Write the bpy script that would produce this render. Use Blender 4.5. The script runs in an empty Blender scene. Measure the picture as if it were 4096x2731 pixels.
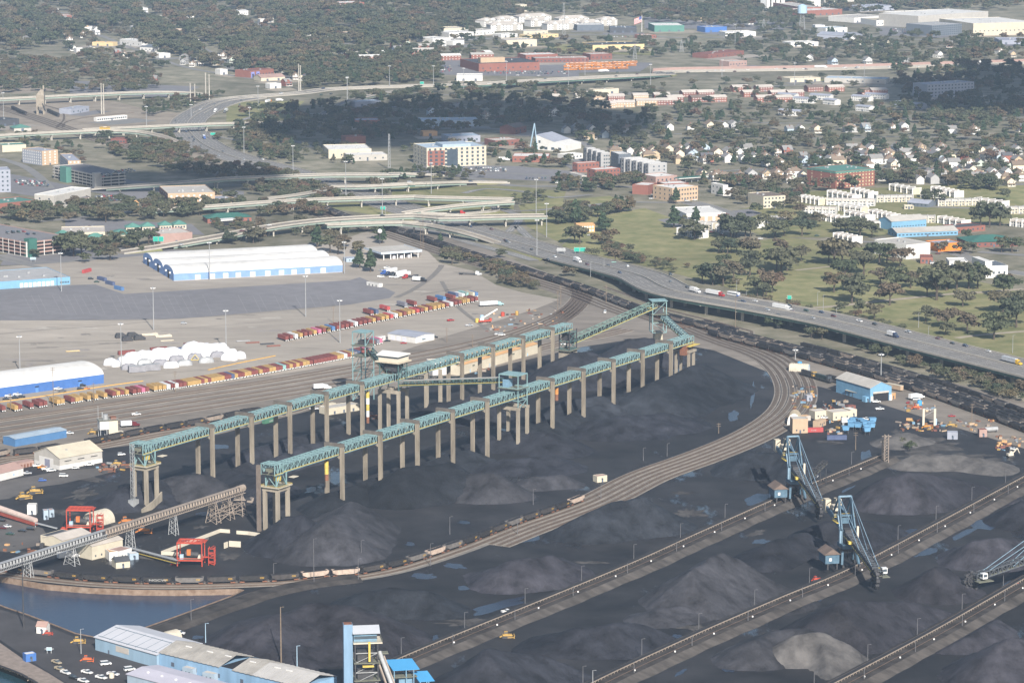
import bpy,bmesh,math,random
import numpy as np
from mathutils import Vector,Matrix,noise
from mathutils.geometry import tessellate_polygon
R=math.radians
random.seed(7)
scene=bpy.context.scene
col=scene.collection

# ------------------------------------------------------------------ camera,sky,sun,exposure
CAM_H,FOC,HZ,CX,CY=401.0,12800.0,-850.0,2048.0,1365.5     # height (m),focal length and horizon row in photo pixels
PITCH=math.atan((CY - HZ)/FOC)
cam_data=bpy.data.cameras.new('camera'); cam=bpy.data.objects.new('camera',cam_data); col.objects.link(cam)
cam.location=(0,0,CAM_H); cam.rotation_euler=(math.pi/2 - PITCH,0,0)
cam_data.sensor_width=36; cam_data.lens=FOC/4096*36; cam_data.clip_start=5; cam_data.clip_end=60000
scene.camera=cam
SUN_EL,SUN_AZ=R(32),R(14)          # azimuth: degrees to the right of straight behind the camera
world=bpy.data.worlds.new('World'); scene.world=world; world.use_nodes=True
wn=world.node_tree.nodes; bg=wn['Background']
sky=wn.new('ShaderNodeTexSky'); sky.sky_type='NISHITA'; sky.sun_disc=False
sky.sun_elevation=SUN_EL; sky.sun_rotation=R(180) - SUN_AZ; sky.air_density=1.0; sky.dust_density=1.2; sky.ozone_density=1.0
world.node_tree.links.new(sky.outputs[0],bg.inputs[0]); bg.inputs[1].default_value=0.07
sun_data=bpy.data.lights.new('sun','SUN'); sun=bpy.data.objects.new('sun',sun_data); col.objects.link(sun)
sun_data.energy=4.7; sun_data.angle=R(0.6); sun_data.color=(1.0,0.94,0.85)
sd=Vector((math.sin(SUN_AZ)*math.cos(SUN_EL),-math.cos(SUN_AZ)*math.cos(SUN_EL),math.sin(SUN_EL)))   # towards the sun
sun.rotation_euler=sd.to_track_quat('Z','Y').to_euler()
vs=scene.view_settings; vs.view_transform='Standard'; vs.look='None'; vs.gamma=1; vs.use_curve_mapping=False
vs.exposure=0.68
scene.cycles.use_denoising=True
scene.cycles.max_bounces=5; scene.cycles.diffuse_bounces=2; scene.cycles.glossy_bounces=2; scene.cycles.volume_bounces=1
scene.cycles.transparent_max_bounces=6
scene.cycles.sample_clamp_indirect=4

# ------------------------------------------------------------------ photo regions -> ground points
REG={1: (0,0,1.68),2: (1350,0,1.68),3: (2696,0,1.68),4: (0,900,1.68),5: (1350,900,1.68),6: (2696,900,1.68),
       7: (0,1798,1.68),8: (1350,1798,1.68),9: (2696,1798,1.68),'D': (0,0,0.5742),'A': (1540,880,3.92),'B': (3496,1480,3.92),
       'C': (1350,1350,2.94),'E': (2200,1150,3.357),'F': (2990,1700,3.357),'G': (480,1720,3.357),'H': (1300,2440,4.704),
       'I': (3100,1450,2.94),'J': (0,1400,3.092),'K': (380,1330,3.092),'L': (3100,700,3.092),'N': (2280,560,3.092),
       'O': (0,1950,3.092),'Q': (0,560,3.092),'S': (3400,2000,3.379),'T': (0,2380,3.36),'U': (600,2350,3.095),'V': (900,650,3.092)}
CP,SP=math.cos(PITCH),math.sin(PITCH)
def ray(r,x,y):
    ox,oy,k=REG[r]
    a=(ox+x/k - CX)/FOC; b=-(oy+y/k - CY)/FOC
    return Vector((a,CP+b*SP,-SP+b*CP))
def P(r,x,y,z=0.0):
    d=ray(r,x,y); t=(z - CAM_H)/d.z
    return Vector((d.x*t,d.y*t,z))
def PY(r,x,y,Y):
    d=ray(r,x,y); t=Y/d.y
    return Vector((d.x*t,Y,CAM_H+d.z*t))
def pts(r,s,z=0.0):
    "a run of 'x,y x,y' pairs of one region -> world points"
    return [P(r,*map(float,q.split(',')),z) for q in s.split()]

# ------------------------------------------------------------------ materials
MATS={}
def M(name,rgb,rough=0.8,var=0.18,scale=0.3,metal=0.0,rgb2=None,spec=0.3,bump=0.0,stretch=None,big=0.0,perobj=0.0):
    if name in MATS: return MATS[name]
    m=bpy.data.materials.new(name); m.use_nodes=True; MATS[name]=m
    nt=m.node_tree; n=nt.nodes; l=nt.links
    b=n['Principled BSDF']; b.inputs['Roughness'].default_value=rough; b.inputs['Metallic'].default_value=metal
    b.inputs['Specular IOR Level'].default_value=spec
    geo=n.new('ShaderNodeNewGeometry'); vec=geo.outputs['Position']
    if stretch:
        mp=n.new('ShaderNodeMapping'); mp.inputs['Scale'].default_value=stretch; l.new(vec,mp.inputs[0]); vec=mp.outputs[0]
    nz=n.new('ShaderNodeTexNoise'); nz.inputs['Scale'].default_value=scale; nz.inputs['Detail'].default_value=6; nz.inputs['Roughness'].default_value=0.65
    l.new(vec,nz.inputs['Vector'])
    rp=n.new('ShaderNodeMapRange'); rp.inputs[1].default_value=0.3; rp.inputs[2].default_value=0.7
    l.new(nz.outputs['Fac'],rp.inputs[0])
    mx=n.new('ShaderNodeMix'); mx.data_type='RGBA'
    c1=[max(0,c*(1 - var)) for c in rgb]; c2=list(rgb2) if rgb2 else [min(1,c*(1+var)) for c in rgb]
    mx.inputs[6].default_value=(*c1,1); mx.inputs[7].default_value=(*c2,1)
    l.new(rp.outputs[0],mx.inputs[0]); out=mx.outputs[2]
    if big:
        nb=n.new('ShaderNodeTexNoise'); nb.inputs['Scale'].default_value=scale*0.09; nb.inputs['Detail'].default_value=4; l.new(vec,nb.inputs['Vector'])
        r2=n.new('ShaderNodeMapRange'); r2.inputs[1].default_value=0.3; r2.inputs[2].default_value=0.7; r2.inputs[3].default_value=1 - big; r2.inputs[4].default_value=1+big
        l.new(nb.outputs['Fac'],r2.inputs[0])
        ml=n.new('ShaderNodeVectorMath'); ml.operation='SCALE'; l.new(out,ml.inputs[0]); l.new(r2.outputs[0],ml.inputs['Scale']); out=ml.outputs[0]
    if perobj:
        oi=n.new('ShaderNodeObjectInfo'); r3=n.new('ShaderNodeMapRange'); r3.inputs[3].default_value=1 - perobj; r3.inputs[4].default_value=1+perobj
        l.new(oi.outputs['Random'],r3.inputs[0])
        ml=n.new('ShaderNodeVectorMath'); ml.operation='SCALE'; l.new(out,ml.inputs[0]); l.new(r3.outputs[0],ml.inputs['Scale']); out=ml.outputs[0]
    l.new(out,b.inputs['Base Color'])
    if bump:
        bp=n.new('ShaderNodeBump'); bp.inputs['Strength'].default_value=1; bp.inputs['Distance'].default_value=bump
        l.new(nz.outputs['Fac'],bp.inputs['Height']); l.new(bp.outputs[0],b.inputs['Normal'])
    return m

# ------------------------------------------------------------------ mesh helpers
class MB:
    def __init__(s): s.v=[]; s.f=[]; s.mi=[]; s.sm=False
    def add(s,vs_,fs_,mi=0):
        o=len(s.v); s.v += [tuple(v) for v in vs_]; s.f += [tuple(i+o for i in f) for f in fs_]; s.mi += [mi]*len(fs_); return s
    def box(s,x0,x1,y0,y1,z0,z1,mi=0):
        return s.add([(x0,y0,z0),(x1,y0,z0),(x1,y1,z0),(x0,y1,z0),(x0,y0,z1),(x1,y0,z1),(x1,y1,z1),(x0,y1,z1)],
                     [(3,2,1,0),(4,5,6,7),(0,1,5,4),(1,2,6,5),(2,3,7,6),(3,0,4,7)],mi)
    def bar(s,a,b,w,h=None,mi=0):
        h=h or w; a,b=Vector(a),Vector(b); d=(b - a).normalized()
        side=d.cross(Vector((0,0,1)))
        side=Vector((1,0,0)) if side.length < 1e-4 else side.normalized()
        up=side.cross(d); side=side*w/2; up=up*h/2
        return s.add([a - side - up,a+side - up,a+side+up,a - side+up,b - side - up,b+side - up,b+side+up,b - side+up],
                     [(0,1,2,3),(7,6,5,4),(4,5,1,0),(5,6,2,1),(6,7,3,2),(7,4,0,3)],mi)
    def cyl(s,a,b,r0,r1=None,n=10,mi=0,caps=True):
        r1=r0 if r1 is None else r1; a,b=Vector(a),Vector(b); d=(b - a).normalized()
        q=d.to_track_quat('Z','Y'); vv=[]
        for c,r in ((a,r0),(b,r1)):
            for i in range(n):
                t=2*math.pi*i/n; vv.append(c+q @ Vector((r*math.cos(t),r*math.sin(t),0)))
        fs=[(i,(i+1) % n,n+(i+1) % n,n+i) for i in range(n)]
        if caps: fs += [tuple(range(n))[::-1],tuple(range(n,2*n))]
        return s.add(vv,fs,mi)
    def prism(s,prof,y0,y1,mi=0,axis='y'):
        n=len(prof)
        if axis == 'y': vv=[(x,y0,z) for x,z in prof]+[(x,y1,z) for x,z in prof]
        else: vv=[(y0,x,z) for x,z in prof]+[(y1,x,z) for x,z in prof]
        return s.add(vv,[tuple(range(n)),tuple(range(2*n - 1,n - 1,-1))]+[(i,i+n,(i+1) % n+n,(i+1) % n) for i in range(n)],mi)
    def mesh(s,name,mats,fix=True):
        me=bpy.data.meshes.new(name); me.from_pydata(s.v,[],s.f)
        if not isinstance(mats,(list,tuple)): mats=[mats]
        for m in mats: me.materials.append(m)
        if len(mats) > 1: me.polygons.foreach_set('material_index',s.mi)
        if fix and len(s.f) < 4000:
            bm=bmesh.new(); bm.from_mesh(me); bmesh.ops.recalc_face_normals(bm,faces=bm.faces); bm.to_mesh(me); bm.free()
        if s.sm: me.polygons.foreach_set('use_smooth',[True]*len(me.polygons))
        me.update(); return me
    def build(s,name,mats,parent=None,**kw):
        return link(name,s.mesh(name,mats),parent,**kw)
def link(name,me,parent=None,mat=None,**kw):
    o=bpy.data.objects.new(name,me); col.objects.link(o)
    if parent is not None: o.parent=parent
    if mat is not None: o.matrix_basis=mat
    for k,v in kw.items(): o[k]=v
    return o
def thing(name,label,cat,loc=(0,0,0),rz=0.0,group=None):
    o=bpy.data.objects.new(name,None); col.objects.link(o); o.location=loc; o.rotation_euler=(0,0,rz)
    o.empty_display_size=1; o['label']=label; o['category']=cat
    if group: o['group']=group
    return o
def tag(o,label,cat,group=None):
    o['label']=label; o['category']=cat
    if group: o['group']=group
    return o
CUBES={}
def cube_mesh(m):
    if m.name not in CUBES: CUBES[m.name]=MB().box(-.5,.5,-.5,.5,-.5,.5).mesh('block_'+m.name,m)
    return CUBES[m.name]
def bx(parent,name,m,x0,x1,y0,y1,z0,z1):
    return link(name,cube_mesh(m),parent,Matrix.Translation(((x0+x1)/2,(y0+y1)/2,(z0+z1)/2)) @ Matrix.Diagonal((x1 - x0,y1 - y0,z1 - z0,1)))
def barmat(a,b,w,h):
    a,b=Vector(a),Vector(b); d=b - a; L=d.length; d=d/L
    side=Vector((0,0,1)).cross(d)
    side=Vector((0,1,0)) if side.length < 1e-4 else side.normalized()
    up=d.cross(side)
    return Matrix.Translation((a+b)/2) @ Matrix((d,side,up)).transposed().to_4x4() @ Matrix.Diagonal((L,w,h,1))
def bar(parent,name,m,a,b,w,h=None):
    return link(name,cube_mesh(m),parent,barmat(a,b,w,h or w))
def copy_tree(o,parent=None,deep=True):
    c=o.copy(); col.objects.link(c); c.parent=parent
    if deep:
        for ch in o.children: copy_tree(ch,c)
    return c
def copy_list(o):
    return (o,[(c,[g for g in c.children]) for c in o.children])
def dup(rec,loc,rz=0.0,label=None,group=None,scale=None):
    o,ch=rec; r=o.copy(); col.objects.link(r); r.location=loc; r.rotation_euler=(0,0,rz)
    if scale: r.scale=scale
    if label: r['label']=label
    if group: r['group']=group
    for c,gs in ch:
        k=c.copy(); col.objects.link(k); k.parent=r
        for g in gs:
            q=g.copy(); col.objects.link(q); q.parent=k
    return r
def inside(p,poly):
    x,y=p[0],p[1]; c=False; n=len(poly)
    for i in range(n):
        x1,y1=poly[i][0],poly[i][1]; x2,y2=poly[i - 1][0],poly[i - 1][1]
        if (y1 > y) != (y2 > y) and x < (x2 - x1)*(y - y1)/(y2 - y1)+x1: c=not c
    return c
def sheet(name,loops,z,m,kind='structure',label=None):
    "flat ground sheet from world loops (first outer,then holes)"
    lp=[[Vector((p[0],p[1],0)) for p in q] for q in loops]
    tri=tessellate_polygon(lp); vv=[(p.x,p.y,z) for q in lp for p in q]
    mb=MB().add(vv,[t for t in tri]); me=mb.mesh(name,m,fix=False)
    bm=bmesh.new(); bm.from_mesh(me)
    for f in bm.faces:
        f.normal_update()
        if f.normal.z < 0: f.normal_flip()
    bm.to_mesh(me); bm.free()
    o=link(name,me); o['kind']=kind
    if label: o['label']=label
    return o
def smooth_line(p,step=8.0):
    "Catmull-Rom through 3-D points,resampled"
    p=[Vector(q) for q in p]; out=[]
    for i in range(len(p) - 1):
        a=p[i - 1] if i else p[0]*2 - p[1]; b,c=p[i],p[i+1]; d=p[i+2] if i+2 < len(p) else p[-1]*2 - p[-2]
        n=max(1,int((c - b).length/step))
        for k in range(n):
            t=k/n; out.append(0.5*((2*b)+(c - a)*t+(2*a - 5*b+4*c - d)*t*t+(3*b - a - 3*c+d)*t ** 3))
    out.append(p[-1]); return out
def frames(line):
    "unit tangents and left normals (horizontal)"
    T=[]
    for i in range(len(line)):
        d=line[min(i+1,len(line) - 1)] - line[max(i - 1,0)]; d.z=0; d.normalize(); T.append(d)
    return T,[Vector((-t.y,t.x,0)) for t in T]
def offset_line(line,off,dz=0.0):
    _,N=frames(line); return [p+n*off+Vector((0,0,dz)) for p,n in zip(line,N)]
def ribbon(mb,line,o0,o1,z0,z1=None,mi=0,zrel=True):
    "strip (z1 None) or box section swept along the line between lateral offsets o0..o1"
    _,N=frames(line); n=len(line); vv=[]
    if z1 is None:
        for p,nn in zip(line,N): vv += [p+nn*o0+Vector((0,0,z0)),p+nn*o1+Vector((0,0,z0))]
        fs=[(2*i,2*i+2,2*i+3,2*i+1) if o1 < o0 else (2*i+1,2*i+3,2*i+2,2*i) for i in range(n - 1)]
        fs=[f[::-1] for f in fs] if False else fs
        return mb.add(vv,[f[::-1] for f in fs] if o1 > o0 and False else fs,mi)
    for p,nn in zip(line,N):
        for o,z in ((o0,z0),(o1,z0),(o1,z1),(o0,z1)): vv.append(p+nn*o+Vector((0,0,z)))
    fs=[(0,1,2,3),tuple(4*(n - 1)+k for k in (3,2,1,0))]
    for i in range(n - 1):
        for k in range(4): fs.append((4*i+k,4*i+4+k,4*i+4+(k+1) % 4,4*i+(k+1) % 4))
    return mb.add(vv,fs,mi)
def at_len(line,step,start=0.0):
    "points,tangents every step metres along the line"
    out=[]; acc=start
    for i in range(len(line) - 1):
        a,b=line[i],line[i+1]; L=(b - a).length
        if L < 1e-6: continue
        while acc <= L:
            if acc >= 0: out.append((a+(b - a)*(acc/L),(b - a).normalized()))
            acc += step
        acc -= L
    return out
# ================================================================== setting: ground,water,yards,piles,tracks
m_ground=M('ground_city',(0.135,0.14,0.085),0.95,0.3,0.03,rgb2=(0.29,0.26,0.205),spec=0.1,big=0.25)
m_grass=M('park_grass',(0.165,0.19,0.08),0.95,0.22,0.05,rgb2=(0.29,0.26,0.14),spec=0.1,big=0.18)
m_coalground=M('coal_ground',(0.0095,0.010,0.0135),0.62,0.45,0.03,rgb2=(0.034,0.033,0.036),spec=0.4,big=0.4,bump=0.35)
def add_wet(m,lo=0.14):
    n=m.node_tree.nodes; l=m.node_tree.links; g=n.new('ShaderNodeNewGeometry'); mp=n.new('ShaderNodeMapping'); mp.inputs['Rotation'].default_value=(0,0,0.62); mp.inputs['Scale'].default_value=(1.7,0.6,1)
    nz=n.new('ShaderNodeTexNoise'); nz.inputs['Scale'].default_value=0.017; nz.inputs['Detail'].default_value=7; nz.inputs['Roughness'].default_value=0.62
    l.new(g.outputs['Position'],mp.inputs[0]); l.new(mp.outputs[0],nz.inputs['Vector']); r=n.new('ShaderNodeMapRange'); r.inputs[1].default_value=0.60; r.inputs[2].default_value=0.66; r.inputs[3].default_value=0.75; r.inputs[4].default_value=lo
    l.new(nz.outputs['Fac'],r.inputs[0]); l.new(r.outputs[0],n['Principled BSDF'].inputs['Roughness'])
add_wet(m_coalground,.10)
m_pave=M('terminal_concrete',(0.33,0.295,0.255),0.9,0.16,0.035,spec=0.15,big=0.2,stretch=(.7,1.8,1))
m_asph=M('parking_asphalt',(0.19,0.185,0.195),0.9,0.12,0.08,spec=0.15,big=0.08)
m_rail_dirt=M('railyard_gravel',(0.215,0.19,0.165),0.95,0.25,0.04,spec=0.1,big=0.2,stretch=(0.6,1.6,1))
m_dark_asph=M('dark_asphalt',(0.06,0.058,0.062),0.85,0.2,0.06,spec=0.2,big=0.2)
m_road=M('road_asphalt',(0.21,0.205,0.20),0.85,0.12,0.1,spec=0.2,big=0.1)
m_roadc=M('deck_concrete',(0.28,0.24,0.195),0.85,0.1,0.1,spec=0.2,big=0.08)
m_conc=M('concrete',(0.42,0.395,0.35),0.9,0.15,0.4,spec=0.2)
m_conc_d=M('weathered_concrete',(0.30,0.265,0.215),0.9,0.3,0.25,spec=0.15,stretch=(1,1,0.25))
m_quay=M('rusty_sheet_pile',(0.21,0.135,0.09),0.9,0.3,0.3,rgb2=(0.30,0.23,0.18),spec=0.1)
m_path=M('dirt_path',(0.33,0.29,0.23),0.95,0.15,0.1,spec=0.1)
m_white_line=M('white_paint',(0.72,0.70,0.66),0.7,0.1,0.5)
m_ball=M('ballast',(0.27,0.245,0.215),0.95,0.2,0.15,spec=0.1)
m_ball_d=M('sooty_ballast',(0.24,0.215,0.19),0.95,0.25,0.1,spec=0.1)
m_tie=M('sleeper_wood',(0.13,0.108,0.09),0.95,0.3,0.8,spec=0.1)
m_rail=M('rail_steel',(0.16,0.115,0.09),0.6,0.2,0.5,metal=0.3)
def mat_water(name,c,rough=0.12,bumpd=0.25,sc=0.35):
    m=bpy.data.materials.new(name); m.use_nodes=True; n=m.node_tree.nodes; l=m.node_tree.links; b=n['Principled BSDF']
    b.inputs['Base Color'].default_value=(*c,1); b.inputs['Roughness'].default_value=rough; b.inputs['IOR'].default_value=1.33
    g=n.new('ShaderNodeNewGeometry'); nz=n.new('ShaderNodeTexNoise'); nz.inputs['Scale'].default_value=sc; nz.inputs['Detail'].default_value=5
    l.new(g.outputs['Position'],nz.inputs['Vector']); bp=n.new('ShaderNodeBump'); bp.inputs['Distance'].default_value=bumpd
    l.new(nz.outputs['Fac'],bp.inputs['Height']); l.new(bp.outputs[0],b.inputs['Normal']); return m
m_water=mat_water('basin_water',(0.026,0.042,0.078),0.2,0.10,0.5)
m_water2=mat_water('harbour_water',(0.015,0.045,0.06))
m_puddle=mat_water('puddle_water',(0.022,0.03,0.05),0.25,0.06,0.3)

basin=pts(7,'-900,720 -400,790 0,852 300,905 600,930 900,942 1200,945 1600,937 1640,945 1560,985 1200,1118 900,1225 850,1245 640,1262')+pts('T','1000,515 700,395 350,262 60,165 0,140 -700,-60 -1500,-320')
harbour=pts('T','-900,700 -300,860 0,955 150,1010 300,1075 480,1179 700,1330 900,1500')+[P('T',900,2600),P('T',-2500,2600),P('T',-2500,700)]
BIG=14000
sheet('ground',[[(-BIG,600),(BIG,600),(BIG,22000),(-BIG,22000)],basin,harbour],0.0,m_ground)
for nm,lp,mm in (('basin_water',basin,m_water),('harbour_water',harbour,m_water2)):
    c=sum(lp,Vector())/len(lp)
    sheet(nm,[[c+(p - c)*1.03 for p in lp]],-2.6,mm)
mb=MB(); ribbon(mb,basin+[basin[0]],-0.8,0.05,-3.2,0.35); w=mb.build('quay_wall',m_quay)
tag(w,'rust brown sheet pile quay wall round the water basin','quay wall')

coal_outer=[P('D',*q) for q in ((-420,1060),(-120,1050),(240,1020),(500,990),(800,912),(1060,855),(1330,788),(1480,765),(1640,795),(1790,852),(1950,885),(2352,1012),(2600,1090),(2700,2400),(-1500,2400),(-900,1200))]
sheet('coal_yard',[coal_outer,basin,harbour],0.06,m_coalground)
sheet('railyard',[[P('D',*q) for q in ((-150,948),(300,908),(870,822),(1000,778),(1230,708),(1290,680),(1180,640),(900,535),(860,505),(900,500),(1010,530),(1200,605),(1420,690),(1640,760),(1880,800),(2120,860),(2400,935),(2400,1045),(2352,1030),(1950,905),(1790,865),(1640,805),(1480,775),(1330,798),(1060,862),(800,920),(500,998),(240,1030),(-150,1060))]],0.10,m_rail_dirt)
sheet('terminal_pavement',[[P('D',*q) for q in ((-150,622),(150,603),(300,590),(780,555),(830,535),(890,525),(965,560),(1010,605),(1085,622),(1140,655),(1200,672),(1285,688),(1230,710),(1000,780),(870,825),(300,912),(-150,952))]],0.14,m_pave)
sheet('parking_lot',[pts(4,'-150,440 490,405 640,400 830,465 1160,445 2352,372')+pts(5,'150,352 390,455 350,492')+pts(4,'2352,535 1200,632 330,642 -150,642')],0.19,m_asph)
sheet('worn_apron',[pts('T','-300,480 0,600 350,830 620,1010 900,1179 1200,1400 2200,1400 2300,1000 1950,930 1300,740 1270,600 1000,560 700,440 300,280 0,190 -300,100')],0.10,m_dark_asph)
sheet('office_lot',[pts(7,'-200,470 -20,440 120,470 290,530 330,600 230,650 40,690 -200,640')],.11,M('lot_asphalt',(.105,.098,.094),.9,.2,.05,big=.2))
sheet('workshop_yard',[pts(7,'-200,250 150,190 420,140 700,120 760,150 420,230 200,260 60,330 -200,360')],.105,M('lot_asphalt',(.105,.098,.094)))
sheet('shore_strip',[pts('T','-300,520 0,640 330,870 640,1040 960,1240 700,1300 480,1150 300,1050 150,990 0,935 -300,840')],0.15,M('shore_gravel',(0.24,0.2,0.175),0.95,0.25,0.3))
sheet('park',[[P('D',*q) for q in ((1290,565),(1360,500),(1480,478),(1540,500),(1630,530),(1720,556),(1800,545),(1960,560),(2060,590),(2130,606),(2215,640),(2500,700),(2500,900),(2352,845),(1900,725),(1700,668),(1500,615),(1340,580))]],0.10,m_grass)
sheet('lawn',[[P('D',*q) for q in ((1640,500),(1740,470),(1850,440),(2050,430),(2240,420),(2500,430),(2500,520),(2200,510),(2000,545),(1760,545))]],0.10,m_grass)
for s in ('700,470 900,462 1180,468 1180,500 1000,520 900,500','900,430 1180,428 1300,440 1290,470 1180,455 900,450','1190,470 1400,450 1450,470 1350,510 1290,560 1210,520','520,235 700,232 660,275 520,290','960,500 1090,512 1100,545 980,525'):
    sheet('interchange_verge',[pts('D',s)],0.03+random.random()*0.04,m_grass)
m_dirt=M('yard_dirt',(0.24,0.205,0.165),.95,.2,.03,rgb2=(.33,.285,.235),spec=.1,big=.15)
for s in ('-60,228 90,222 260,232 330,250 480,268 420,292 300,302 160,308 0,300 -60,300','200,318 330,325 430,352 520,385 600,418 560,422 440,388 300,352','-60,185 60,190 130,208 60,214 -60,212','880,515 980,520 1080,560 1150,600 1100,600 960,560','420,345 470,330 500,350 520,380 470,372'): sheet('bare_dirt',[pts('D',s)],.035+random.random()*.03,m_dirt)
sheet('ballfield',[pts('D','1230,100 1500,110 1500,128 1300,122')],0.08,m_grass)
sheet('lawn',[pts('D','1840,180 1960,185 1950,200 1830,195')],0.08,m_grass)
for s in ('1020,135 1330,150 1330,178 1000,172','1310,140 1500,145 1470,165 1310,168','950,378 1190,382 1330,395 1330,420 950,402','0,395 180,430 210,470 0,440','200,400 420,430 560,440 560,470 400,470 200,440','30,560 440,575 330,600 0,610','1510,505 1720,480 1750,490 1600,540','1480,40 1800,50 1800,70 1480,65','2020,62 2130,70 2130,85 2020,80','160,185 460,200 400,225 160,215','150,500 440,515 470,540 150,530'):
    sheet('car_park',[pts('D',s)],0.11+random.random()*0.04,m_asph)

# ---- puddles left on the yard floor
def puddle(r,cx,cy,rx,ry,rot=0):
    q=[]; ph=random.random()*9
    for i in range(22):
        t=2*math.pi*i/22; k=0.75+0.45*noise.noise(Vector((math.cos(t)*1.7,math.sin(t)*1.7,ph)))
        a,b=rx*k*math.cos(t),ry*k*math.sin(t)
        q.append(P(r,cx+a*math.cos(rot) - b*math.sin(rot),cy+a*math.sin(rot)+b*math.cos(rot)))
    sheet('puddle',[q],0.12+random.random()*0.02,m_puddle)
for a in ((8,590,850,110,24),(8,790,785,85,20,.1),(8,1260,600,150,32,-.2),(8,1090,1050,230,45,-.25),(8,850,930,60,20),(9,1290,60,60,70),(9,1200,125,110,14,-.3),(9,1545,112,105,14),(9,1545,565,105,28,-.3),
          (9,1960,560,150,22,-.45),(9,2110,510,130,40),(9,1700,690,110,26,-.3),(9,2285,225,60,22,-.3),(9,1900,1160,120,30,-.4),(9,2055,1065,50,18),(9,370,1475,55,24),(9,590,620,80,22),(9,2230,930,80,45,-.5),
          (9,950,1020,75,18,-.45),(9,560,330,130,40,-.3),(9,1640,1310,70,20,-.4),(9,1170,265,75,10,-.45),(6,395,1285,50,50,-.5),(6,528,1140,16,100,.12),(8,490,635,50,16),(8,850,490,60,14),(5,1400,1275,110,18),(5,1960,1080,60,14,-.3),
          (7,2090,270,60,22,-.4),(7,1370,430,80,18),(7,1320,600,130,20,-.1),(8,600,1290,110,40,-.4),(8,2000,1200,120,40,-.3),(8,2280,1270,60,40),(9,40,1500,60,18,-.5),(9,320,480,60,14,-.45),(7,1330,1260,60,16),(9,2250,430,110,18,-.5),(4,1480,1490,90,18),(4,1300,1440,60,8)):
    puddle(*a)
# ---- grey mud worn into the yard floor
m_mud=M('dry_mud',(0.055,0.052,0.053),0.95,0.45,0.12,rgb2=(0.12,0.113,0.11),spec=0.1,bump=0.3)
def mud(r,cx,cy,rx,ry,rot=0):
    q=[]; ph=random.random()*9
    for i in range(40):
        t=2*math.pi*i/40; k=0.7+0.8*noise.noise(Vector((math.cos(t)*2.6,math.sin(t)*2.6,ph)))
        a,b=rx*k*math.cos(t),ry*k*math.sin(t)
        q.append(P(r,cx+a*math.cos(rot) - b*math.sin(rot),cy+a*math.sin(rot)+b*math.cos(rot)))
    sheet('dry_mud',[q],0.085+random.random()*0.02,m_mud)
for a in ((7,300,210,160,26),(7,620,200,120,22,.1),(7,420,420,110,24),(7,120,300,90,24),(7,760,500,110,20),(7,1000,720,160,18,.1),(7,200,700,120,22,.1),(7,540,300,130,40,-.2),(7,620,380,170,16,.3),(8,1750,400,120,12),(9,620,1240,110,22,-.3),(9,120,1190,110,34),(9,1650,40,200,40),(9,2050,80,160,36),(6,1700,1480,260,60),(6,2000,1360,260,30),(6,1500,1400,60,40),(9,100,430,120,40),(8,2250,1090,130,40),(9,60,290,120,12),(8,900,1160,230,30),(7,1550,720,90,26),(9,560,560,80,20,-.3),(6,900,1080,80,30),(6,1050,1460,90,14),(7,1350,520,60,14),(8,1700,760,160,12),(6,1900,1560,260,30),(7,2050,890,260,10)):
    mud(*a)

# loop round the coal yard
loop_c=smooth_line(pts('E','1080,330 1450,455 1700,560')+pts(6,'40,690 180,745 330,800 480,850 600,905 680,970 730,1050 745,1130 720,1210 660,1280 560,1350 430,1420 270,1490 60,1570')+pts(8,'2000,178 1640,355 1200,512 800,668 400,795 100,852')+pts(7,'2200,862 1900,890 1530,905 1200,912 900,908 600,892 300,862 100,835 -300,770'),6)
b1=smooth_line(pts(8,'360,1480 700,1335 1400,1050 2000,800 2352,640')+pts(9,'300,545 740,350 1400,75 1420,66'),8)
b2=smooth_line(pts(8,'1600,1680 1900,1530 2352,1320')+pts(9,'300,1225 750,1030 1200,840 1800,525 2352,225 2600,90'),8)
b3=smooth_line(pts(9,'900,1720 1300,1510 1800,1240 2352,920 2650,740'),8)
KEEP=[([(p.x,p.y) for p in ln[::4]],w) for ln,w in ((b1,10.5),(b2,10.5),(b3,10.5),(loop_c,9),(offset_line(loop_c[:int(len(loop_c)*.74)],11),13))]
# ---- coal piles
m_coals=[M('coal_%d' % i,c,0.75,0.4,0.11,rgb2=[q*2.3 for q in c],spec=0.25,big=0.5,bump=1.2,stretch=(1,1,0.35)) for i,c in enumerate(((0.0155,0.0165,0.0215),(0.021,0.0205,0.0255),(0.014,0.016,0.0205),(0.027,0.027,0.0315)))]
def vnoise(x,y,seed):
    def hsh(i,j): return np.modf(np.sin(i*127.1+j*311.7+seed*17.3)*43758.5453)[0] % 1.0
    i,j=np.floor(x),np.floor(y); f,g=x - i,y - j; f,g=f*f*(3 - 2*f),g*g*(3 - 2*g)
    return (hsh(i,j)*(1 - f)+hsh(i+1,j)*f)*(1 - g)+(hsh(i,j+1)*(1 - f)+hsh(i+1,j+1)*f)*g - .5
m_spoil=M('pale_spoil',(0.07,0.066,0.067),0.9,0.4,0.09,rgb2=(0.15,0.142,0.138),bump=0.8)
def seg_dist(px,py,line):
    d=np.full(px.shape,1e9)
    for a,b in zip(line[:-1],line[1:]):
        ax,ay,bx_,by=a[0],a[1],b[0],b[1]; L=(bx_ - ax) ** 2+(by - ay) ** 2+1e-9
        t=np.clip(((px - ax)*(bx_ - ax)+(py - ay)*(by - ay))/L,0,1)
        d=np.minimum(d,np.hypot(px - ax - t*(bx_ - ax),py - ay - t*(by - ay)))
    return d
SINES=[(random.uniform(.03,.11),random.uniform(0,6.3),random.uniform(0,6.3)) for _ in range(9)]
PILES=[]
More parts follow.
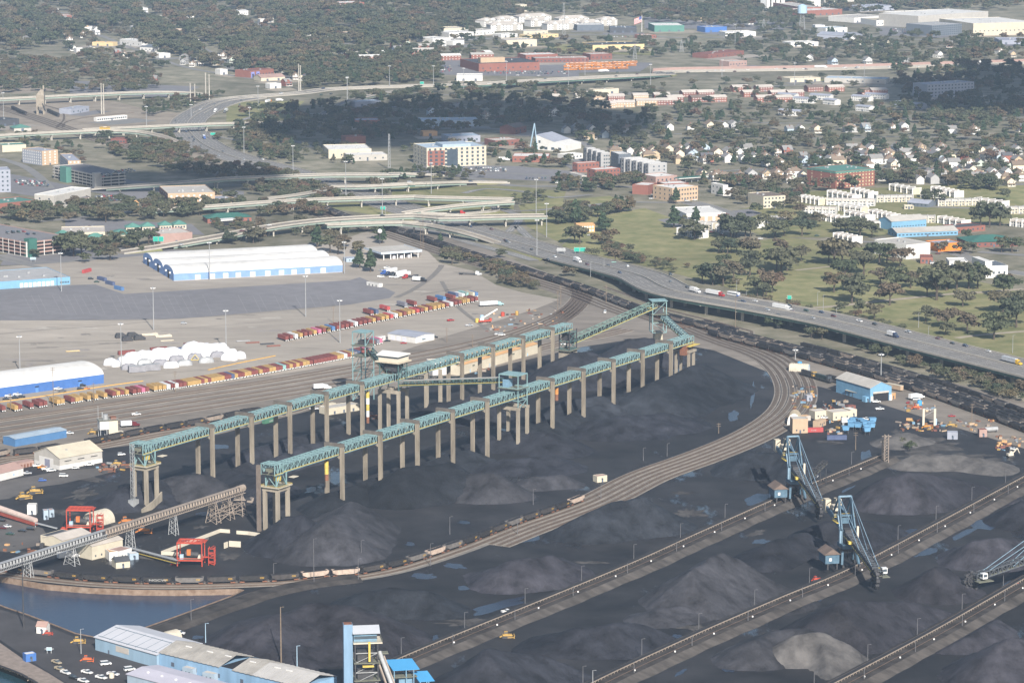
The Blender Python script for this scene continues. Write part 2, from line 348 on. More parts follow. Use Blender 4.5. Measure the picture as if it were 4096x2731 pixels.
def pile(label,crest,h,mi=0,tan=0.6,m=None,step=1.7):
    h *= 1.3; tan *= 1.15
    line=[c if isinstance(c,Vector) else P(*c,h) for c in crest]
    if len(line) == 1: line.append(line[0]+Vector((1,0,0)))
    rad=h/tan+6
    x0,x1=min(p.x for p in line) - rad,max(p.x for p in line)+rad; y0,y1=min(p.y for p in line) - rad,max(p.y for p in line)+rad
    nx,ny=max(8,int((x1 - x0)/step)),max(8,int((y1 - y0)/step))
    gx,gy=np.meshgrid(np.linspace(x0,x1,nx),np.linspace(y0,y1,ny))
    nz=sum(np.sin(gx*k*math.cos(a)+gy*k*math.sin(a)+b)*0.02/k ** 0.5 for k,a,b in SINES)
    d=seg_dist(gx+nz*7,gy+nz*6,line)
    sd_n=len(label)+len(PILES); big_n=vnoise(gx/26,gy/26,sd_n)*4.0+vnoise(gx/12,gy/12,sd_n+3)*1.9
    ang=np.arctan2(gy - sum(p.y for p in line)/len(line),gx - sum(p.x for p in line)/len(line))
    gul=np.abs(vnoise(ang*9,d/30,sd_n+5))*1.6*np.clip(d/8,0,1)
    fine=vnoise(gx/4.5,gy/4.5,sd_n+7)*0.55+np.random.RandomState(sd_n).normal(0,0.12,gx.shape)
    soft=1.0
    z=h - tan*(np.sqrt(d*d+soft*soft) - soft)+(nz*1.6+big_n - gul)*min(1,h/12)
    z=np.where(z > 0.3,z+fine*np.clip(z/2,0,1),z)
    for ln_,w_ in KEEP: z=np.minimum(z,(seg_dist(gx,gy,ln_) - w_)*.62)
    bot=-0.4
    keep=z > bot
    z=np.maximum(z,bot)
    idx=np.arange(nx*ny).reshape(ny,nx)
    q=np.stack([idx[:-1,:-1],idx[:-1,1:],idx[1:,1:],idx[1:,:-1]],-1).reshape(-1,4)
    q=q[keep.reshape(-1)[q].any(1)]
    used,inv=np.unique(q,return_inverse=True); v=np.stack([gx,gy,z],-1).reshape(-1,3)[used]
    me=bpy.data.meshes.new('coal_pile'); me.from_pydata(v.tolist(),[],inv.reshape(-1,4).tolist()); me.materials.append(m or m_coals[mi])
    me.polygons.foreach_set('use_smooth',[True]*len(me.polygons)); me.update()
    PILES.append((line,h,tan))
    return tag(link('coal_pile',me),label,'coal pile')
pile('broad black coal pile beside the curving rake of hopper wagons',[(8,1700,350),(8,2050,320)],13,2,0.5)
pile('low brown black coal pile with a flat top beside blue puddles',[(8,1180,740),(8,1450,700)],9,1,0.4)
pile('dark streaked coal pile below the pale ballast bank',[(8,200,930),(8,620,940)],8,2,0.42)
pile('very wide brownish coal heap behind the corrugated sheds',[(7,1750,1120),(7,2050,1030),(7,2330,1060)],13,1,0.38)
pile('rounded coal pile with pale rim between two conveyor banks',[(9,170,790),(9,380,690),(9,580,770)],15,3,0.6)
pile('high coal pile with dusty grey top near the blue roofed transfer hoods',[(8,1060,1300),(8,1400,1295)],17,0,0.6)
pile('low jet black coal pile between two yard conveyors',[(8,1560,1170),(8,2000,1160)],9,0,0.4)
pile('low muddy grey spoil heap beside the jet black pile',[(8,2150,1070),(8,2300,1050)],4,3,0.3)
pile('long flat topped coal pile below the muddy scrap ground',[(9,1450,170),(9,2020,135)],13,1,0.5)
pile('coal pile lying right behind the blue stacker tower',[(9,1020,470),(9,1420,450)],9,0,0.5)
pile('large brown coal pile under the bucket wheel',[(9,1180,1010),(9,1600,960),(9,1800,990)],14,1,0.45)
pile('small rounded coal cone behind the bucket wheel cab',[(9,1760,790),(9,1820,785)],11,1,0.6)
pile('coal pile beyond the long puddle and the boom with white cab',[(9,2030,590),(9,2330,580)],10,1,0.5)
pile('pale grey eroded spoil heap among the coal piles',[(9,830,1250),(9,1000,1235),(9,1190,1330)],9,3,0.6,m_spoil)
pile('low dark bank of coal wrapped round the pale grey heap',[(9,560,1280),(9,700,1210),(9,900,1200)],7,3,0.4)
pile('coal pile rising against the lowest yard conveyor',[(9,2230,1260),(9,2600,1180)],14,1,0.5)
pile('coal pile by the loop track under the far stacker',[(9,470,0),(9,700,0),(9,930,40)],10,2,0.5)
pile('black coal pile at the end of the long puddle',[(9,2330,350),(9,2600,320)],9,0,0.5)
pile('tall coal cone under the four legged front trestle tower',[(7,1900,450),(7,2010,455)],13,0,0.6)
pile('wide coal cone beside the front trestle tower',[(7,2200,490),(8,60,350)],13,3,0.5)
pile('coal ridge along the middle legs of the front trestle',[(8,420,130),(8,760,95)],13,2,0.52)
pile('coal shoulder with a pale face beside the trestle ridge',[(8,900,140),(8,1060,150)],11,3,0.55)
pile('coal pile lying between the two stackers',[(9,640,600),(9,860,530)],9,0,.5)
pile('broad coal pile before the junction tower legs',[(5,1520,1190),(5,1780,1160)],9,2,.45)
pile('low black coal spread behind the trackside hut',[(8,1120,50),(8,1450,40)],6,0,.35)
pile('coal heap on the open side of the rear trestle tower',[(7,800,270),(7,1080,215)],7,0,.4)
pile('pale grey mud bank below the scrap rows',[(6,1480,1420),(6,1560,1400)],4,3,.3,m_spoil)
pile('long pale mud bank beside the long flat coal pile',[(9,1620,30),(9,1900,40),(9,2120,60)],5,3,.3,m_spoil)
pile('small pale coal mound near the trackside hut',[(8,1330,175),(8,1510,165)],5,3,0.4)
pile('low coal spread beneath the front trestle junction tower',[(5,1150,1370),(5,1420,1400)],8,0,0.35)
pile('huge smooth coal pile filling the bend of the loop track',[(5,2100,1060),(5,2352,960),(6,200,930)],14,2,0.42)
pile('broad coal apron in front of the loop bend pile',[(5,1850,1300),(5,2200,1250)],7,0,0.25)
pile('steep coal pile under the end of the rear trestle',[(5,1560,850),(5,1700,840)],17,0,0.6)
pile('coal pile at the foot of the sloping conveyor pier',[(5,1960,770),(5,2130,755)],13,0,0.55)
pile('coal ridge between the two trestles',[(5,620,1190),(5,980,1180)],9,0,0.45)
pile('grey dusted coal heap beside the rear trestle tower',[(7,1180,175),(7,1420,180)],8,3,0.4)
pile('coal slope behind the long inclined conveyor',[(7,1520,120),(7,1780,180)],8,0,0.4)
pile('coal ridge along the legs of the rear trestle',[(4,1700,1500),(4,2300,1340)],6,0,0.35)
def coal_z(x,y):
    z=0.0
    for line,h,t in PILES:
        for a,b in zip(line[:-1],line[1:]):
            L=(b.x - a.x) ** 2+(b.y - a.y) ** 2+1e-9; k=min(1,max(0,((x - a.x)*(b.x - a.x)+(y - a.y)*(b.y - a.y))/L))
            z=max(z,h - t*math.hypot(x - a.x - k*(b.x - a.x),y - a.y - k*(b.y - a.y)))
    return z

# ---- tracks
def track(line,dirty=False,name='railway_track'):
    o=thing(name,'railway line','track'); del o['label'],o['category']; o['kind']='structure'
    n0=MB(); ribbon(n0,line,-2.2,2.2,0.05,0.32); n0.build('ballast_bed',m_ball_d if dirty else m_ball,o)
    n1=MB(); ribbon(n1,line,-1.3,1.3,0.32,0.42); s=n1.build('sleepers',m_tie,o); s['kind']='stuff'
    for k in (-0.75,0.75):
        n2=MB(); ribbon(n2,line,k - 0.09,k+0.09,0.42,0.62); n2.build('rail',m_rail,o)
    return o
track(loop_c,True)
mid=int(len(loop_c)*0.74)
for off in (-5,-10,-15,-20,5):
    ln=offset_line(loop_c,-off); track(ln[:mid] if off not in (-5,5) else ln,True)
# main line and reception tracks beyond the trestles
main_c=smooth_line(pts('V','1100,560 1500,720')+pts('A','-300,90 150,205 600,350 1000,480 1500,640 2030,795 2352,900')+pts('E','330,25 600,120 980,270 1230,355 1800,500 2350,650')+pts(6,'250,745 550,825 850,900 1150,985 1600,1120 2000,1260 2352,1395 2700,1530'),10)
for off in (0,5): track(offset_line(main_c,off))
for off in (-6,-11.5,-17): track(offset_line(main_c,off)[:int(len(main_c)*0.56)])
for off in (10.5,16): track(offset_line(main_c,off)[int(len(main_c)*0.5):])
track(offset_line(main_c,27)[int(len(main_c)*0.45):])
# marshalling yard on the terminal side
thr=pts(5,'1300,668 1430,612 1520,555 1575,500 1590,455 1540,420')
yard_lines=[]
for a in (('J',0,862,2350,562),('J',0,884,2350,588),('J',0,950,2350,636),('J',0,1012,2350,690),('J',0,1080,2350,742),('J',0,1130,2350,790)):
    k=len(yard_lines); s0=P('J',-300,a[2]+30); s1=P('J',0,a[2]); s2=P('K',1175,(a[2]+216+a[4])/2*0.5+((a[2]+33)+a[4])/4); s2=(s1+P('K',2350,a[4]))/2
    s3=P('K',2350,a[4]); e=[P(5,700,830+28*k),P(5,1100,735+20*k)]+[q+Vector((2.5*k,-6*k*(1 - i/6),0)) for i,q in enumerate(thr)]
    ln=smooth_line([s0,s1,s2,s3]+e,10); yard_lines.append(ln); track(ln,k > 2)
coal_lead=smooth_line(pts('J','-300,1400 0,1335 420,1290')+pts('K','0,1385 600,1265 1250,1155 1900,1025 2350,950')+pts(5,'250,1020 600,960 1200,850 1500,780 1700,745 1900,700'),10)
track(coal_lead,True); track(offset_line(coal_lead,-6.0),False); track(offset_line(coal_lead,-11.0),False)
for off in (0,6,12,18): track(offset_line(smooth_line(pts(1,'-200,690 0,740 200,800 400,870 600,940 800,990 1000,1050 1250,1110'),15),off))
track(smooth_line(pts(1,'420,860 450,820 600,790 900,760'),12)); track(smooth_line(pts(1,'380,860 430,800 400,740 250,700'),12))
for off in (0,7): track(offset_line(smooth_line(pts(1,'1900,1330 2150,1410 2350,1460')+pts('V','1100,600 1350,670 1700,800'),15),off))

# ---- banks that carry the yard conveyors and machine rails
m_bank=M('bank_gravel',(0.06,0.055,0.053),0.95,0.35,0.1,rgb2=(0.125,0.113,0.105),spec=0.1,stretch=(0.5,1.4,1))
m_banktop=M('bank_top',(0.04,0.037,0.037),0.95,0.3,0.12,rgb2=(0.085,0.077,0.073),spec=0.1)
BANKS=[]
def bank(line,w,h,slope=4.5):
    o=thing('embankment','x','x'); del o['label'],o['category']; o['kind']='structure'
    _,N=frames(line); n=len(line)
    def strip(nm,a,za,b,zb,m):
        vv=[]
        for i,(p,nn) in enumerate(zip(line,N)):
            j=0.35*math.sin(i*1.7)+0.25*math.sin(i*0.63)
            vv += [p+nn*(a+(j if za < 0.5 else 0))+Vector((0,0,za)),p+nn*(b+(j if zb < 0.5 else 0))+Vector((0,0,zb))]
        MB().add(vv,[(2*i,2*i+2,2*i+3,2*i+1) for i in range(n - 1)]).build(nm,m,o)
    strip('bank_crest',-w/2,h,w/2,h,m_banktop)
    strip('bank_slope',-w/2 - slope,0.05,-w/2,h,m_bank); strip('bank_slope',w/2,h,w/2+slope*0.7,0.05,m_banktop)
    return o
for b in (b1,b2,b3): bank(b,13,2.4); BANKS.append(b)
cause=smooth_line(pts(7,'2400,868 2100,905 1850,955 1600,1035 1300,1140 1050,1235 900,1290'),8)
bank(cause,9,1.6,5)
sheet('grey_shoulder',[[p for p in offset_line(loop_c[int(len(loop_c)*.5):int(len(loop_c)*.86)],10)]+[p for p in offset_line(loop_c[int(len(loop_c)*.5):int(len(loop_c)*.86)],3)][::-1]],0.16,M('pale_ballast',(0.2,0.185,0.165),0.95,0.25,0.15))

# ---- paths and streets
def road(name,line,w,z,m,lanes=0,curb=False):
    mb=MB(); ribbon(mb,line,w/2,-w/2,z); o=mb.build(name,m); o['kind']='structure'
    if lanes:
        k=MB()
        for i in range(1,lanes):
            off=-w/2+w*i/lanes
            for j in range(0,len(line) - 1,2): ribbon(k,line[j:j+2],off+0.12,off - 0.12,z+0.05)
        if k.v: q=k.build('lane_marking',m_white_line,o); q['kind']='stuff'
    for sgn in ((-1,1) if curb else ()):
        k=MB(); ribbon(k,line,sgn*w/2,sgn*(w/2+0.35),0.0,z+0.14); k.build('kerb',m_conc,o)
    return o
road('park_path',smooth_line(pts(6,'820,305 1000,285 1100,275'),10),5,0.16,m_path)
road('park_path',smooth_line(pts(6,'880,560 1100,545 1350,515 1600,490 1850,465 2100,450 2352,430'),10),8,0.16,m_path)
road('park_path',smooth_line(pts(6,'1900,760 2050,740 2352,715 2600,700'),10),6,0.16,m_path)
ROADS={}
ST=[(1,'0,190 400,215 800,205 1200,240',12),(1,'300,40 500,180 700,250',12),(1,'900,40 1150,200 1400,350 1560,470',12),(1,'1500,60 1900,230 2350,300',12),(2,'0,245 400,290 900,320',12),(2,'250,90 600,170 1000,230',12),(1,'100,60 700,110 1500,150 2350,170',12),(3,'0,140 800,190 1500,260 2350,280',12),('L','1240,780 1500,830 1900,870 2350,1010 2700,1140',14),('N','1480,770 1700,830 2000,940 2300,1040',22),('N','0,870 400,800 800,770 1250,775 1500,770',9),
      (2,'850,1190 1200,1250 1600,1250 2000,1260 2352,1330',12),(2,'380,1168 700,1178 1100,1165 1480,1190 1640,1240',12),(3,'2000,1250 2352,1240 2700,1235',12),(3,'350,1240 700,1225 1000,1215',10),
      (3,'1700,1390 2000,1400 2352,1440',9),(6,'2050,180 2300,200 2600,215',12),(6,'1240,110 1500,130 1720,180 2000,190',9),(6,'2240,310 2352,330 2700,380',16),(4,'0,200 180,250 420,250 640,225 900,175 1200,130 1500,95',9),(4,'-200,180 60,240 260,285',8),
      ('Q','500,1010 1000,960 1500,900 1900,860',10),('Q','0,230 300,330 500,470 620,600',10),(2,'300,820 700,850 1200,880 1650,960 1700,1130',9),(2,'1200,1050 1500,1090 1650,1180',8),(1,'700,250 900,330 1200,440 1500,500 1900,560',9),(2,'1000,260 1400,240 1900,235 2352,260',12),(3,'100,250 700,260 1300,240 1700,250 2352,300',12),
      (2,'700,640 1100,620 1600,610 2352,640',9),(3,'0,620 900,570 1500,560 2352,560',9),(3,'0,800 800,830 1500,800 2352,790',8),(3,'0,900 800,930 1600,920 2352,930',8),(3,'0,1010 800,1040 1600,1030 2352,1050',8),(3,'300,1150 900,1130 1700,1130 2352,1160',8)]
for r,s,w in ST: road('street',smooth_line(pts(r,s),25),w,0.17,m_road,curb=(w > 12))
m_kerby=M('yellow_kerb_paint',(0.62,0.36,0.08),0.8,0.15,0.4)
for s in ('0,1190 300,1150 700,1085 960,1050','1400,975 1600,930 1850,880'):
    mb=MB(); ribbon(mb,smooth_line(pts(4,s),10),-0.5,0.5,0.14,0.55); tag(mb.build('kerb_barrier',m_kerby),'low yellow painted kerb '+('beside the blue shed' if s[0] == '0' else 'behind the container row'),'kerb')
# cracks and seams of the terminal pavement
m_seam=M('tar_seam',(0.19,0.175,0.16),0.9,0.2,0.3)
mb=MB()
for s,w in (('0,733 300,705 700,680 1000,650',1.0),('300,640 900,640 1280,625 2000,570 2352,535',1.2),('0,800 1500,760',.5),('0,960 700,900',.5),('200,830 900,790',.4),('300,640 0,590',.6),('1200,700 1900,640',.5),('900,1020 1600,950',.4)):
    ribbon(mb,smooth_line(pts(4,s),15),w/2,-w/2,0.25)
for s,w in (('390,490 500,440 620,360 690,290 700,270',5),('700,380 800,540 1000,700',3.5),('560,470 800,430 900,420',1.5)):
    ribbon(mb,smooth_line(pts(5,s),10),w/2,-w/2,0.26)
k=mb.build('tar_seams',m_seam); k['kind']='structure'
m_pt=[M('patch_%d' % i,c,.9,.2,.1) for i,c in enumerate(((.25,.225,.195),(.40,.365,.32),(.21,.19,.17),(.29,.26,.24)))]
def patch(r,cx,cy,rx,ry,m,nm='pavement_patch'):
    ph=random.random()*9; q=[P(r,cx+rx*math.cos(t)*(.7+.8*noise.noise(Vector((math.cos(t)*2,math.sin(t)*2,ph)))),cy+ry*math.sin(t)*(.7+.8*noise.noise(Vector((math.cos(t)*2,math.sin(t)*2,ph+3))))) for t in [i*math.pi/14 for i in range(28)]]
    sheet(nm,[q],.15+random.random()*.03,m)
for _ in range(46):
    x,y=random.uniform(0,2300),random.uniform(650,1000); patch(4,x,y - (x*.03),random.uniform(30,150),random.uniform(3,11),random.choice(m_pt))
for _ in range(14): patch(5,random.uniform(100,1000),random.uniform(300,620),random.uniform(30,130),random.uniform(5,14),random.choice(m_pt))
for _ in range(8): patch(4,random.uniform(500,1100),random.uniform(300,380),random.uniform(30,90),random.uniform(4,9),random.choice(m_pt))
mb=MB()
for i in range(46):
    if random.random() < .35: continue
    a=P(4,60+i*48+random.random()*8,470+random.random()*4); b=P(4,60+i*48+70,600)
    ribbon(mb,[a,b],0.06,-0.06,0.24)
k=mb.build('bay_markings',M('worn_paint',(.36,.35,.35),.9,.1,.5)); k['kind']='structure'
# ================================================================== coal terminal: trestles,conveyors,machines,trains
m_teal=M('teal_steel',(0.21,0.335,0.35),0.55,0.2,0.4,spec=0.4)
m_teal_d=M('dark_teal_steel',(0.075,0.14,0.14),0.6,0.25,0.4)
m_belt=M('belt_rubber',(0.03,0.03,0.033),0.8,0.2,0.5)
m_deck=M('grating',(0.16,0.165,0.13),0.8,0.25,0.5)
m_yel=M('safety_yellow',(0.55,0.42,0.10),0.6,0.15,0.5)
m_galv=M('galvanised',(0.36,0.37,0.38),0.5,0.15,0.4,metal=0.2)
m_galv_rust=M('rusty_galvanised',(0.30,0.25,0.21),0.7,0.25,0.3)
m_blue_st=M('blue_steel',(0.17,0.29,0.40),0.5,0.2,0.4)
m_blue_pale=M('pale_blue_sheet',(0.36,0.50,0.62),0.6,0.12,0.2,stretch=(1,1,.3))
m_beige=M('beige_paint',(0.50,0.44,0.34),0.7,0.15,0.3)
m_cream=M('cream_sheet',(0.56,0.51,0.42),0.7,0.08,0.2)
m_red_st=M('red_steel',(0.42,0.065,0.04),0.6,0.15,0.5)
m_white=M('white_sheet',(0.66,0.65,0.63),0.6,0.06,0.2)
m_whitep=M('white_paint_metal',(0.70,0.70,0.70),0.45,0.04,0.2)
m_dark=M('dark_opening',(0.02,0.02,0.024),0.7,0.1,0.5)
m_glass=M('window_glass',(0.06,0.08,0.10),0.15,0.2,0.3,spec=0.6)
m_rust=M('rust',(0.20,0.09,0.055),0.85,0.35,0.4)
m_steel_d=M('dark_steel',(0.055,0.055,0.06),0.6,0.3,0.5)
m_tyre=M('tyre_rubber',(0.02,0.02,0.02),0.85,0.2,1)
m_coalload=M('wagon_coal',(0.018,0.018,0.021),0.7,0.4,0.6,bump=0.3)

def truss(parent,a,b,w,h,n,ms,t=0.32,roof=None,cross=True,deck=True,sub='truss_span'):
    "lattice gallery between bottom centre points a and b: deck mesh+chord,post,diagonal and strut pieces"
    a,b=Vector(a),Vector(b); d=(b - a); L=d.length; d.normalize(); s=Vector((-d.y,d.x,0)).normalized(); up=Vector((0,0,1))
    mb=MB()
    if deck:
        mb.bar(a+up*0.25,b+up*0.25,w*0.96,0.2)
        k=mb.build(sub,m_deck,parent)
        mb2=MB()
        for q in (-0.24,0.24): mb2.bar(a+s*w*q+up*1.1,b+s*w*q+up*1.1,w*0.26,0.5)
        mb2.build('belt',m_belt,k)
    else:
        k=mb.bar(a+up*0.2,b+up*0.2,w*0.3,0.15).build(sub,m_deck,parent)
    for q in (-.5,.5):
        for z in (0,h): bar(k,'chord',ms,a+s*w*q+up*z,b+s*w*q+up*z,t*1.25)
        for i in range(n+1):
            p=a+d*(L*i/n)+s*w*q; bar(k,'post',ms,p,p+up*h,t)
            if i < n:
                p2=a+d*(L*(i+1)/n)+s*w*q
                if i % 2: bar(k,'diagonal',ms,p,p2+up*h,t*.8)
                else: bar(k,'diagonal',ms,p+up*h,p2,t*.8)
    if cross:
        for i in range(n+1):
            p=a+d*(L*i/n)+up*h; bar(k,'strut',ms,p - s*w/2,p+s*w/2,t)
            if i < n: p2=a+d*(L*(i+1)/n)+up*h; bar(k,'diagonal',ms,p+s*w/2*(1 if i % 2 else -1),p2 - s*w/2*(1 if i % 2 else -1),t*.7)
    bar(k,'handrail',m_yel,a - s*(w/2+.25)+up*0.5,b - s*(w/2+.25)+up*0.5,0.18,0.35)
    if roof: bar(k,'roof_panel',roof,a+up*(h+.3),b+up*(h+.3),w*1.1,0.2)
    return k
m_leg=M('stained_leg_concrete',(.235,.20,.16),.9,.45,.22,rgb2=(.36,.315,.25),spec=.15,stretch=(1,1,.16)); m_beamd=M('sooty_beam',(.13,.115,.10),.9,.3,.3)
LU=58.0; SPAN=39.4; TH=38.0; GZ=31.6; GH=4.5; GW=7.0; GC=5.2; LEG=10.4
T1a,T1b=P(5,30,1470,TH),P(5,2255,775,TH)
tdir=(T1b - T1a).normalized(); TRZ=math.atan2(tdir.y,tdir.x); tperp=Vector((-tdir.y,tdir.x,0))
T2a=P(4,1425,1340,TH)
def tz(o,u,v,z=0.0):
    p=o+tdir*u+tperp*v; return Vector((p.x,p.y,z))
def make_trestle(origin,label,skip,i0=0,i1=10,left=True,end_u=None):
    o=thing('conveyor_trestle',label,'trestle',(origin.x,origin.y,0),TRZ)
    for i in range(i0,i1+1):
        u=i*SPAN
        if i in skip: continue
        for v in (0,LEG):
            bx(o,'leg',m_leg,u - 0.9,u+0.9,v - 1.05,v+1.05,0,TH - 1.9)
            bx(o,'corbel',m_conc_d,u - 0.75,u+0.75,v+(1.05 if v == 0 else -2.0),v+(2.0 if v == 0 else -1.05),GZ - 2.2,GZ - 0.6)
        bx(o,'cross_beam',m_beamd,u - 1.0,u+1.0,-1.05,LEG+1.05,TH - 1.9,TH)
        bx(o,'cross_beam',m_conc_d,u - 0.7,u+0.7,2.0,LEG - 2.0,GZ - 1.6,GZ - 0.5)
    if left: truss(o,(-LU+1.5,GC,GZ),(-1.3,GC,GZ),GW,GH,19,m_teal)
    for i in range(i0,i1):
        truss(o,(i*SPAN+1.3,GC,GZ),((i+1)*SPAN - 1.3,GC,GZ),GW,GH,12,m_teal)
    if end_u:
        truss(o,(i1*SPAN+1.3,GC,GZ),(end_u,GC,GZ),GW,GH,9,m_teal)
    if left:
        u=-LU+1
        ct=22.0
        for du in (-5,4.5):
            for v in (1.0,9.4): bx(o,'tower_leg',m_conc_d,u+du - 0.9,u+du+0.9,v - 0.95,v+0.95,0,ct)
        for du in (-5,4.5): bx(o,'ring_beam',m_conc_d,u+du - 0.91,u+du+0.91,-0.2,10.6,ct,ct+2)
        for v in (1.0,9.4): bx(o,'ring_beam',m_conc_d,u - 4.09,u+3.59,v - 0.9,v+0.9,ct+.02,ct+1.98)
        pf=MB().box(u - 7,u+6.4,-1,11.4,ct+2,ct+2.3).build('platform',m_deck,o)
        for a_,b_ in (((u - 7,-1),(u+6.4,-1)),((u+6.4,-1),(u+6.4,11.4)),((u - 7,11.4),(u+6.4,11.4)),((u - 7,-1),(u - 7,11.4))):
            bar(pf,'handrail',m_yel,(*a_,ct+3.3),(*b_,ct+3.3),0.16); bar(pf,'handrail',m_beige,(*a_,ct+2.6),(*b_,ct+2.6),0.16,0.5)
        for du in (-5,4.5):
            for v in (1.7,8.7):
                bar(o,'steel_post',m_teal,(u+du,v,ct+2.3),(u+du,v,GZ),0.6)
                bar(o,'steel_brace',m_teal,(u+du,v,ct+2.3),(u+du+(4 if du < 0 else -4),v,GZ),0.4)
            bar(o,'steel_brace',m_teal,(u+du,1.7,ct+2.3),(u+du,8.7,GZ),0.35)
        k=truss(o,(u - 8,GC,GZ),(u - 1.1+1.3,GC,GZ),9,6,3,m_teal,0.4)
        bx(o,'chute',m_yel,u - 3,u,2,5,GZ - 4,GZ); bx(o,'motor_house',m_deck,u - 6,u - 2,4,8,GZ+.4,GZ+3)
        bx(o,'side_platform',m_cream,u+6.4,u+11,-2,1.5,GZ - 3.4,GZ - 3.1)
    return o
for uu,lab in (((0,3.6),'coal ridge burying the first legs of the front trestle'),((5.6,9.4),'coal ridge burying the far legs of the front trestle')): pile(lab,[tz(T1a,uu[0]*SPAN,7),tz(T1a,uu[1]*SPAN,5)],7,2,.42)
for uu,lab in (((.6,3.4),'coal ridge burying the legs of the rear trestle'),((6.6,9),'coal ridge behind the far legs of the rear trestle')): pile(lab,[tz(T2a,uu[0]*SPAN,2),tz(T2a,uu[1]*SPAN,0)],6,0,.42)
tr1=make_trestle(T1a,'near teal lattice conveyor trestle on tall concrete portal legs',(5,),0,10,True,10*SPAN+36)
tr2=make_trestle(T2a,'rear teal lattice conveyor trestle on concrete legs beside the rail yard',(5,6),0,10,True,10*SPAN+30)
# elevator mast/shafts at the tower ends
u=-LU - 8
s=MB().box(u - 1.2,u+.4,9.5,11.5,0,TH - 1); s.build('lift_shaft',M('shaft_brown',(0.17,0.14,0.12),.8,.2,.3),tr1)
for dx in (0,1.6):
    for dy in (0,1.6): bar(tr2,'mast_post',m_galv,(u - 3+dx,5+dy,0),(u - 3+dx,5+dy,TH),0.22)
for k in range(19):
    bar(tr2,'mast_brace',m_galv,(u - 3,5,k*2),(u - 1.4,5,k*2+2),.15); bar(tr2,'mast_brace',m_galv,(u - 3,5+1.6*(k % 2),k*2),(u - 3,6.6 - 1.6*(k % 2),k*2+2),.15)
bx(tr2,'lift_cabin',m_galv,u - 4,u+.8,4,8,0,6); 
MB().add([(u - 5,-3,0),(u+6,-3,0),(u+16,-1,0),(u+16,-.2,0),(u+6,-2,0),(u - 5,-2,0),(u - 5,-3,2),(u+6,-3,5),(u+16,-1,8),(u+16,-.2,8),(u+6,-2,5),(u - 5,-2,2)],
         [(0,1,7,6),(1,2,8,7),(2,3,9,8),(3,4,10,9),(4,5,11,10),(5,0,6,11),(6,7,10,11),(7,8,9,10)]).build('wing_wall',m_conc_d,tr2)
MB().add([(u - 5,12,0),(u+4,12,0),(u+4,13,0),(u - 5,13,0),(u - 5,12,2),(u+4,12,8),(u+4,13,8),(u - 5,13,2)],[(0,1,5,4),(1,2,6,5),(2,3,7,6),(3,0,4,7),(4,5,6,7)]).build('wing_wall',m_conc_d,tr2)
# far end of the front trestle: four legged pier
u=10*SPAN+30
for du in (-3.5,3.5):
    for v in (0.5,10): bx(tr1,'leg',m_conc_d,u+du - .8,u+du+.8,v - .8,v+.8,0,26)
bx(tr1,'pier_cap',m_conc_d,u - 5,u+5,-1,11.5,26,27.6)
for du in (-3.5,3.5):
    for v in (1.5,9): bar(tr1,'steel_post',m_rust,(u+du,v,27.6),(u+du,v,GZ),.5)
bx(tr1,'platform',m_yel,u - 6,u+8,-2,3,GZ - 1.2,GZ - .9); bx(tr1,'chute',m_rust,u - 8,u - 3,1,5,GZ - 7,GZ - .5)
# junction tower on the front trestle
u=5*SPAN
for du in (-5.5,5.5):
    for v in (-1.5,12):
        bx(tr1,'leg',m_conc_d,u+du - .9,u+du+.9,v - .9,v+.9,0,25); bar(tr1,'steel_post',m_teal,(u+du,v,25),(u+du,v,46.5),.45)
    bx(tr1,'cross_beam',m_conc_d,u+du - 1,u+du+1,-2.6,13,25,26.8)
for z in (30.8,38.5,46.4):
    for v in (-1.5,12): bar(tr1,'frame_beam',m_teal,(u - 5.5,v,z),(u+5.5,v,z),.4)
    for du in (-5.5,5.5): bar(tr1,'frame_beam',m_teal,(u+du,-1.5,z),(u+du,12,z),.4)
for v in (-1.5,12): bar(tr1,'steel_brace',m_teal,(u - 5.5,v,25),(u+5.5,v,30.8),.3); bar(tr1,'steel_brace',m_teal,(u+5.5,v,25),(u - 5.5,v,30.8),.3)
bx(tr1,'roof_grid',m_teal,u - 5.7,u+5.7,-1.7,12.2,46.6,46.8); bx(tr1,'deck',m_deck,u - 6.5,u+6.5,-2.5,13,37.9,38.2); bx(tr1,'hoist',m_yel,u - 2,u+1,3,5,44.6,45.6); bx(tr1,'head_chute',m_blue_st,u - 3,u+2,7,11,38.2,43)
# control tower over the rear trestle
u=5*SPAN+4
for du in (-5,5):
    for v in (-2,12): bx(tr2,'leg',m_conc_d,u+du - .9,u+du+.9,v - .9,v+.9,0,24); bar(tr2,'steel_post',m_teal_d,(u+du,v,24),(u+du,v,44),.5)
    bx(tr2,'cross_beam',m_conc_d,u+du - 1,u+du+1,-3,13,24,26)
for v in (-2,12):
    bar(tr2,'steel_brace',m_teal_d,(u - 5,v,26),(u+5,v,32),.35); bar(tr2,'steel_brace',m_teal_d,(u+5,v,36),(u - 5,v,44),.35); bar(tr2,'steel_brace',m_teal_d,(u - 5,v,36),(u+5,v,44),.35)
bx(tr2,'platform',m_beige,u - 7.5,u+7.5,-4,14,43.6,44.4); bx(tr2,'machinery',m_steel_d,u - 4,u+4,0,9,38,43.4)
cab=MB().box(u - 6.3,u+6.3,-2.5,12,44.4,46.6).build('control_cabin',m_cream,tr2)
bx(cab,'window_band',m_glass,u - 6.2,u+6.2,-2.4,11.9,46.6,47.9)
MB().prism([(u - 7.2,47.9),(u+7.2,47.9),(u+7.2,48.6),(u,50.2),(u - 7.2,48.6)],-3.4,13).build('roof',m_white,cab)
for u2,v in ((5*SPAN+52,0),(5*SPAN+52,LEG),(5*SPAN+38,2)): bx(tr2,'leg',m_conc_d,u2 - .9,u2+.9,v - 1,v+1,0,GZ - .2)
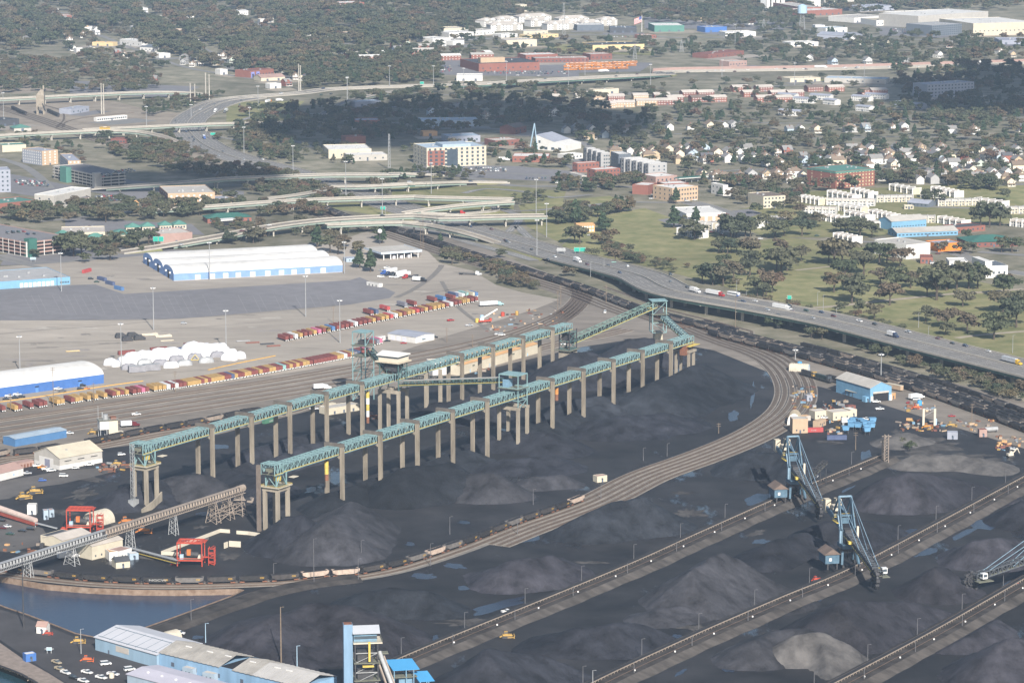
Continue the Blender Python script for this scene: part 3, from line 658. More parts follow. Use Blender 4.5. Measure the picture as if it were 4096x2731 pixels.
# teal steel tower left of the control cabin with its sloping feeder
st=thing('transfer_tower','teal steel transfer tower with open roof frame beside the control cabin','tower',P(5,175,1175),TRZ)
for x in (-5,5):
    for y in (-5,5): bar(st,'post',m_teal,(x,y,0),(x,y,46),.55)
for z in (10,20,30,37,46):
    for k in (-5,5): bar(st,'beam',m_teal if z > 30 else m_teal_d,(-5,k,z),(5,k,z),.4); bar(st,'beam',m_teal if z > 30 else m_teal_d,(k,-5,z),(k,5,z),.4)
for z0,z1 in ((0,10),(10,20),(20,30),(37,46)):
    for k in (-5,5): bar(st,'brace',m_teal,(-5,k,z0),(5,k,z1),.28); bar(st,'brace',m_teal,(k,5,z0),(k,-5,z1),.28)
for z in (30.3,37.3): bx(st,'floor',m_deck,-6,6,-6,6,z,z+.3)
bx(st,'roof_grid',m_teal,-5.4,5.4,-5.4,5.4,46.3,46.6); bx(st,'machinery',m_steel_d,-3,3,-3,2,37.6,40.5); bx(st,'stair',m_yel,5,6,-5,5,33,33.4)
def link_conveyor(label,a,b,w=4,h=3.2,n=14,ms=m_teal_d,roof=None):
    a,b=Vector(a),Vector(b); o=thing('conveyor_gallery',label,'conveyor',(a.x,a.y,0))
    off=Vector((a.x,a.y,0)); truss(o,a - off,b - off,w,h,n,ms,0.3,roof); return o
link_conveyor('dark feeder gallery between the steel tower and control cabin',Vector(st.location)+Vector((4,2,32)),tz(T2a,5*SPAN,5,36),4,3,8)
link_conveyor('long cross conveyor gallery joining the two trestles',tz(T2a,5*SPAN+2,-2,29),tz(T1a,5*SPAN,11,40.5),5,3,30,m_teal_d,M('hood_grey',(.42,.40,.36),.7,.15,.3))
link_conveyor('dark green gallery running from the control cabin to the long warehouse',tz(T2a,5*SPAN+6,8,31),PY(5,880,1050,2130),4,3,22)
# sloping conveyor with its head tower
hx,hy=104.5,2260.0
lo=tz(T2a,10*SPAN+34,GC,21)
o=link_conveyor('steep teal conveyor climbing from the rear trestle to the head tower',lo,(hx - 3,hy,34.5),6,4,22,M('sage_steel',(.17,.26,.23),.6,.2,.4))
ht=thing('head_tower','teal head tower with open cabin on a tapering concrete pier','tower',(hx,hy,0),R(10))
MB().add([(-4,-3,0),(4,-3,0),(4,3,0),(-4,3,0),(-2.6,-3,17),(2.6,-3,17),(2.6,3,17),(-2.6,3,17)],[(0,1,5,4),(1,2,6,5),(2,3,7,6),(3,0,4,7),(4,5,6,7)]).build('pier',M('pale_pier',(.42,.38,.29),.9,.3,.2,stretch=(1,1,.3)),ht)
for x in (-5,5):
    for y in (-5,5): bar(ht,'post',m_teal,(x,y,17),(x,y,39.5),.5)
for z in (17,24,30,39.5):
    for k in (-5,5): bar(ht,'beam',m_teal,(-5,k,z),(5,k,z),.4); bar(ht,'beam',m_teal,(k,-5,z),(k,5,z),.4)
for k in (-5,5): bar(ht,'brace',m_teal,(-5,k,30),(5,k,39.5),.3); bar(ht,'brace',m_teal,(-5,k,24),(5,k,17),.3); bar(ht,'brace',m_teal,(k,-5,24),(k,5,30),.3)
bx(ht,'floor',m_deck,-6,7,-6,6,30,30.3); bx(ht,'roof_grid',m_teal,-6,6,-6,6,39.7,40); bx(ht,'floor',m_deck,-5,5,-5,5,24,24.3); bx(ht,'side_platform',m_yel,-9,-6,-6,-3,35,35.3); bx(ht,'drive_house',m_steel_d,-3,3,-3,3,30.4,34)
link_conveyor('short teal gallery from the head tower down to the front trestle end',(hx+4,hy - 3,26),tz(T1a,10*SPAN+34,7,33.5),4,3,12,m_teal)
# dark lattice under the rear trestle end
lt=thing('lattice_tower','dark rusted lattice tower under the end of the rear trestle','tower',tz(T2a,10*SPAN+30,GC),TRZ)
for x in (-5,5):
    for y in (-4,4): bar(lt,'post',m_steel_d,(x,y,18),(x,y,32),.6)
for z in (18.3,24,30):
    for k in (-4,4): bar(lt,'beam',m_teal_d,(-5,k,z),(5,k,z),.45)
    for k in (-5,5): bar(lt,'beam',m_teal_d,(k,-4,z),(k,4,z),.45)
for z0,z1 in ((18,24),(24,30)):
    for k in (-4,4): bar(lt,'brace',m_teal_d,(-5,k,z0),(5,k,z1),.35); bar(lt,'brace',m_teal_d,(5,k,z0),(-5,k,z1),.35)
bx(lt,'pier',m_conc_d,0,6,-4,4,0,18); bx(lt,'pier',m_conc_d,-6,-2,-4,4,0,18); bx(lt,'machinery',m_steel_d,-3,4,-3,3,24.3,29); bx(lt,'platform',m_deck,-8,7,-6,6,17.6,18)
# telescopic loading chutes hanging from the galleries
def chute(label,p,z1,z0,cols,r=0.9):
    o=thing('loading_chute',label,'chute',(p.x,p.y,0)); n=len(cols)
    for i,m in enumerate(cols):
        a,b=z1 - (z1 - z0)*i/n,z1 - (z1 - z0)*(i+1)/n
        MB().cyl((0,0,b),(0,0,a),r - .06*i,r - .06*i,10).build('tube_section',m,o)
    MB().cyl((0,0,z1),(0,0,GZ),.25,.25,6).build('hanger',m_steel_d,o); return o
chute('yellow and white banded loading spout under the rear trestle',tz(T2a,4*SPAN+14,GC),29,9,[m_yel,m_whitep,m_yel,m_whitep,m_rust],1.2)
chute('short orange loading spout near the junction tower',tz(T1a,6*SPAN+14,GC),29,21,[M('chute_orange',(.5,.22,.06),.6),m_rust],1.2)
chute('yellow loading spout hanging beside the front trestle tower',tz(T1a,-8,GC),29,18,[m_yel,m_yel,m_rust],1.2)

# ---- long inclined conveyor over the quay
ca,cb=P('O',-260,1075,9.0),P(7,1630,270,14.0)
ic=thing('inclined_conveyor','long grey inclined belt conveyor striding over the quay on lattice bents','conveyor',(ca.x,ca.y,0))
o0=Vector((ca.x,ca.y,0)); A,B=ca - o0,cb - o0; d=(B - A); L=d.length; d.normalize(); sd_=Vector((-d.y,d.x,0)).normalized(); up=Vector((0,0,1)); mid_=A+d*L*.45
for q,(a,b,mt) in enumerate(((A,mid_,m_galv),(mid_,B,m_galv_rust))):
    k=MB().bar(a+up*.2,b+up*.2,3.6,.3).build('belt_gallery',m_deck,ic)
    bar(k,'belt',m_belt,a+up*1.0,b+up*1.0,1.6,.4)
    for s in (-1.9,1.9):
        bar(k,'lower_chord',mt,a+sd_*s - up*1.4,b+sd_*s - up*1.4,.35); bar(k,'upper_chord',mt,a+sd_*s+up*.3,b+sd_*s+up*.3,.35,.5)
        f=MB(); n=int((b - a).length/1.9)
        for i in range(n):
            p=a+d*(i*1.9)+sd_*s; f.bar(p - up*1.4,p+d*1.9+up*.2,.16)
        f.build('web_bracing',mt,k)['kind']='stuff'
    f=MB(); n=int((b - a).length/2.4)
    for i in range(n):
        p=a+d*(i*2.4); f.bar(p - sd_*1.7+up*.4,p - sd_*1.7+up*2.2,.9,.35)
    f.build('idler_frames',mt,k)['kind']='stuff'
    bar(k,'hood',mt,a+up*2.3+sd_*.3,b+up*2.3+sd_*.3,2.6,.25); bar(k,'gap_shade_sheet',m_steel_d,a - sd_*1.3+up*1.3,b - sd_*1.3+up*1.3,.12,1.9)  # dark sheet painted in for the shaded gap behind the idler frames
def lattice_bent(parent,base,top,w,spread,m,t=.3):
    base,top=Vector(base),Vector(top); h=top.z - base.z
    for s in (-1,1):
        for e in (-1,1): bar(parent,'bent_leg',m,base+sd_*s*spread+d*e*spread*.5,top+sd_*s*w/2+d*e*.6,t)
    n=4
    for i in range(n):
        f0,f1=i/n,(i+1)/n; w0=spread+(w/2 - spread)*f0; w1=spread+(w/2 - spread)*f1
        for e in (-1,1):
            c0=base.lerp(top,f0)+d*e*(spread*.5*(1 - f0)+.6*f0); c1=base.lerp(top,f1)+d*e*(spread*.5*(1 - f1)+.6*f1)
            bar(parent,'bent_brace',m,c0 - sd_*w0,c1+sd_*w1,t*.6); bar(parent,'bent_brace',m,c0+sd_*w0,c1 - sd_*w1,t*.6)
for (r,x,y) in ((7,260,870),(7,585,790),(7,900,660),(7,1195,575)):
    g=P(r,x,y) - o0; t=(g - A).dot(d)/d.dot(d); c=A+d*t; gg=Vector((c.x,c.y,0)); lattice_bent(ic,gg,c - up*1.5,3.4,2.6 if x != 585 else 4,m_galv)
for t in (L - 26,L - 14,L - 3): c=A+d*t; lattice_bent(ic,(c.x,c.y,0),c - up*1.5,3.6,4,m_galv_rust)
for z in (4,8):
    for s in (-3,3): bar(ic,'tower_beam',m_galv_rust,Vector(((A+d*(L - 26)).x,(A+d*(L - 26)).y,z))+sd_*s,Vector(((A+d*(L - 3)).x,(A+d*(L - 3)).y,z))+sd_*s,.35)
q0=A+d*(L - 26); q1=A+d*(L - 3)
for s in (-3,3):
    bar(ic,'tower_brace',m_galv_rust,Vector((q0.x,q0.y,.5))+sd_*s,Vector((q1.x,q1.y,8))+sd_*s,.3); bar(ic,'tower_brace',m_galv_rust,Vector((q1.x,q1.y,.5))+sd_*s,Vector((q0.x,q0.y,8))+sd_*s,.3)
k=MB().cyl(B - d*4+up*1.2,B+d*1+up*1.2,1.9,1.9,12).build('head_pulley_hood',m_galv_rust,ic)
bx(ic,'chute_platform',m_galv_rust,q1.x - 3,q1.x+7,q1.y - 3,q1.y+4,9.2,9.6)
lk=thing('tunnel_hood','rusty round conveyor hood running into the coal by the trestle tower','conveyor',P('G',1740,990))
e=P('G',2030,770,3) - Vector(lk.location); MB().cyl((0,0,1),e,1.7,1.7,12).build('hood',m_galv_rust,lk); bx(lk,'drive_house',m_rust,e.x - 2,e.x+2,e.y - 2,e.y+2,0,5)

# ---- yard conveyors on the banks
for bi,(ln,lab) in enumerate(((b1,'belt conveyor along the bank under the far stacker'),(b2,'belt conveyor along the bank under the near stacker'),(b3,'belt conveyor along the lowest bank'))):
    o=thing('yard_conveyor',lab,'conveyor',(0,0,0)); cl=offset_line(ln,2.5,2.4)
    k=MB(); ribbon(k,cl,-.9,.9,.9,1.25); k.build('belt',m_belt,o)
    for s in (-1.15,1.15): k=MB(); ribbon(k,cl,s - .12,s+.12,.7,1.15); k.build('stringer',m_galv_rust if s < 0 else m_steel_d,o)
    f=MB()
    for p,t in at_len(cl,3.0):
        n_=Vector((-t.y,t.x,0)); f.bar(p - n_*1.15,p - n_*1.15+up*.9,.2); f.bar(p+n_*1.15,p+n_*1.15+up*.9,.2)
    f.build('idler_posts',m_galv_rust,o)['kind']='stuff'
    for s in (-2.6,5.2): k=MB(); ribbon(k,offset_line(ln,s,2.42),-.1,.1,0,.25); k.build('machine_rail',m_rail,o)
    for p,t in at_len(offset_line(ln,-4.2,2.4),38,10):
        q=MB().box(-.35,.35,-.2,.2,0,.7).build('marker_box',m_whitep,o); q.location=p
def pole(label,p,h,m,name='lamp_post',group=None,head='lamp',r=0.16,cat='lamp post'):
    o=thing(name,label,cat,p,random.uniform(-.2,.2),group)
    MB().cyl((0,0,0),(0,0,h),r*1.3,r*.7,8).build('pole',m,o)
    if head == 'lamp': MB().bar((0,0,h - .1),(1.3,0,h+.1),.12).build('arm',m,o); bx(o,'lamp_head',m,.9,1.6,-.15,.15,h,h+.16)
    elif head == 'mast':
        MB().cyl((0,0,h - .8),(0,0,h - .5),1.5,1.5,12).build('ring',m,o)
        for i in range(6): t=i*math.pi/3; bx(o,'floodlight',m_whitep,1.5*math.cos(t) - .4,1.5*math.cos(t)+.4,1.5*math.sin(t) - .4,1.5*math.sin(t)+.4,h - 1.3,h - .7)
    elif head == 'cross':
        for z in (h - .6,h - 2): bar(o,'crossarm',m,(-1.4,0,z),(1.4,0,z),.18)
    return o
m_polyd=M('pole_dull',(.13,.13,.14),.7); m_woodpole=M('pole_wood',(.20,.155,.115),.9,.2,.4); m_galvp=M('pole_galvanised',(.30,.31,.32),.5,.1,.4)
for ln,off in ((b1,7.2),(b2,7.2),(b3,7.2)):
    for i,(p,t) in enumerate(at_len(offset_line(ln,off,.8),55,20)): pole('grey yard lamp post beside the bank conveyor',p,9,m_polyd,group='lamp posts along the conveyor banks')
    for i,(p,t) in enumerate(at_len(offset_line(ln,-5.5,2.2),55,45)): pole('short grey service pole beside the bank conveyor',p,5.5,m_polyd,group='service poles along the conveyor banks',head=None,cat='pole')
for (r,x,y,h) in ((8,1315,370,9),(8,755,570,10),(8,160,745,11),(8,1770,330,9),(8,1210,570,9),(8,625,780,12),(8,140,885,12),(7,2110,905,24),(7,1840,890,10),(7,1285,1165,12),(8,2055,75,8),(8,2215,45,8)):
    pole('grey trackside lamp post along the loop track',P(r,x,y),h,m_polyd,group='lamp posts along the loop track')
for (r,x,y,h,mm,lab) in ((7,1890,1480,30,m_woodpole,'tall wooden flood mast with yellow bollards by the sheds'),(8,970,1610,18,m_woodpole,'wooden pole in front of the dusty grey coal pile'),(7,1383,1345,13,m_blue_pale,'blue lamp mast beside the corrugated sheds'),(7,1997,1500,13,m_blue_pale,'blue lamp mast on a round concrete footing'),(7,160,1200,34,m_steel_d,'tall dark mast standing on the quay spit'),(8,880,1600,9,m_galvp,'grey lamp post by the blue roofed hoods'),(8,1715,1610,9,m_galvp,'grey lamp post beside the middle conveyor bank'),(7,545,1370,12,m_galvp,'silver mast by the dark lot and orange trailer')):
    o=pole(lab,P(r,x,y),h,mm,r=.3 if h > 20 else .2)
for q in ((7,1383,1345),(7,1997,1500)): k=MB().cyl((0,0,0),(0,0,2),1,1,12).build('lamp_footing',m_conc); k.location=P(*q)+Vector((.0,-.9,0)); tag(k,'round concrete lamp footing '+('near the corrugated sheds' if q[1] < 1500 else 'on the coal floor'),'footing')

# ---- stacker reclaimers
m_sk1=M('stacker_blue',(.085,.15,.21),.6,.25,.4); m_sk_lit=M('stacker_lit',(.20,.30,.39),.6,.2,.4)  # paler blue paints the lit beams, darker blue the shaded ones
def stacker(label,p,rz,full=True):
    m_blue_st,m_blue_pale=m_sk1,m_sk_lit
    o=thing('stacker_reclaimer',label,'stacker',p,rz)
    for x in (-5,5):
        for y in (-4.5,4.5):
            bar(o,'portal_leg',m_blue_st,(x,y,1.2),(x*.6,y*.8,8),1.1); b_=bx(o,'bogie',m_steel_d,x - 2.4,x+2.4,y - .5,y+.5,0.1,1.4)
    MB().cyl((0,0,8),(0,0,9.4),5,5,20).build('slew_ring',m_steel_d,o); MB().box(-5,5,-4.2,4.2,9.4,11.5).build('turntable',m_blue_st,o)
    for y in (-3.6,3.6):
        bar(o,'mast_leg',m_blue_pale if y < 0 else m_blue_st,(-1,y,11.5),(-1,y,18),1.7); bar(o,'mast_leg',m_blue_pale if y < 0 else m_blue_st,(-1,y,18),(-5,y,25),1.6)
        bar(o,'apex_leg',m_blue_st,(-5,y,25),(-6,y*.9,35),.9); bar(o,'apex_leg',m_blue_st,(-14,y,25),(-6,y*.9,35),.8); bar(o,'apex_leg',m_blue_st,(1,y,19),(-6,y*.9,35),.7)
        bar(o,'counter_girder',m_blue_st,(0,y,19),(-27,y,25),1.2,2.0); bar(o,'counter_stay',m_blue_st,(-6,y*.9,35),(-27,y,26),.3)
        bar(o,'boom_stay',m_blue_pale,(-6,y*.9,35),(30,y*.55,10.8),.24); bar(o,'boom_stay',m_blue_pale,(-6,y*.9,35),(50,y*.45,7.6),.24)
    bx(o,'chute_shade_box',m_steel_d,-3,2.5,-2.4,2.4,11.5,19); bx(o,'drive_house',m_sk1,-12,-6,-2.6,2.6,20.5,23.5)  # dark chute box added for mass and painted shading inside the tower
    bar(o,'apex_beam',m_blue_pale,(-6,-3.3,35),(-6,3.3,35),.8); bar(o,'tie_beam',m_blue_st,(-5,-3.6,25),(-5,3.6,25),.9); bar(o,'tie_beam',m_blue_st,(-1,-3.6,18),(-1,3.6,18),1)
    for i in range(5): x=-8 - i*4.5; bar(o,'counter_strut',m_blue_st,(x,-3.6,20.8+i),(x,3.6,20.8+i),.35)
    for y0,y1 in ((-4.4,-1.4),(1.4,4.4)): bx(o,'counterweight',m_beige,-30,-25.5,y0,y1,22,29)
    bx(o,'winch_house',m_cream,-24,-20,-2,2,24,27); bx(o,'walkway',m_yel,-10,-2,-5.6,-4.4,21.6,21.8)
    w_=bx(o,'walkway',m_yel,-7.2,-6.2,-5.6,5.6,24,24.2); 
    for z in (24.8,25.5): bar(o,'walkway_rail',m_yel,(-7.2,-5.6,z),(-7.2,5.6,z),.14); bar(o,'walkway_rail',m_yel,(-10,-5.6,z - 2.4),(-2,-5.6,z - 2.4),.14)
    k=truss(o,(0,0,15.0),(52,0,6),4.2,3.0,20,M('boom_grey',(.085,.095,.11),.6,.2,.4),.36)
    w=MB()
    for i in range(24):
        t0,t1=2*math.pi*i/24,2*math.pi*(i+1)/24
        for r0,r1 in ((2.2,2.8),(3.9,4.4)):
            v=[(52+r*math.cos(t),y,5.2+r*math.sin(t)) for t in (t0,t1) for r in (r0,r1) for y in (-2.6,-1.6)]
            w.add(v,[(0,2,6,4),(1,3,7,5),(0,1,5,4),(2,3,7,6)])
    wh=w.build('bucket_wheel',m_steel_d,o)
    for i in range(9):
        t=2*math.pi*i/9; c=Vector((52+4.7*math.cos(t),-2.1,5.2+4.7*math.sin(t))); bar(wh,'bucket',m_steel_d,c - Vector((-math.sin(t),0,math.cos(t)))*.8,c+Vector((-math.sin(t),0,math.cos(t)))*.8,1.9,1.3); bar(wh,'spoke',m_steel_d,(52,-2.1,5.2),c,.35)
    cb_=bx(o,'cab',m_whitep,47.5,50.3,2.4,5,7.2,10); bx(o,'cab_window',m_glass,49.5,50.36,2.7,4.7,8.1,9.5); bx(o,'cab_window',m_glass,47.9,49.9,4.4,5.06,8.1,9.5); bx(o,'gearbox',m_yel,46,48,1,2.4,7,9.6); bx(o,'tip_platform',m_deck,44,53,1.6,5.6,5.6,5.9)
    bx(o,'boom_platform',m_yel,12,14.5,-4.2,-2,14.2,15.6); bx(o,'service_ladder',m_cream,3,4,3.5,4.6,11,21)
    h=bx(o,'machine_house',m_blue_st,-2,9.5,-15,-7.5,3.2,8); 
    MB().prism([(-15.8,8),(-6.8,8),(-11.3,11)],-2.6,10.1,axis='x').build('house_roof',M('roof_brown',(.16,.12,.10),.85,.25,.3),o)
    bx(o,'hatch',m_whitep,9.5,9.56,-13,-11.6,4.6,6.2)
    for x in (-1,9): bx(o,'house_leg',m_steel_d,x - .4,x+.4,-14,-13.2,0,3.2); bx(o,'house_leg',m_steel_d,x - .4,x+.4,-9,-8.2,0,3.2)
    return o
m2=P(9,1165,800); m1=P('D',3180*.5742,2010*.5742)
bd=math.atan2(-53,11)
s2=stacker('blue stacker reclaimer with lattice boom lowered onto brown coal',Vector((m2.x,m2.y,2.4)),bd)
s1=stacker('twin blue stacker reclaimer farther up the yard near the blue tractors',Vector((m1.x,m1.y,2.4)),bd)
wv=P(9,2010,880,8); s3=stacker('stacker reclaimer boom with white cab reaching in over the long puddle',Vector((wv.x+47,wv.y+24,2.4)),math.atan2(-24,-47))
for base,lab in ((m1,'dark tripper ramp of the farther stacker'),(m2,'dark tripper ramp behind the stacker house')):
    dr=(b1[40] - b1[10]).normalized() if base is m1 else (b2[40] - b2[10]).normalized()
    o=thing('tripper_ramp',lab,'conveyor',Vector((base.x,base.y,2.4)),math.atan2(dr.y,dr.x))
    if base is m1: truss(o,(52,6,10),(6,3,2),3,2,14,m_steel_d,.3)
    else: truss(o,(30,4,2),(4,3,9),3,2,10,m_steel_d,.3)
    for x,z in ((16,3.4),(30,6),(46,9)) if base is m1 else ((12,6),(22,3.5)):
        for y in (2.4,6): bar(o,'ramp_leg',m_steel_d,(x,y,0),(x,y,z),.4)
    bar(o,'walkway',m_cream,(8,9,9.5),(30,12,7),1.4,.9)

# ---- transfer tower and hoods at the near edge of the yard
tb=P('H',440,1370+430)
tt=thing('elevator_tower','pale blue lift tower with a gabled lookout cabin and open steel frame','tower',(tb.x,tb.y,0),R(8))
zt=PY('H',440,245,tb.y).z
MB().box(-2,2,-2.2,2.2,0,zt).build('lift_shaft',M('blue_shaft',(.17,.27,.39),.6,.2,.3,stretch=(1,1,.15)),tt); bx(tt,'shaft_cap',m_rust,-1.8,1.8,-2,2,zt,zt+.12)
cz=PY('H',830,600,tb.y).z
fl=MB().box(2.1,15,-4,7,cz,cz+.5).build('gallery_floor',m_cream,tt)
for a,b in (((2.1,-4),(15,-4)),((15,-4),(15,7))): bar(fl,'handrail',m_deck,(*a,cz+1.5),(*b,cz+1.5),.12); bar(fl,'handrail',m_deck,(*a,cz+1),(*b,cz+1),.12)
bx(tt,'cabin',m_blue_st,2.4,12.6,-2.6,5.6,cz+.5,cz+4.6); bx(tt,'cabin_window',m_glass,2.6,12.64,-2.64,5.5,cz+1.9,cz+3.3)
MB().prism([(-4.1,cz+4.6),(7.1,cz+4.6),(1.5,cz+7.2)],1.9,14,axis='x').build('roof',M('roof_pale',(.40,.42,.46),.5,.06,.2),tt)
MB().prism([(-3.9,cz+4.5),(6.9,cz+4.5),(1.5,cz+7)],13.9,14.06,axis='x').build('gable',m_blue_st,tt)
for x in (3,13):
    for y in (-3,6): bar(tt,'frame_post',m_steel_d,(x,y,0),(x,y,cz),.5)
for i in range(6):
    z=cz*(i+.6)/6.6
    for y in (-3,6): bar(tt,'frame_beam',m_galv if i % 2 else m_steel_d,(3,y,z),(13,y,z),.35)
    for y in (-3,): bar(tt,'frame_brace',m_galv,(3,y,max(0,z - cz/6.6)),(13,y,z),.22)
    bar(tt,'frame_beam',m_steel_d,(13,-3,z),(13,6,z),.35)
for z in (cz - 9,cz - 17): bx(tt,'floor',m_deck,2.4,14,-4,6.5,z,z+.3); bx(tt,'machinery',m_steel_d,4,11,-2,5,z+.3,z+5)
bx(tt,'ladder',m_yel,8.7,9.6,-4.4,-4.05,cz - 8,cz+1)
bx(tt,'bay_platform',m_yel,6,11,-5.6,-4,cz - 10.2,cz - 9.6); bx(tt,'side_bay',m_deck,14,18,0,4,cz - 6,cz - 5.6)
MB().cyl((14,1,cz - 5),(23,-14,cz - 30),1.0,1.0,12).build('discharge_tube',m_galv,tt); bar(tt,'conveyor_side',m_galv_rust,(12.6,0,cz - 7),(21,-15,cz - 32),.7); bar(tt,'conveyor_side',m_galv_rust,(16,1,cz - 7),(25,-14,cz - 32),.6)
m_hood=M('bright_blue_roof',(.06,.26,.50),.5,.06,.2)
def hood(label,r,x,y,w,dpt,z):
    p=PY(r,x,y,tb.y+12); o=thing('transfer_hood',label,'canopy',(p.x,p.y,0),R(12)); z=p.z
    MB().add([(-w/2,-dpt/2,z - 1.2),(w/2,-dpt/2,z - 1.2),(w/2 - 2,dpt/2,z+1.6),(-w/2 - 2,dpt/2,z+1.6),(-w/2,-dpt/2,z - .9),(w/2,-dpt/2,z - .9),(w/2 - 2,dpt/2,z+1.9),(-w/2 - 2,dpt/2,z+1.9)],[(3,2,1,0),(4,5,6,7),(0,1,5,4),(1,2,6,5),(2,3,7,6),(3,0,4,7)]).build('roof',m_hood,o)
    for a in (-w/2+.6,0,w/2 - 2.6):
        for b in (-dpt/2+.4,dpt/2 - .6): bar(o,'post',m_blue_st,(a,b,0),(a,b,z - (.9 if b < 0 else -1.2)),.4)
        bar(o,'brace',m_blue_st,(a,-dpt/2+.4,z - 14),(a,dpt/2 - .6,z - 2),.25)
    bx(o,'platform',m_deck,-w/2,w/2 - 1,-dpt/2,dpt/2,z - 4.6,z - 4.3); bx(o,'machinery',m_blue_st,-w/4,w/4,-dpt/4,dpt/4,z - 12,z - 4.6)
    return o
hood('bright blue sloping hood roof beside the pale blue lift tower','H',1500,1030,12,8,0); hood('smaller bright blue hood roof at the end of the conveyor','H',1890,1250,7,7,0)

# ---- red hopper frames
def red_frame(label,p,rz):
    o=thing('receiving_hopper',label,'hopper',p,rz)
    W,D_,z0,z1=13,9,3.2,12.5
    for x in (-W/2,W/2):
        for y in (-D_/2,D_/2): bar(o,'post',m_red_st,(x,y,0),(x,y,z1),.5)
    for z in (z0,z1):
        for y in (-D_/2,D_/2): bar(o,'beam',m_red_st,(-W/2,y,z),(W/2,y,z),.6,.7)
        for x in (-W/2,W/2): bar(o,'beam',m_red_st,(x,-D_/2,z),(x,D_/2,z),.6,.7)
    for i in range(6): x=-W/2+W*(i+.5)/6; bar(o,'roof_beam',m_red_st,(x,-D_/2,z1),(x,D_/2,z1),.35); 
    for i in range(3): y=-D_/2+D_*(i+.8)/3.6; bar(o,'roof_beam',m_red_st,(-W/2,y,z1+.2),(W/2+2,y,z1+.2),.3)
    bx(o,'floor',m_deck,-W/2+.4,W/2 - .4,-D_/2+.4,D_/2 - .4,z0,z0+.3); bx(o,'handrail',m_red_st,-W/2,W/2,-D_/2 - .3,-D_/2 - .2,z0+1,z0+1.3)
    bx(o,'drive_motor',m_blue_pale,-5.5,-3.6,-3,-1,z0+.3,z0+2.6); bx(o,'drive_unit',M('motor_orange',(.55,.16,.05),.6),-2,0,-1.5,.5,z0+2,z0+5); MB().cyl((-3,0,z0+2.6),(4,0,z0+2.0),1.5,1.5,12).build('crusher_drum',m_steel_d,o); bx(o,'gear_case',m_cream,3.6,6,-1,1.6,z0+.3,z0+2)
    for x in (9.5,12.5):
        for y in (-1.6,1.6): bar(o,'stair_post',m_red_st,(x,y,0),(x,y,9.5),.35)
    for i in range(4): z=1.5+i*2.4; bar(o,'stair_flight',m_red_st,(9.5,-1.6,z),(12.5,-1.6,z+2.0*(1 if i % 2 else -.5)),1.0,.2); bx(o,'landing',m_red_st,9.3,12.7,-1.7,1.7,z,z+.2)
    bar(o,'gangway',m_red_st,(W/2,0,z0+1),(9.5,0,z0+1),1.6,.5)
    for s in (-1,1): bar(o,'chute_side',m_red_st,(-W/2,s*1.5,.8),(-W/2 - 4,s*1.5,.5),.4,2.4)
    return o
red_frame('red steel hopper frame inside the white walled bay',P(7,1285,770),R(-4)); red_frame('red steel hopper frame beside the cream quonset hut',P(7,540,545),R(-4))
ww=thing('bunker_wall','low white concrete wall kinked round the coal bay','wall',(0,0,0))
for a,b in (((7,1085,705),(7,1480,555)),((7,1480,555),(7,1545,560)),((7,1590,566),(7,1670,572)),((7,1670,572),(7,1750,584)),((7,1085,705),(7,1200,712))):
    A_,B_=P(*a),P(*b); bar(ww,'wall_panel',m_cream,A_+up*1.0,B_+up*1.0,.5,2.0)
for a,b,lab in (((7,1540,650),(7,1618,655),'white concrete block panel standing beyond the red hopper'),((7,1507,664),(7,1530,655),'narrow white concrete panel leaning beside the block panel')): k=MB().bar(P(*a)+up*1.6,P(*b)+up*1.6,.5,3.2).build('concrete_panel',m_cream); tag(k,lab,'panel')
lowc=thing('low_conveyor','dark low conveyor leading from the cream shed to the red hopper','conveyor',(0,0,0)); truss(lowc,P(7,840,672,.3),P(7,1195,765,1.5),2.4,1.6,20,m_steel_d,.2,m_galv)
flc=thing('tube_conveyor','pinkish covered conveyor with red side beam by the car park','conveyor',(0,0,0))
a,b=P(7,-60,380,5),P(7,240,480,3); bar(flc,'side_beam',M('red_oxide',(.30,.07,.05),.7,.2,.3),a - up*2,b - up*1.4,2.4,2.0); MB().cyl(a+up*.4,b+up*.4,1.9,1.5,12).build('hood',M('hood_pink',(.5,.40,.36),.8,.15,.3),flc); bar(flc,'ramp',m_galv,P(7,240,490,3),P(7,385,528,.4),1.6,.4)
for q in ((7,137,485),(7,238,520)): g=P(*q); bar(flc,'leg',m_galv,g,g+up*3,.4)

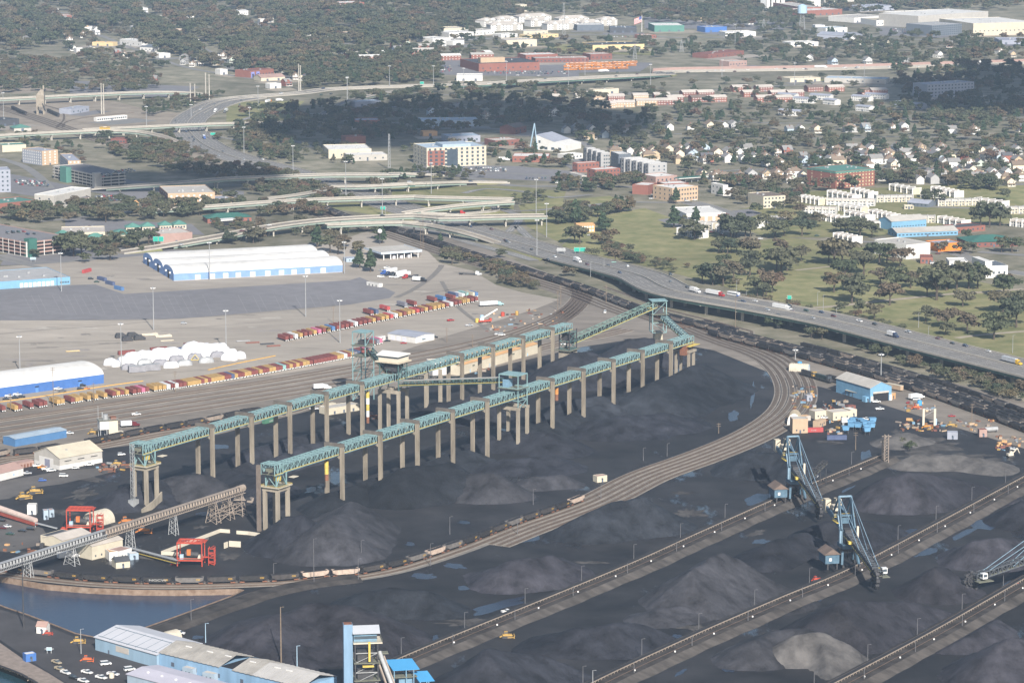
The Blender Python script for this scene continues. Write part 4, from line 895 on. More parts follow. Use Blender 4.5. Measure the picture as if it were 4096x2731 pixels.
# ---- rolling stock
HOP={}
hop_cols={'black': (.035,.034,.036),'soot': (.06,.055,.055),'grey': (.15,.14,.135),'brown': (.20,.168,.145),'tan': (.27,.225,.19),'pink': (.44,.35,.29),'rust': (.14,.07,.05)}
def hopper(colr,near,loaded=True):
    key=(colr,near,loaded)
    if key in HOP: return HOP[key]
    m=M('wagon_'+colr,hop_cols[colr],.75,.3,.5,spec=.25)
    o=thing('hopper_wagon','','wagon')
    L,W,z0,z1=14.6,3.05,1.3,3.75
    b=MB(); b.prism([(-L/2,z1),(-L/2+.3,2.3),(-L/2+2.6,z0),(L/2 - 2.6,z0),(L/2 - .3,2.3),(L/2,z1)],-W/2,W/2)
    for i in range(12):
        x=-L/2+.5+i*(L - 1)/11
        for s in (-1,1): b.box(x - .09,x+.09,s*W/2 - (.0 if s > 0 else .14),s*W/2+(.14 if s > 0 else 0),z0+.7 if 1 < i < 10 else 2.5,z1 - .12)
    for s in (-1,1): b.box(-L/2,L/2,s*W/2 - .08,s*W/2+.18,z1 - .14,z1+.06)
    b.build('body',m,o)
    if loaded:
        v=[]; f=[]; nx,ny=15,5
        rs=np.random.RandomState(3)
        for i in range(nx):
            for j in range(ny):
                e=min(i,nx - 1 - i,2)/2*min(j,ny - 1 - j,2)/2; v.append((-L/2+.2+(L - .4)*i/(nx - 1),-W/2+.1+(W - .2)*j/(ny - 1),z1 - .15+.75*e+(.12*rs.rand() if e else 0)))
        f=[(i*ny+j,(i+1)*ny+j,(i+1)*ny+j+1,i*ny+j+1) for i in range(nx - 1) for j in range(ny - 1)]
        MB().add(v,f).build('coal_load',m_coalload,o)
    else: bx(o,'bin_floor',m_coalload,-L/2+.3,L/2 - .3,-W/2+.15,W/2 - .15,z1 - .1,z1 - .05)
    b=MB().box(-L/2 - .6,L/2+.6,-.35,.35,.95,1.3)
    for s in (-1,1): b.box(s*(L/2 - .2) - .1,s*(L/2 - .2)+.1,-1.45,1.45,1.0,2.3)
    b.build('underframe',m_steel_d,o)
    for x in (-L/2+1.5,L/2 - 1.5):
        g=MB().box(x - 1.25,x+1.25,-1.05,-.85,.35,.95).box(x - 1.25,x+1.25,.85,1.05,.35,.95).box(x - .2,x+.2,-.9,.9,.5,.95).build('bogie',m_rust,o)
        if near:
            for dx in (-.9,.9):
                for s in (-.75,.75): MB().cyl((x+dx,s - .07,.46),(x+dx,s+.07,.46),.46,.46,10).build('wheel',m_steel_d,g)
    HOP[key]=copy_list(o); return HOP[key]
FIRST=set()
def put(rec,p,rz,label,group=None):
    if id(rec) not in FIRST:
        FIRST.add(id(rec)); o=rec[0]; o.location=p; o.rotation_euler=(0,0,rz); o['label']=label
        if group: o['group']=group
        return o
    return dup(rec,p,rz,label,group)
m_csx=M('lettering_yellow',(.62,.38,.08),.8,.15,2); m_graf=M('graffiti_white',(.36,.36,.35),.8,.1,2)
TXT={}
def lettering(parent,txt,size,m,loc,rot=(R(90),0,0),name='lettering',sx=1.0):
    key=(txt,size,m.name)
    if key not in TXT:
        c=bpy.data.curves.new('lettering','FONT'); c.body=txt; c.size=size; c.align_x='CENTER'; c.extrude=.01; c.offset=.012*size
        tmp=bpy.data.objects.new('tmp',c); col.objects.link(tmp); dg=bpy.context.evaluated_depsgraph_get(); me=bpy.data.meshes.new_from_object(tmp.evaluated_get(dg)); bpy.data.objects.remove(tmp); me.materials.clear(); me.materials.append(m); TXT[key]=me
    o=link(name,TXT[key],parent); o.location=loc; o.rotation_euler=rot; o.scale=(sx,1,1); return o
desc={'black': 'black hopper wagon heaped with coal','soot': 'sooty dark hopper wagon full of coal','grey': 'grey hopper wagon full of coal','brown': 'brown hopper wagon full of coal','tan': 'tan hopper wagon full of coal','pink': 'pale pinkish hopper wagon','rust': 'rust red hopper wagon full of coal'}
def train(line,s0,n,cols,where,group,near=False,z=.62,flip=False,first_letters=None):
    for i,(p,t) in enumerate(at_len(line,16.2,s0)[:n]):
        c=cols[i % len(cols)] if isinstance(cols,(list,tuple)) else random.choice(cols)
        rz=math.atan2(t.y,t.x)+(math.pi if flip else 0)
        o=put(hopper(c,near),p+Vector((0,0,z)),rz,desc[c]+' '+where,group)
        if near and c in ('black','soot','grey'): lettering(o,'CSX',1.15,m_csx,(4.4,-1.70,2.35))
        if near and first_letters == i: lettering(o,'NGCW',1.5,m_graf,(.2,-1.71,2.05),sx=1.9,name='graffiti'); o['label']='black hopper wagon with big white letters sprayed along its side'; 
    return
# rake on the loop: find start where the photo's last pale wagon stands
def nearest_len(line,p):
    best=(1e9,0); acc=0
    for i in range(len(line)):
        if i: acc += (line[i] - line[i - 1]).length
        dd=(line[i].xy - p.xy).length
        if dd < best[0]: best=(dd,acc)
    return best[1]
l0=nearest_len(loop_c,P(8,1590,362))
cl=['pink','black','soot','soot','grey','soot','black','black','grey','pink','grey','black','soot','pink','pink','soot','black','soot','grey','soot','black','black','black','grey','black','tan','pink','soot','black']
gi=None
lens=at_len(loop_c,16.2,l0)
tgt=P(7,995,905); gi=min(range(len(lens)),key=lambda i: (lens[i][0].xy - tgt.xy).length)
while len(cl) < gi+8: cl.append('black')
cl[gi]='black'
train(loop_c,l0,36,cl,'on the loop beside the basin','loop train of hopper wagons',True,flip=True,first_letters=gi)
pal=['black','soot','brown','black','grey','brown','tan','soot','black','brown','black','soot','grey']
mlen=sum((main_c[i+1] - main_c[i]).length for i in range(len(main_c) - 1))
train(main_c,20,int((mlen - 30)/16.2),[random.choice(pal) for _ in range(150)],'in the front rake on the main line','front rake on the main line')
train(offset_line(main_c,5),28,int((mlen - 30)/16.2),[random.choice(pal) for _ in range(150)],'in the second rake on the main line','second rake on the main line')
hl=offset_line(main_c,10.5); i0=int(len(hl)*.60); train(hl[i0:],5,60,[random.choice(pal) for _ in range(99)],'in the third rake beside the viaduct','third rake beside the viaduct')
hl=offset_line(main_c,16); i0=int(len(hl)*.64); train(hl[i0:],9,60,[random.choice(pal) for _ in range(99)],'in the fourth rake of the yard','fourth rake of the yard')
hl=offset_line(main_c,27); i0=int(len(hl)*.70); train(hl[i0:],5,60,[random.choice(pal) for _ in range(99)],'in the rake hard against the viaduct hedge','rake hard against the viaduct hedge')
lq=nearest_len(coal_lead,P('K',-20,1385)); train(coal_lead,lq,11,['black','soot','soot','black','black','soot','tan','black','black','grey','tan'],'under the rear trestle','rake beside the rear trestle',True,first_letters=None)
train(coal_lead,max(0,nearest_len(coal_lead,P('J',60,1335))),3,['tan','soot','soot'],'behind the cream shed','wagons behind the cream shed')
train(smooth_line(pts(1,'90,740 150,768 240,795'),10),0,5,['black'],'in the distant yard beside the coaling tower','wagons by the coaling tower'); train(smooth_line(pts(1,'330,760 420,800'),10),0,4,['black'],'in the distant yard near the white sheds','wagons near the white sheds')

# ---- container trailers
CT={}
cont_cols={'y': ('mustard yellow',(.50,.30,.075)),'r': ('maroon red',(.25,.055,.045)),'p': ('pink',(.62,.12,.25)),'w': ('white',(.68,.68,.68)),'n': ('navy blue',(.075,.11,.23)),'t': ('teal',(.24,.48,.47)),'b': ('bright blue',(.06,.19,.45)),'R': ('bright red',(.52,.05,.05)),'g': ('slate grey',(.20,.20,.25)),'c': ('cream',(.62,.55,.40)),'G': ('green',(.06,.22,.13)),'k': ('black',(.03,.03,.035))}
def container(c,wheels=True):
    if (c,wheels) in CT: return CT[(c,wheels)]
    g_=sum(cont_cols[c][1])/3; m=M('container_'+c,[q*.70+g_*.18 for q in cont_cols[c][1]],.75,.14,.4,spec=.3)
    o=thing('container_trailer' if wheels else 'shipping_container','','container')
    L,W,z0,h=12.4,2.5,(1.25 if wheels else .05),2.75
    b=MB().box(-L/2,L/2,-W/2,W/2,z0,z0+h)
    for i in range(20):
        x=-L/2+.4+i*(L - .8)/19
        for s in (-1,1): b.box(x - .11,x+.11,s*W/2 - .02,s*W/2+.05*s+(.02 if s < 0 else 0),z0+.15,z0+h - .15) if s > 0 else b.box(x - .11,x+.11,-W/2 - .05,-W/2+.02,z0+.15,z0+h - .15)
    b.build('box',m,o)
    for s in (-.6,.6): bx(o,'door',m,-L/2 - .05,-L/2,s - .55,s+.55,z0+.12,z0+h - .12)
    if wheels:
        bx(o,'chassis',M('chassis_teal',(.10,.22,.21),.7),-L/2,L/2,-.5,.5,1.0,1.25)
        for x in (-L/2+1,-L/2+2.3):
            for s in (-1.05,1.05): MB().cyl((x,s - .25,.52),(x,s+.25,.52),.52,.52,10).build('wheel',m_tyre,o)
        for s in (-.8,.8): bx(o,'mudflap',m_whitep,-L/2 - .06,-L/2,s - .4,s+.4,.45,1.15); bx(o,'landing_leg',m_steel_d,L/2 - 3,L/2 - 2.8,s - .1,s+.1,0,1)
    CT[(c,wheels)]=copy_list(o); return CT[(c,wheels)]
ax=(P('J',1290,590) - P('J',1445,635)); CRZ=math.atan2(-10.4,6.2)+math.pi   # doors (−x) face the yard tracks
def trailer(r,x,y,c,where,group,rz=None):
    rz=math.atan2(10.2,-6.4) if rz is None else rz
    p=P(r,x,y); d_=Vector((math.cos(rz),math.sin(rz),0)); p=p+d_*6.3; p.z=.16
    return put(container(c),p,rz,cont_cols[c][0]+' container on a trailer '+where,group)
rowJ=[(50,770,'r'),(205,765,'y'),(255,755,'r'),(395,733,'r'),(510,718,'r'),(565,708,'r'),(728,690,'y'),(780,682,'y'),(905,668,'r'),(958,660,'y'),(1005,650,'y'),(1105,638,'y'),(1195,625,'y'),(1308,608,'y'),(1415,592,'r'),(1468,583,'y'),(1518,577,'r'),(1575,570,'y'),(1668,560,'r'),(1725,550,'r'),(1778,543,'p'),(1828,536,'r'),(1930,520,'y'),(1985,513,'y'),(2038,507,'y'),(2090,500,'w'),(2145,492,'r'),(2190,487,'w'),(2240,480,'r'),(2290,472,'r')]
for x,y,c in rowJ: trailer('J',x,y,c,'in the long row beside the yard tracks','long row of container trailers')
xk=1170; yk=680
for i,c in enumerate('yyyyryryyyyrrnyrryyrryrryyrrtryryryyrrrrrrrryywrygnrrp'):
    x=1170+i*41.5+(14 if i > 20 else 0)+(10 if i > 36 else 0)
    y=680 - (x - 1170)*.1625 - (x - 1170) ** 2*.0000085
    trailer('K',x,y,c,'in the long row beside the yard tracks','long row of container trailers')
for x,y,c in ((245,845,'r'),(275,838,'g'),(293,832,'p')): trailer(5,x,y - 30,c,'parked at the garage end of the row','trailers at the garage end')
up1='rrwyrryprybrrrrwrrryryyRwyryyRryryyyrwrryyrr'
A0,A1=P(4,1930,784),P('A',1440,1290)
for i,c in enumerate(up1):
    t=i/(len(up1) - 1); p=A0.lerp(A1,t); g=math.atan2(10.4,-6.6); d_=Vector((math.cos(g),math.sin(g),0)); p=p+d_*6.3; p.z=.16
    put(container(c),p,g,cont_cols[c][0]+' container on a trailer in the diagonal block by the lot','diagonal block of container trailers')
for x,y,c in ((330,1380,'g'),(480,1360,'r'),(800,1300,'r'),(935,1285,'b'),(1090,1265,'r'),(1130,1230,'n'),(1230,1235,'w'),(1290,1215,'t'),(1400,1215,'c'),(1440,1215,'b'),(60,1440,'R'),(-200,1500,'r'),(-120,1490,'n')):
    trailer('A',x,y,c,'standing behind the diagonal block','second rank of container trailers')
def box_cont(r,x,y,c,rz,label):
    return put(container(c,False),P(r,x,y,.15),rz,label)
box_cont(4,800,435,'b',2.2,'bright blue container at the lot corner'); box_cont(4,740,400,'n',2.2,'navy container in the row at the lot corner'); box_cont(4,685,372,'n',2.2,'navy container beside the parked dark cars'); box_cont(4,583,318,'R',1.2,'bright red container box standing alone'); 
for x,y,c,lab in ((850,868,'r','rusty red flat container behind the wrapped boats'),(1065,845,'r','rusty red container behind the white wrapped row'),(1290,815,'r','long rusty red container behind the largest wrapped boats'),(1180,850,'n','dark blue container wedged behind the wrapped boats')): box_cont(4,x,y,c,.45,lab)
box_cont('K',2160,1110,'G',.95,'green container with white letters under the rear trestle')
lettering(list(bpy.data.objects)[-1] if False else [o for o in col.objects if o.get('label') == 'green container with white letters under the rear trestle'][0],'UAS',1.5,m_graf,(0,-1.32,.7),sx=1.5)
box_cont("I",450,815,'R',.15,'red container with white lettering beside the tan shed'); lettering([o for o in col.objects if o.get('label') == 'red container with white lettering beside the tan shed'][0],'K LINE',1.1,m_graf,(0,-1.32,1))
lettering([o for o in col.objects if o.get('label','').startswith('bright red container on a trailer standing behind')][0],'K LINE',1.1,m_graf,(0,1.32,2),rot=(R(90),0,math.pi))
box_cont("I",725,905,'n',.05,'long blue skip container on the coal floor')
# ================================================================== buildings
WC={'w': (.62,.61,.59),'c': (.53,.48,.38),'y': (.60,.47,.26),'b': (.25,.105,.08),'B': (.20,.085,.07),'t': (.46,.34,.235),'g': (.34,.34,.345),'d': (.07,.075,.085),'n': (.06,.15,.40),'l': (.17,.34,.50),'p': (.19,.30,.55),
      'o': (.70,.22,.03),'G': (.045,.14,.115),'e': (.09,.22,.185),'k': (.30,.32,.38),'s': (.13,.15,.18),'r': (.17,.135,.115),'R': (.47,.43,.39),'O': (.55,.33,.16),'P': (.36,.245,.215),'v': (.24,.26,.55),'q': (.42,.40,.37),'L': (.34,.42,.50)}
def WM(c): return M('facade_'+c,WC[c],.8,.10,.25,spec=.25,big=.06)
def RM(c): return M('roof_'+c,WC[c],.8,.12,.15,spec=.2,big=.1)
BOXES=[]
class Bld:
    "local frame: x along the front from A to B,y away from the front,z up"
    def __init__(s,name,label,cat,r,a,b,depth,group=None):
        A,B=P(r,*a),P(r,*b); d_=B - A; s.L=d_.length; rz=math.atan2(d_.y,d_.x)
        if isinstance(depth,tuple):
            C=P(r,*depth); n_=Vector((-math.sin(rz),math.cos(rz),0)); depth=abs((C - A).dot(n_))
        s.D=max(3,depth); s.o=thing(name,label,cat,A,rz,group); BOXES.append((A.x,A.y,math.cos(rz),math.sin(rz),s.L,s.D))
    def walls(s,h,c,name='wall'):
        s.h=h; s.w=MB().box(0,s.L,0,s.D,0,h).build(name,WM(c) if isinstance(c,str) else c,s.o); return s
    def flat(s,c,par=.7,cap=None):
        bx(s.o,'roof',RM(c) if isinstance(c,str) else c,.35,s.L - .35,.35,s.D - .35,s.h,s.h+.12)
        m=WM(cap) if cap else s.w.data.materials[0]
        for x0,x1,y0,y1 in ((0,s.L,0,.35),(0,s.L,s.D - .35,s.D),(0,.35,.35,s.D - .35),(s.L - .35,s.L,.35,s.D - .35)): bx(s.o,'parapet',m,x0,x1,y0,y1,s.h,s.h+par)
        for _ in range(int(min(5,s.L*s.D/400))):
            x,y=random.uniform(.2,.8)*s.L,random.uniform(.2,.8)*s.D; bx(s.o,'roof_unit',m_galv,x - 1,x+1,y - .8,y+.8,s.h+.12,s.h+1.5)
        return s
    def gable(s,rh,c,along='x',ov=.5):
        m=RM(c) if isinstance(c,str) else c; h,L,D_=s.h,s.L,s.D; t=.25
        if along == 'x':
            s.r=MB().prism([(-ov,h - .15),(D_/2,h+rh),(D_+ov,h - .15),(D_+ov,h - .15+t),(D_/2,h+rh+t),(-ov,h - .15+t)],-ov,L+ov,axis='x').build('roof',m,s.o)
            MB().prism([(0,h),(D_,h),(D_/2,h+rh)],.02,L - .02,axis='x').build('gable',s.w.data.materials[0],s.o)
        else:
            s.r=MB().prism([(-ov,h - .15),(L/2,h+rh),(L+ov,h - .15),(L+ov,h - .15+t),(L/2,h+rh+t),(-ov,h - .15+t)],-ov,D_+ov).build('roof',m,s.o)
            MB().prism([(0,h),(L,h),(L/2,h+rh)],.02,D_ - .02).build('gable',s.w.data.materials[0],s.o)
        return s
    def hip(s,rh,c,ov=.7):
        h,L,D_=s.h,s.L,s.D; k=min(L,D_)/2
        p0,p1=((k,D_/2),(L - k,D_/2)) if L >= D_ else ((L/2,k),(L/2,D_ - k))
        v=[(-ov,-ov,h),(L+ov,-ov,h),(L+ov,D_+ov,h),(-ov,D_+ov,h),(p0[0],p0[1],h+rh),(p1[0]+.01,p1[1]+.01,h+rh)]
        f=[(0,1,5,4),(1,2,5),(2,3,4,5),(3,0,4),(3,2,1,0)] if L >= D_ else [(0,1,4),(1,2,5,4),(2,3,5),(3,0,4,5),(3,2,1,0)]
        s.r=MB().add(v,f).build('roof',RM(c),s.o); return s
    def barrel(s,rh,c,y0=0,y1=None,wallc=None):
        y1=s.D if y1 is None else y1; n=14; w=y1 - y0
        pr=[(y0+w/2 - math.cos(math.pi*i/n)*w/2,s.h+rh*math.sin(math.pi*i/n)) for i in range(n+1)]
        k=MB().prism(pr,0,s.L,axis='x'); s.r=k.build('roof',RM(c) if isinstance(c,str) else c,s.o)
        if wallc:
            for x0,x1 in ((-.06,.1),(s.L - .1,s.L+.06)): MB().prism([(y,z - .25 if z > s.h+.3 else z) for y,z in pr],x0,x1,axis='x').build('gable',WM(wallc),s.o)
        return s
    def win(s,face,nx,ny,w,h,z0,dz,m=None,x0=None,x1=None,name='window',off=.06):
        m=m or m_glass; T=s.L if face in 'fb' else s.D
        a=1.2 if x0 is None else x0; b=T - 1.2 if x1 is None else x1
        for j in range(ny):
            for i in range(nx):
                u=a+(b - a)*(i+.5)/nx; z=z0+j*dz
                if face == 'f': bx(s.o,name,m,u - w/2,u+w/2,-off,.05,z,z+h)
                elif face == 'l': bx(s.o,name,m,-off,.05,u - w/2,u+w/2,z,z+h)
                elif face == 'r': bx(s.o,name,m,s.L - .05,s.L+off,u - w/2,u+w/2,z,z+h)
                else: bx(s.o,name,m,u - w/2,u+w/2,s.D - .05,s.D+off,z,z+h)
        return s
    def band(s,z0,z1,m,out=.08,name='band'):
        bx(s.o,name,m,-out,s.L+out,-out,s.D+out,z0,z1); return s
m_door=M('shutter_pale',(.62,.63,.70),.6,.06,.3); m_doord=M('shutter_dark',(.10,.12,.16),.6,.1,.3)

# ---- terminal sheds
b=Bld('warehouse','triple vaulted warehouse with white roofs and blue walls','warehouse',4,(1168,378),(2302,318),(862,262)).walls(6.2,'p')
for i in range(3): b.barrel(4.8,'w',b.D*i/3,b.D*(i+1)/3,'p')
for x in (1315,1415,1505,1590,1687,1788,1880,1965,2055,2160):
    u=(P(4,x,372 - (x - 1168)*.053) - Vector(b.o.location)).length; bx(b.o,'loading_door',m_door,u - 2.2,u+2.2,-.09,.05,0,4.6)
for i in range(3):
    y=b.D*(i+.5)/3; bx(b.o,'gable_door',m_dark,-.16,0,y - 2.6,y+2.6,0,7); bx(b.o,'vent_hood',m_white,-1.2,0,y+6,y+8,5,6.4); bx(b.o,'vent_hood',m_white,-1.2,0,y - 8,y - 6,5,6.4)
bx(b.o,'plinth',m_conc,-.1,b.L+.1,-.12,-.02,0,.5)
b=Bld('warehouse','light blue depot with grey flat roof and white shutters','warehouse',4,(-120,442),(472,400),60).walls(6,'l').flat('g',.4)
b.win('f',8,1,2.8,3.6,.4,0,m_white,b.L*.42,b.L*.82,'shutter'); b.win('f',6,1,.9,1.4,1.6,0,None,b.L*.88,b.L*.99)
b=Bld('warehouse','long bright blue shed with curved white roof beside the container row','warehouse','J',(-420,640),(1285,412),40).walls(6.4,'n').barrel(6,'w',wallc='n')
b.win('f',2,1,3,.7,3.6,0,m_dark,b.L*.35,b.L*.98,'louvre'); b.win('f',2,1,2.2,3,0,0,M('facade_n2',(.10,.24,.55),.7),b.L*.35,b.L*.98,'door')
b=Bld('garage','white maintenance garage with low grey roof beside the yard','garage',5,(338,768),(525,796),(640,770)).walls(4.6,'w').gable(1.0,'k','x',.3); b.win('f',3,1,4,3.4,0,0,m_door,2,b.L*.7,'door')
b=Bld('annexe','low white annexe with a blue awning joined to the garage','annexe',5,(528,795),(630,775),12).walls(3.4,'w').flat('k',.2); b.win('f',2,1,1,1.2,1.2,0); bx(b.o,'awning',m_blue_st,6,9.5,-1.4,0,2.5,2.7)
b=Bld('site_cabin','long white site cabin beside the white garage','cabin',5,(192,796),(322,772),4).walls(3,'w').flat('q',.15); b.win('f',6,1,.9,.9,1.2,0)
b=Bld('truck_canopy','gate canopy with flat grey roof on white columns','canopy',5,(300,232),(530,216),(182,200)); b.h=5.6
bx(b.o,'roof',RM('q'),-3,b.L+3,-5,b.D,5.6,6.3); 
for q in ((-3.1,b.L+3.1,-5.15,-5),(-3.1,-2.98,-5,b.D),(b.L+2.98,b.L+3.1,-5,b.D)): bx(b.o,'fascia',M('fascia_blue',(.5,.58,.68),.6),q[0],q[1],q[2],q[3],5.2,6.9)
for i in range(6): bx(b.o,'column',m_whitep,b.L*i/5 - .35,b.L*i/5+.35,-3.6,-2.9,0,5.6)
bx(b.o,'office',m_steel_d,1,b.L - 1,4,b.D - 2,0,5.6)  # dark box painted in for the shaded interior under the canopy
for i in range(3): bx(b.o,'booth',m_door,b.L*(.3+.22*i),b.L*(.3+.22*i)+2.4,-1,3,0,3)
b=Bld('gate_office','small pale blue gate office behind two conifers','office','V',(1500,1235),(1690,1225),9).walls(3.2,'L').flat('k',.2); b.win('f',3,1,1,1,1.2,0)
b=Bld('white_cabin','row of white portable cabins at the lot edge','cabin',5,(195,405),(278,420),4).walls(3,'w').flat('q',.1); b.win('f',3,1,1,1.6,.2,0,m_dark)
b=Bld('warehouse','long cream warehouse with tan roof behind the rear trestle','warehouse',5,(820,1012),(1345,862),26).walls(7,'c').gable(3,'O','x',.3); b.win('f',4,1,1.2,2.2,.2,0,m_blue_pale); b.win('f',3,1,3,1,4,0,m_deck,5,b.L - 20,'louvre')
b=Bld('warehouse','white fronted plant house under the control cabin','warehouse',5,(640,1012),(825,1000),14).walls(9,'w').flat('c',.3); b.win('f',2,1,2.4,3,0,0,m_deck)
b=Bld('plant_shed','low cream shed at the rear trestle foot','shed',5,(-60,1278),(148,1245),10).walls(4.2,'c').flat('q',.3); b.win('f',3,1,1.4,2,.2,0,m_doord)
b=Bld('workshop','cream roofed workshop with grey and white walls and roller door','workshop','J',(740,1484),(1266,1388),(415,1408)).walls(7.2,'q').gable(4.6,'c','x',.4); b.band(-.02,2.6,WM('w'),.06,'plinth'); b.win('f',3,1,5,.5,4.6,0,m_dark,name='vent')
bx(b.o,'door_surround',WM('w'),-.09,0,b.D*.25,b.D*.8,0,6); bx(b.o,'roller_door',M('door_slate',(.24,.25,.33),.6),-.14,0,b.D*.38,b.D*.58,0,5); bx(b.o,'roof_vent',m_galv,b.L*.3,b.L*.3+1.4,b.D*.25,b.D*.25+1.4,8.4,10.2)
b=Bld('shed','long low blue shed with pale roof beside the rail yard','shed','J',(188,1197),(825,1082),(112,1150)).walls(5,M('facade_blue2',(.075,.18,.36),.7,.1,.2)).gable(.7,'L','x',.25)
b=Bld('shed','white shed with faded pink roof by the parked pickups','shed',7,(-200,262),(158,172),16).walls(4.6,'w').gable(2.4,'P','x',.3); b.win('f',3,1,1.2,1.4,1.2,0,m_blue_pale)
b=Bld('scrap_shed','cluster of rusty red tanks and lockers behind the pickups','shed','J',(230,1470),(420,1430),6).walls(3.4,'P').flat('P',.1); b.win('f',4,1,1.4,2,.2,0,m_rust,name='locker')
# silo plant
o=thing('sand_plant','white bin plant on steel legs with railed top beside the rail yard','silo',P('J',1310,1085),R(20))
for x in (-4,0,4):
    for y in (-3,3): bar(o,'leg',m_galv,(x,y,0),(x,y,6),.4)
bx(o,'bin',m_white,-4.4,1.2,-3.4,3.4,6,11.5); bx(o,'bin',m_cream,1.2,7,-3.6,3.2,3,11.4); bx(o,'lower_bin',m_cream,7,10.5,-3,1,1,4); bx(o,'roof_deck',m_deck,-5,7.4,-4,4,11.5,11.7)
for z in (12.3,12.9): bar(o,'handrail',m_galv,(-5,-4,z),(7.4,-4,z),.12); bar(o,'handrail',m_galv,(-5,-4,z),(-5,4,z),.12)
MB().cyl((0,0,11.7),(0,0,15),1.6,1.6,12).build('dust_filter',m_galv,o); MB().cyl((-2,0,13),(-2,0,16.5),.4,.4,8).build('vent_pipe',m_galv,o); bx(o,'tank',m_rust,3,6.5,-2,2,11.7,13.4); bar(o,'mast',m_galv,(-4,3,11.7),(-4,3,20),.25)
def quonset(label,r,x,y,L,W,h,rz,m,door=None,name='quonset_hut'):
    o=thing(name,label,'hut',P(r,x,y),rz); n=14
    pr=[(-math.cos(math.pi*i/n)*W/2,h*math.sin(math.pi*i/n) ** .8) for i in range(n+1)]
    k=MB(); 
    for i in range(int(L/.9)): k.prism([(a*(1 if i % 2 else .97),c*(1 if i % 2 else .97)) for a,c in pr],i*.9,i*.9+.9)
    k.build('shell',m,o)
    MB().prism([(a*.95,c*.95) for a,c in pr],-.1,-.02).build('end_wall',door or m,o); bx(o,'door',m_white,-W*.22,W*.22,-.2,-.1,0,h*.6); return o
m_quon=M('quonset_cream',(.50,.46,.38),.7,.12,.3)
quonset('cream ribbed quonset hut behind the red hopper frame',7,612,505,13,13,7,R(-35),m_quon)
quonset('tan quonset hut with white end door by the loop track','I',222,738,14,9,8,R(-8),M('quonset_tan',(.36,.31,.235),.8,.25,.3),m_white)
quonset('tan topped round shelter beside the black locomotive','I',400,105,14,8,5.5,R(75),m_quon,m_blue_pale)
for k,(x,y) in enumerate(((860,852),(1010,885),(1195,940))): quonset(('ribbed grey arch shelter nearest the blue mast','ribbed grey arch shelter in the middle of three','largest ribbed arch shelter behind the sheds')[k],'U',x,y,7,8,4,R(-50),m_quon)
quonset('white ribbed arch shelter behind the pale blue workshop','U',190,660,8,8,4.6,R(-45),m_quon)
for r_,a_,b_,dp,h,wc,rc,kd,lab in (
    (7,(183,437),(243,437),5,5.5,'w','w','f','tall white kiosk beside the pink conveyor'),(7,(294,472),(326,470),4,5.2,'L','P','f','narrow blue and white tank cabin near the kiosk'),(7,(332,455),(365,452),4,4,'L','P','f','squat blue cabin with pink roof near the kiosk'),
    (7,(362,652),(507,612),(258,640),5,'c','d','f','cream workshop with black flat roof under the inclined conveyor'),(7,(420,664),(610,612),14,4.4,'c','R','g','low cream building with grey roof behind the conveyor bent'),(7,(620,742),(826,692),12,7.5,'c','R','g','tall cream shed by the low dark conveyor'),(7,(735,748),(800,742),8,4.6,'w','O','f','small white house with tan roof below the cream shed'),(7,(800,745),(886,722),8,4.8,'w','P','f','white house with pinkish roof beside the tan roofed one'),(7,(872,742),(932,736),5,3.2,'L','w','f','pale blue tank box beside the white houses'),(7,(780,800),(874,790),7,3.6,'c','d','g','yellow hut with dark gable roof by the loop train'),
    (8,(1745,222),(1812,214),5,3.6,'c','P','f','cream trackside hut with a tank on its roof'),('T',(490,512),(622,520),5,3.6,'w','P','g','little white hut with pinkish roof on the spit'),('T',(350,900),(488,880),4,3.6,'n','w','f','small blue kiosk with white roof by the shore'),
    ('I',(470,668),(612,655),8,5,'c','R','f','white shed with brown stained roof near the tractors'),('I',(682,684),(886,664),10,5.2,'c','R','f','long white shed beside the brown roofed one'),('I',(886,640),(962,632),8,4.6,'c','w','f','white end bay joined to the long white shed'),('I',(206,832),(386,828),9,9,'t','q','f','tall windowless tan shed at the coal yard edge'),('I',(375,460),(440,455),4,4,'k','R','f','grey container hut with brown roof'),('I',(512,768),(600,735),4,4,'t','t','f','tan lift up crate by the tractors'),('B',(1148,1085),(1312,1088),5,4.4,'k','k','f','lavender grey cabin on the muddy ground'),('B',(1650,1050),(1772,1048),5,4.6,'P','B','f','pinkish brown box tank in the scrap ground'),('I',(865,560),(950,550),4,2.6,'B','B','f','rusty red skip box near the white sheds'),('I',(1065,468),(1112,462),4,3.4,'l','l','f','pale blue bin beside the blue workshop'),('I',(1365,440),(1418,425),5,4,'O','c','f','tan cabin on the sunny side of the blue workshop'),('I',(320,690),(420,680),5,3,'R','O','f','brown lean to behind the tan quonset hut'),(5,(-80,1235),(-10,1225),4,2.8,'c','c','f','cream tank cabin under the rear trestle')):
    b=Bld('cabin' if h < 4.5 else 'shed',lab,'shed',r_,a_,b_,dp).walls(h,wc)
    b.flat(rc,.2) if kd == 'f' else b.gable(1.8,rc,'x',.3)
    b.win('f',max(1,int(b.L/4)),1,.9,1.1,min(1.4,h*.4),0,None,.3,b.L - .3); bx(b.o,'door',m_doord,b.L*.45,b.L*.45+1.1,-.05,.02,0,2.1)
b=Bld('workshop','sky blue engine shed with grey gable roof and open front','workshop','I',(1118,468),(1368,442),(838,335)).walls(9.6,'l').gable(3.6,'q','y',.5)
bx(b.o,'opening',m_dark,b.L*.13,b.L*.87,-.1,.05,0,6.6); bx(b.o,'door_lintel',WM('R'),b.L*.13,b.L*.87,-.3,-.1,5.6,6.8)
for x in (.02,.90): bx(b.o,'pillar_base',m_white,b.L*x,b.L*x+1.8,-.5,-.05,0,4)
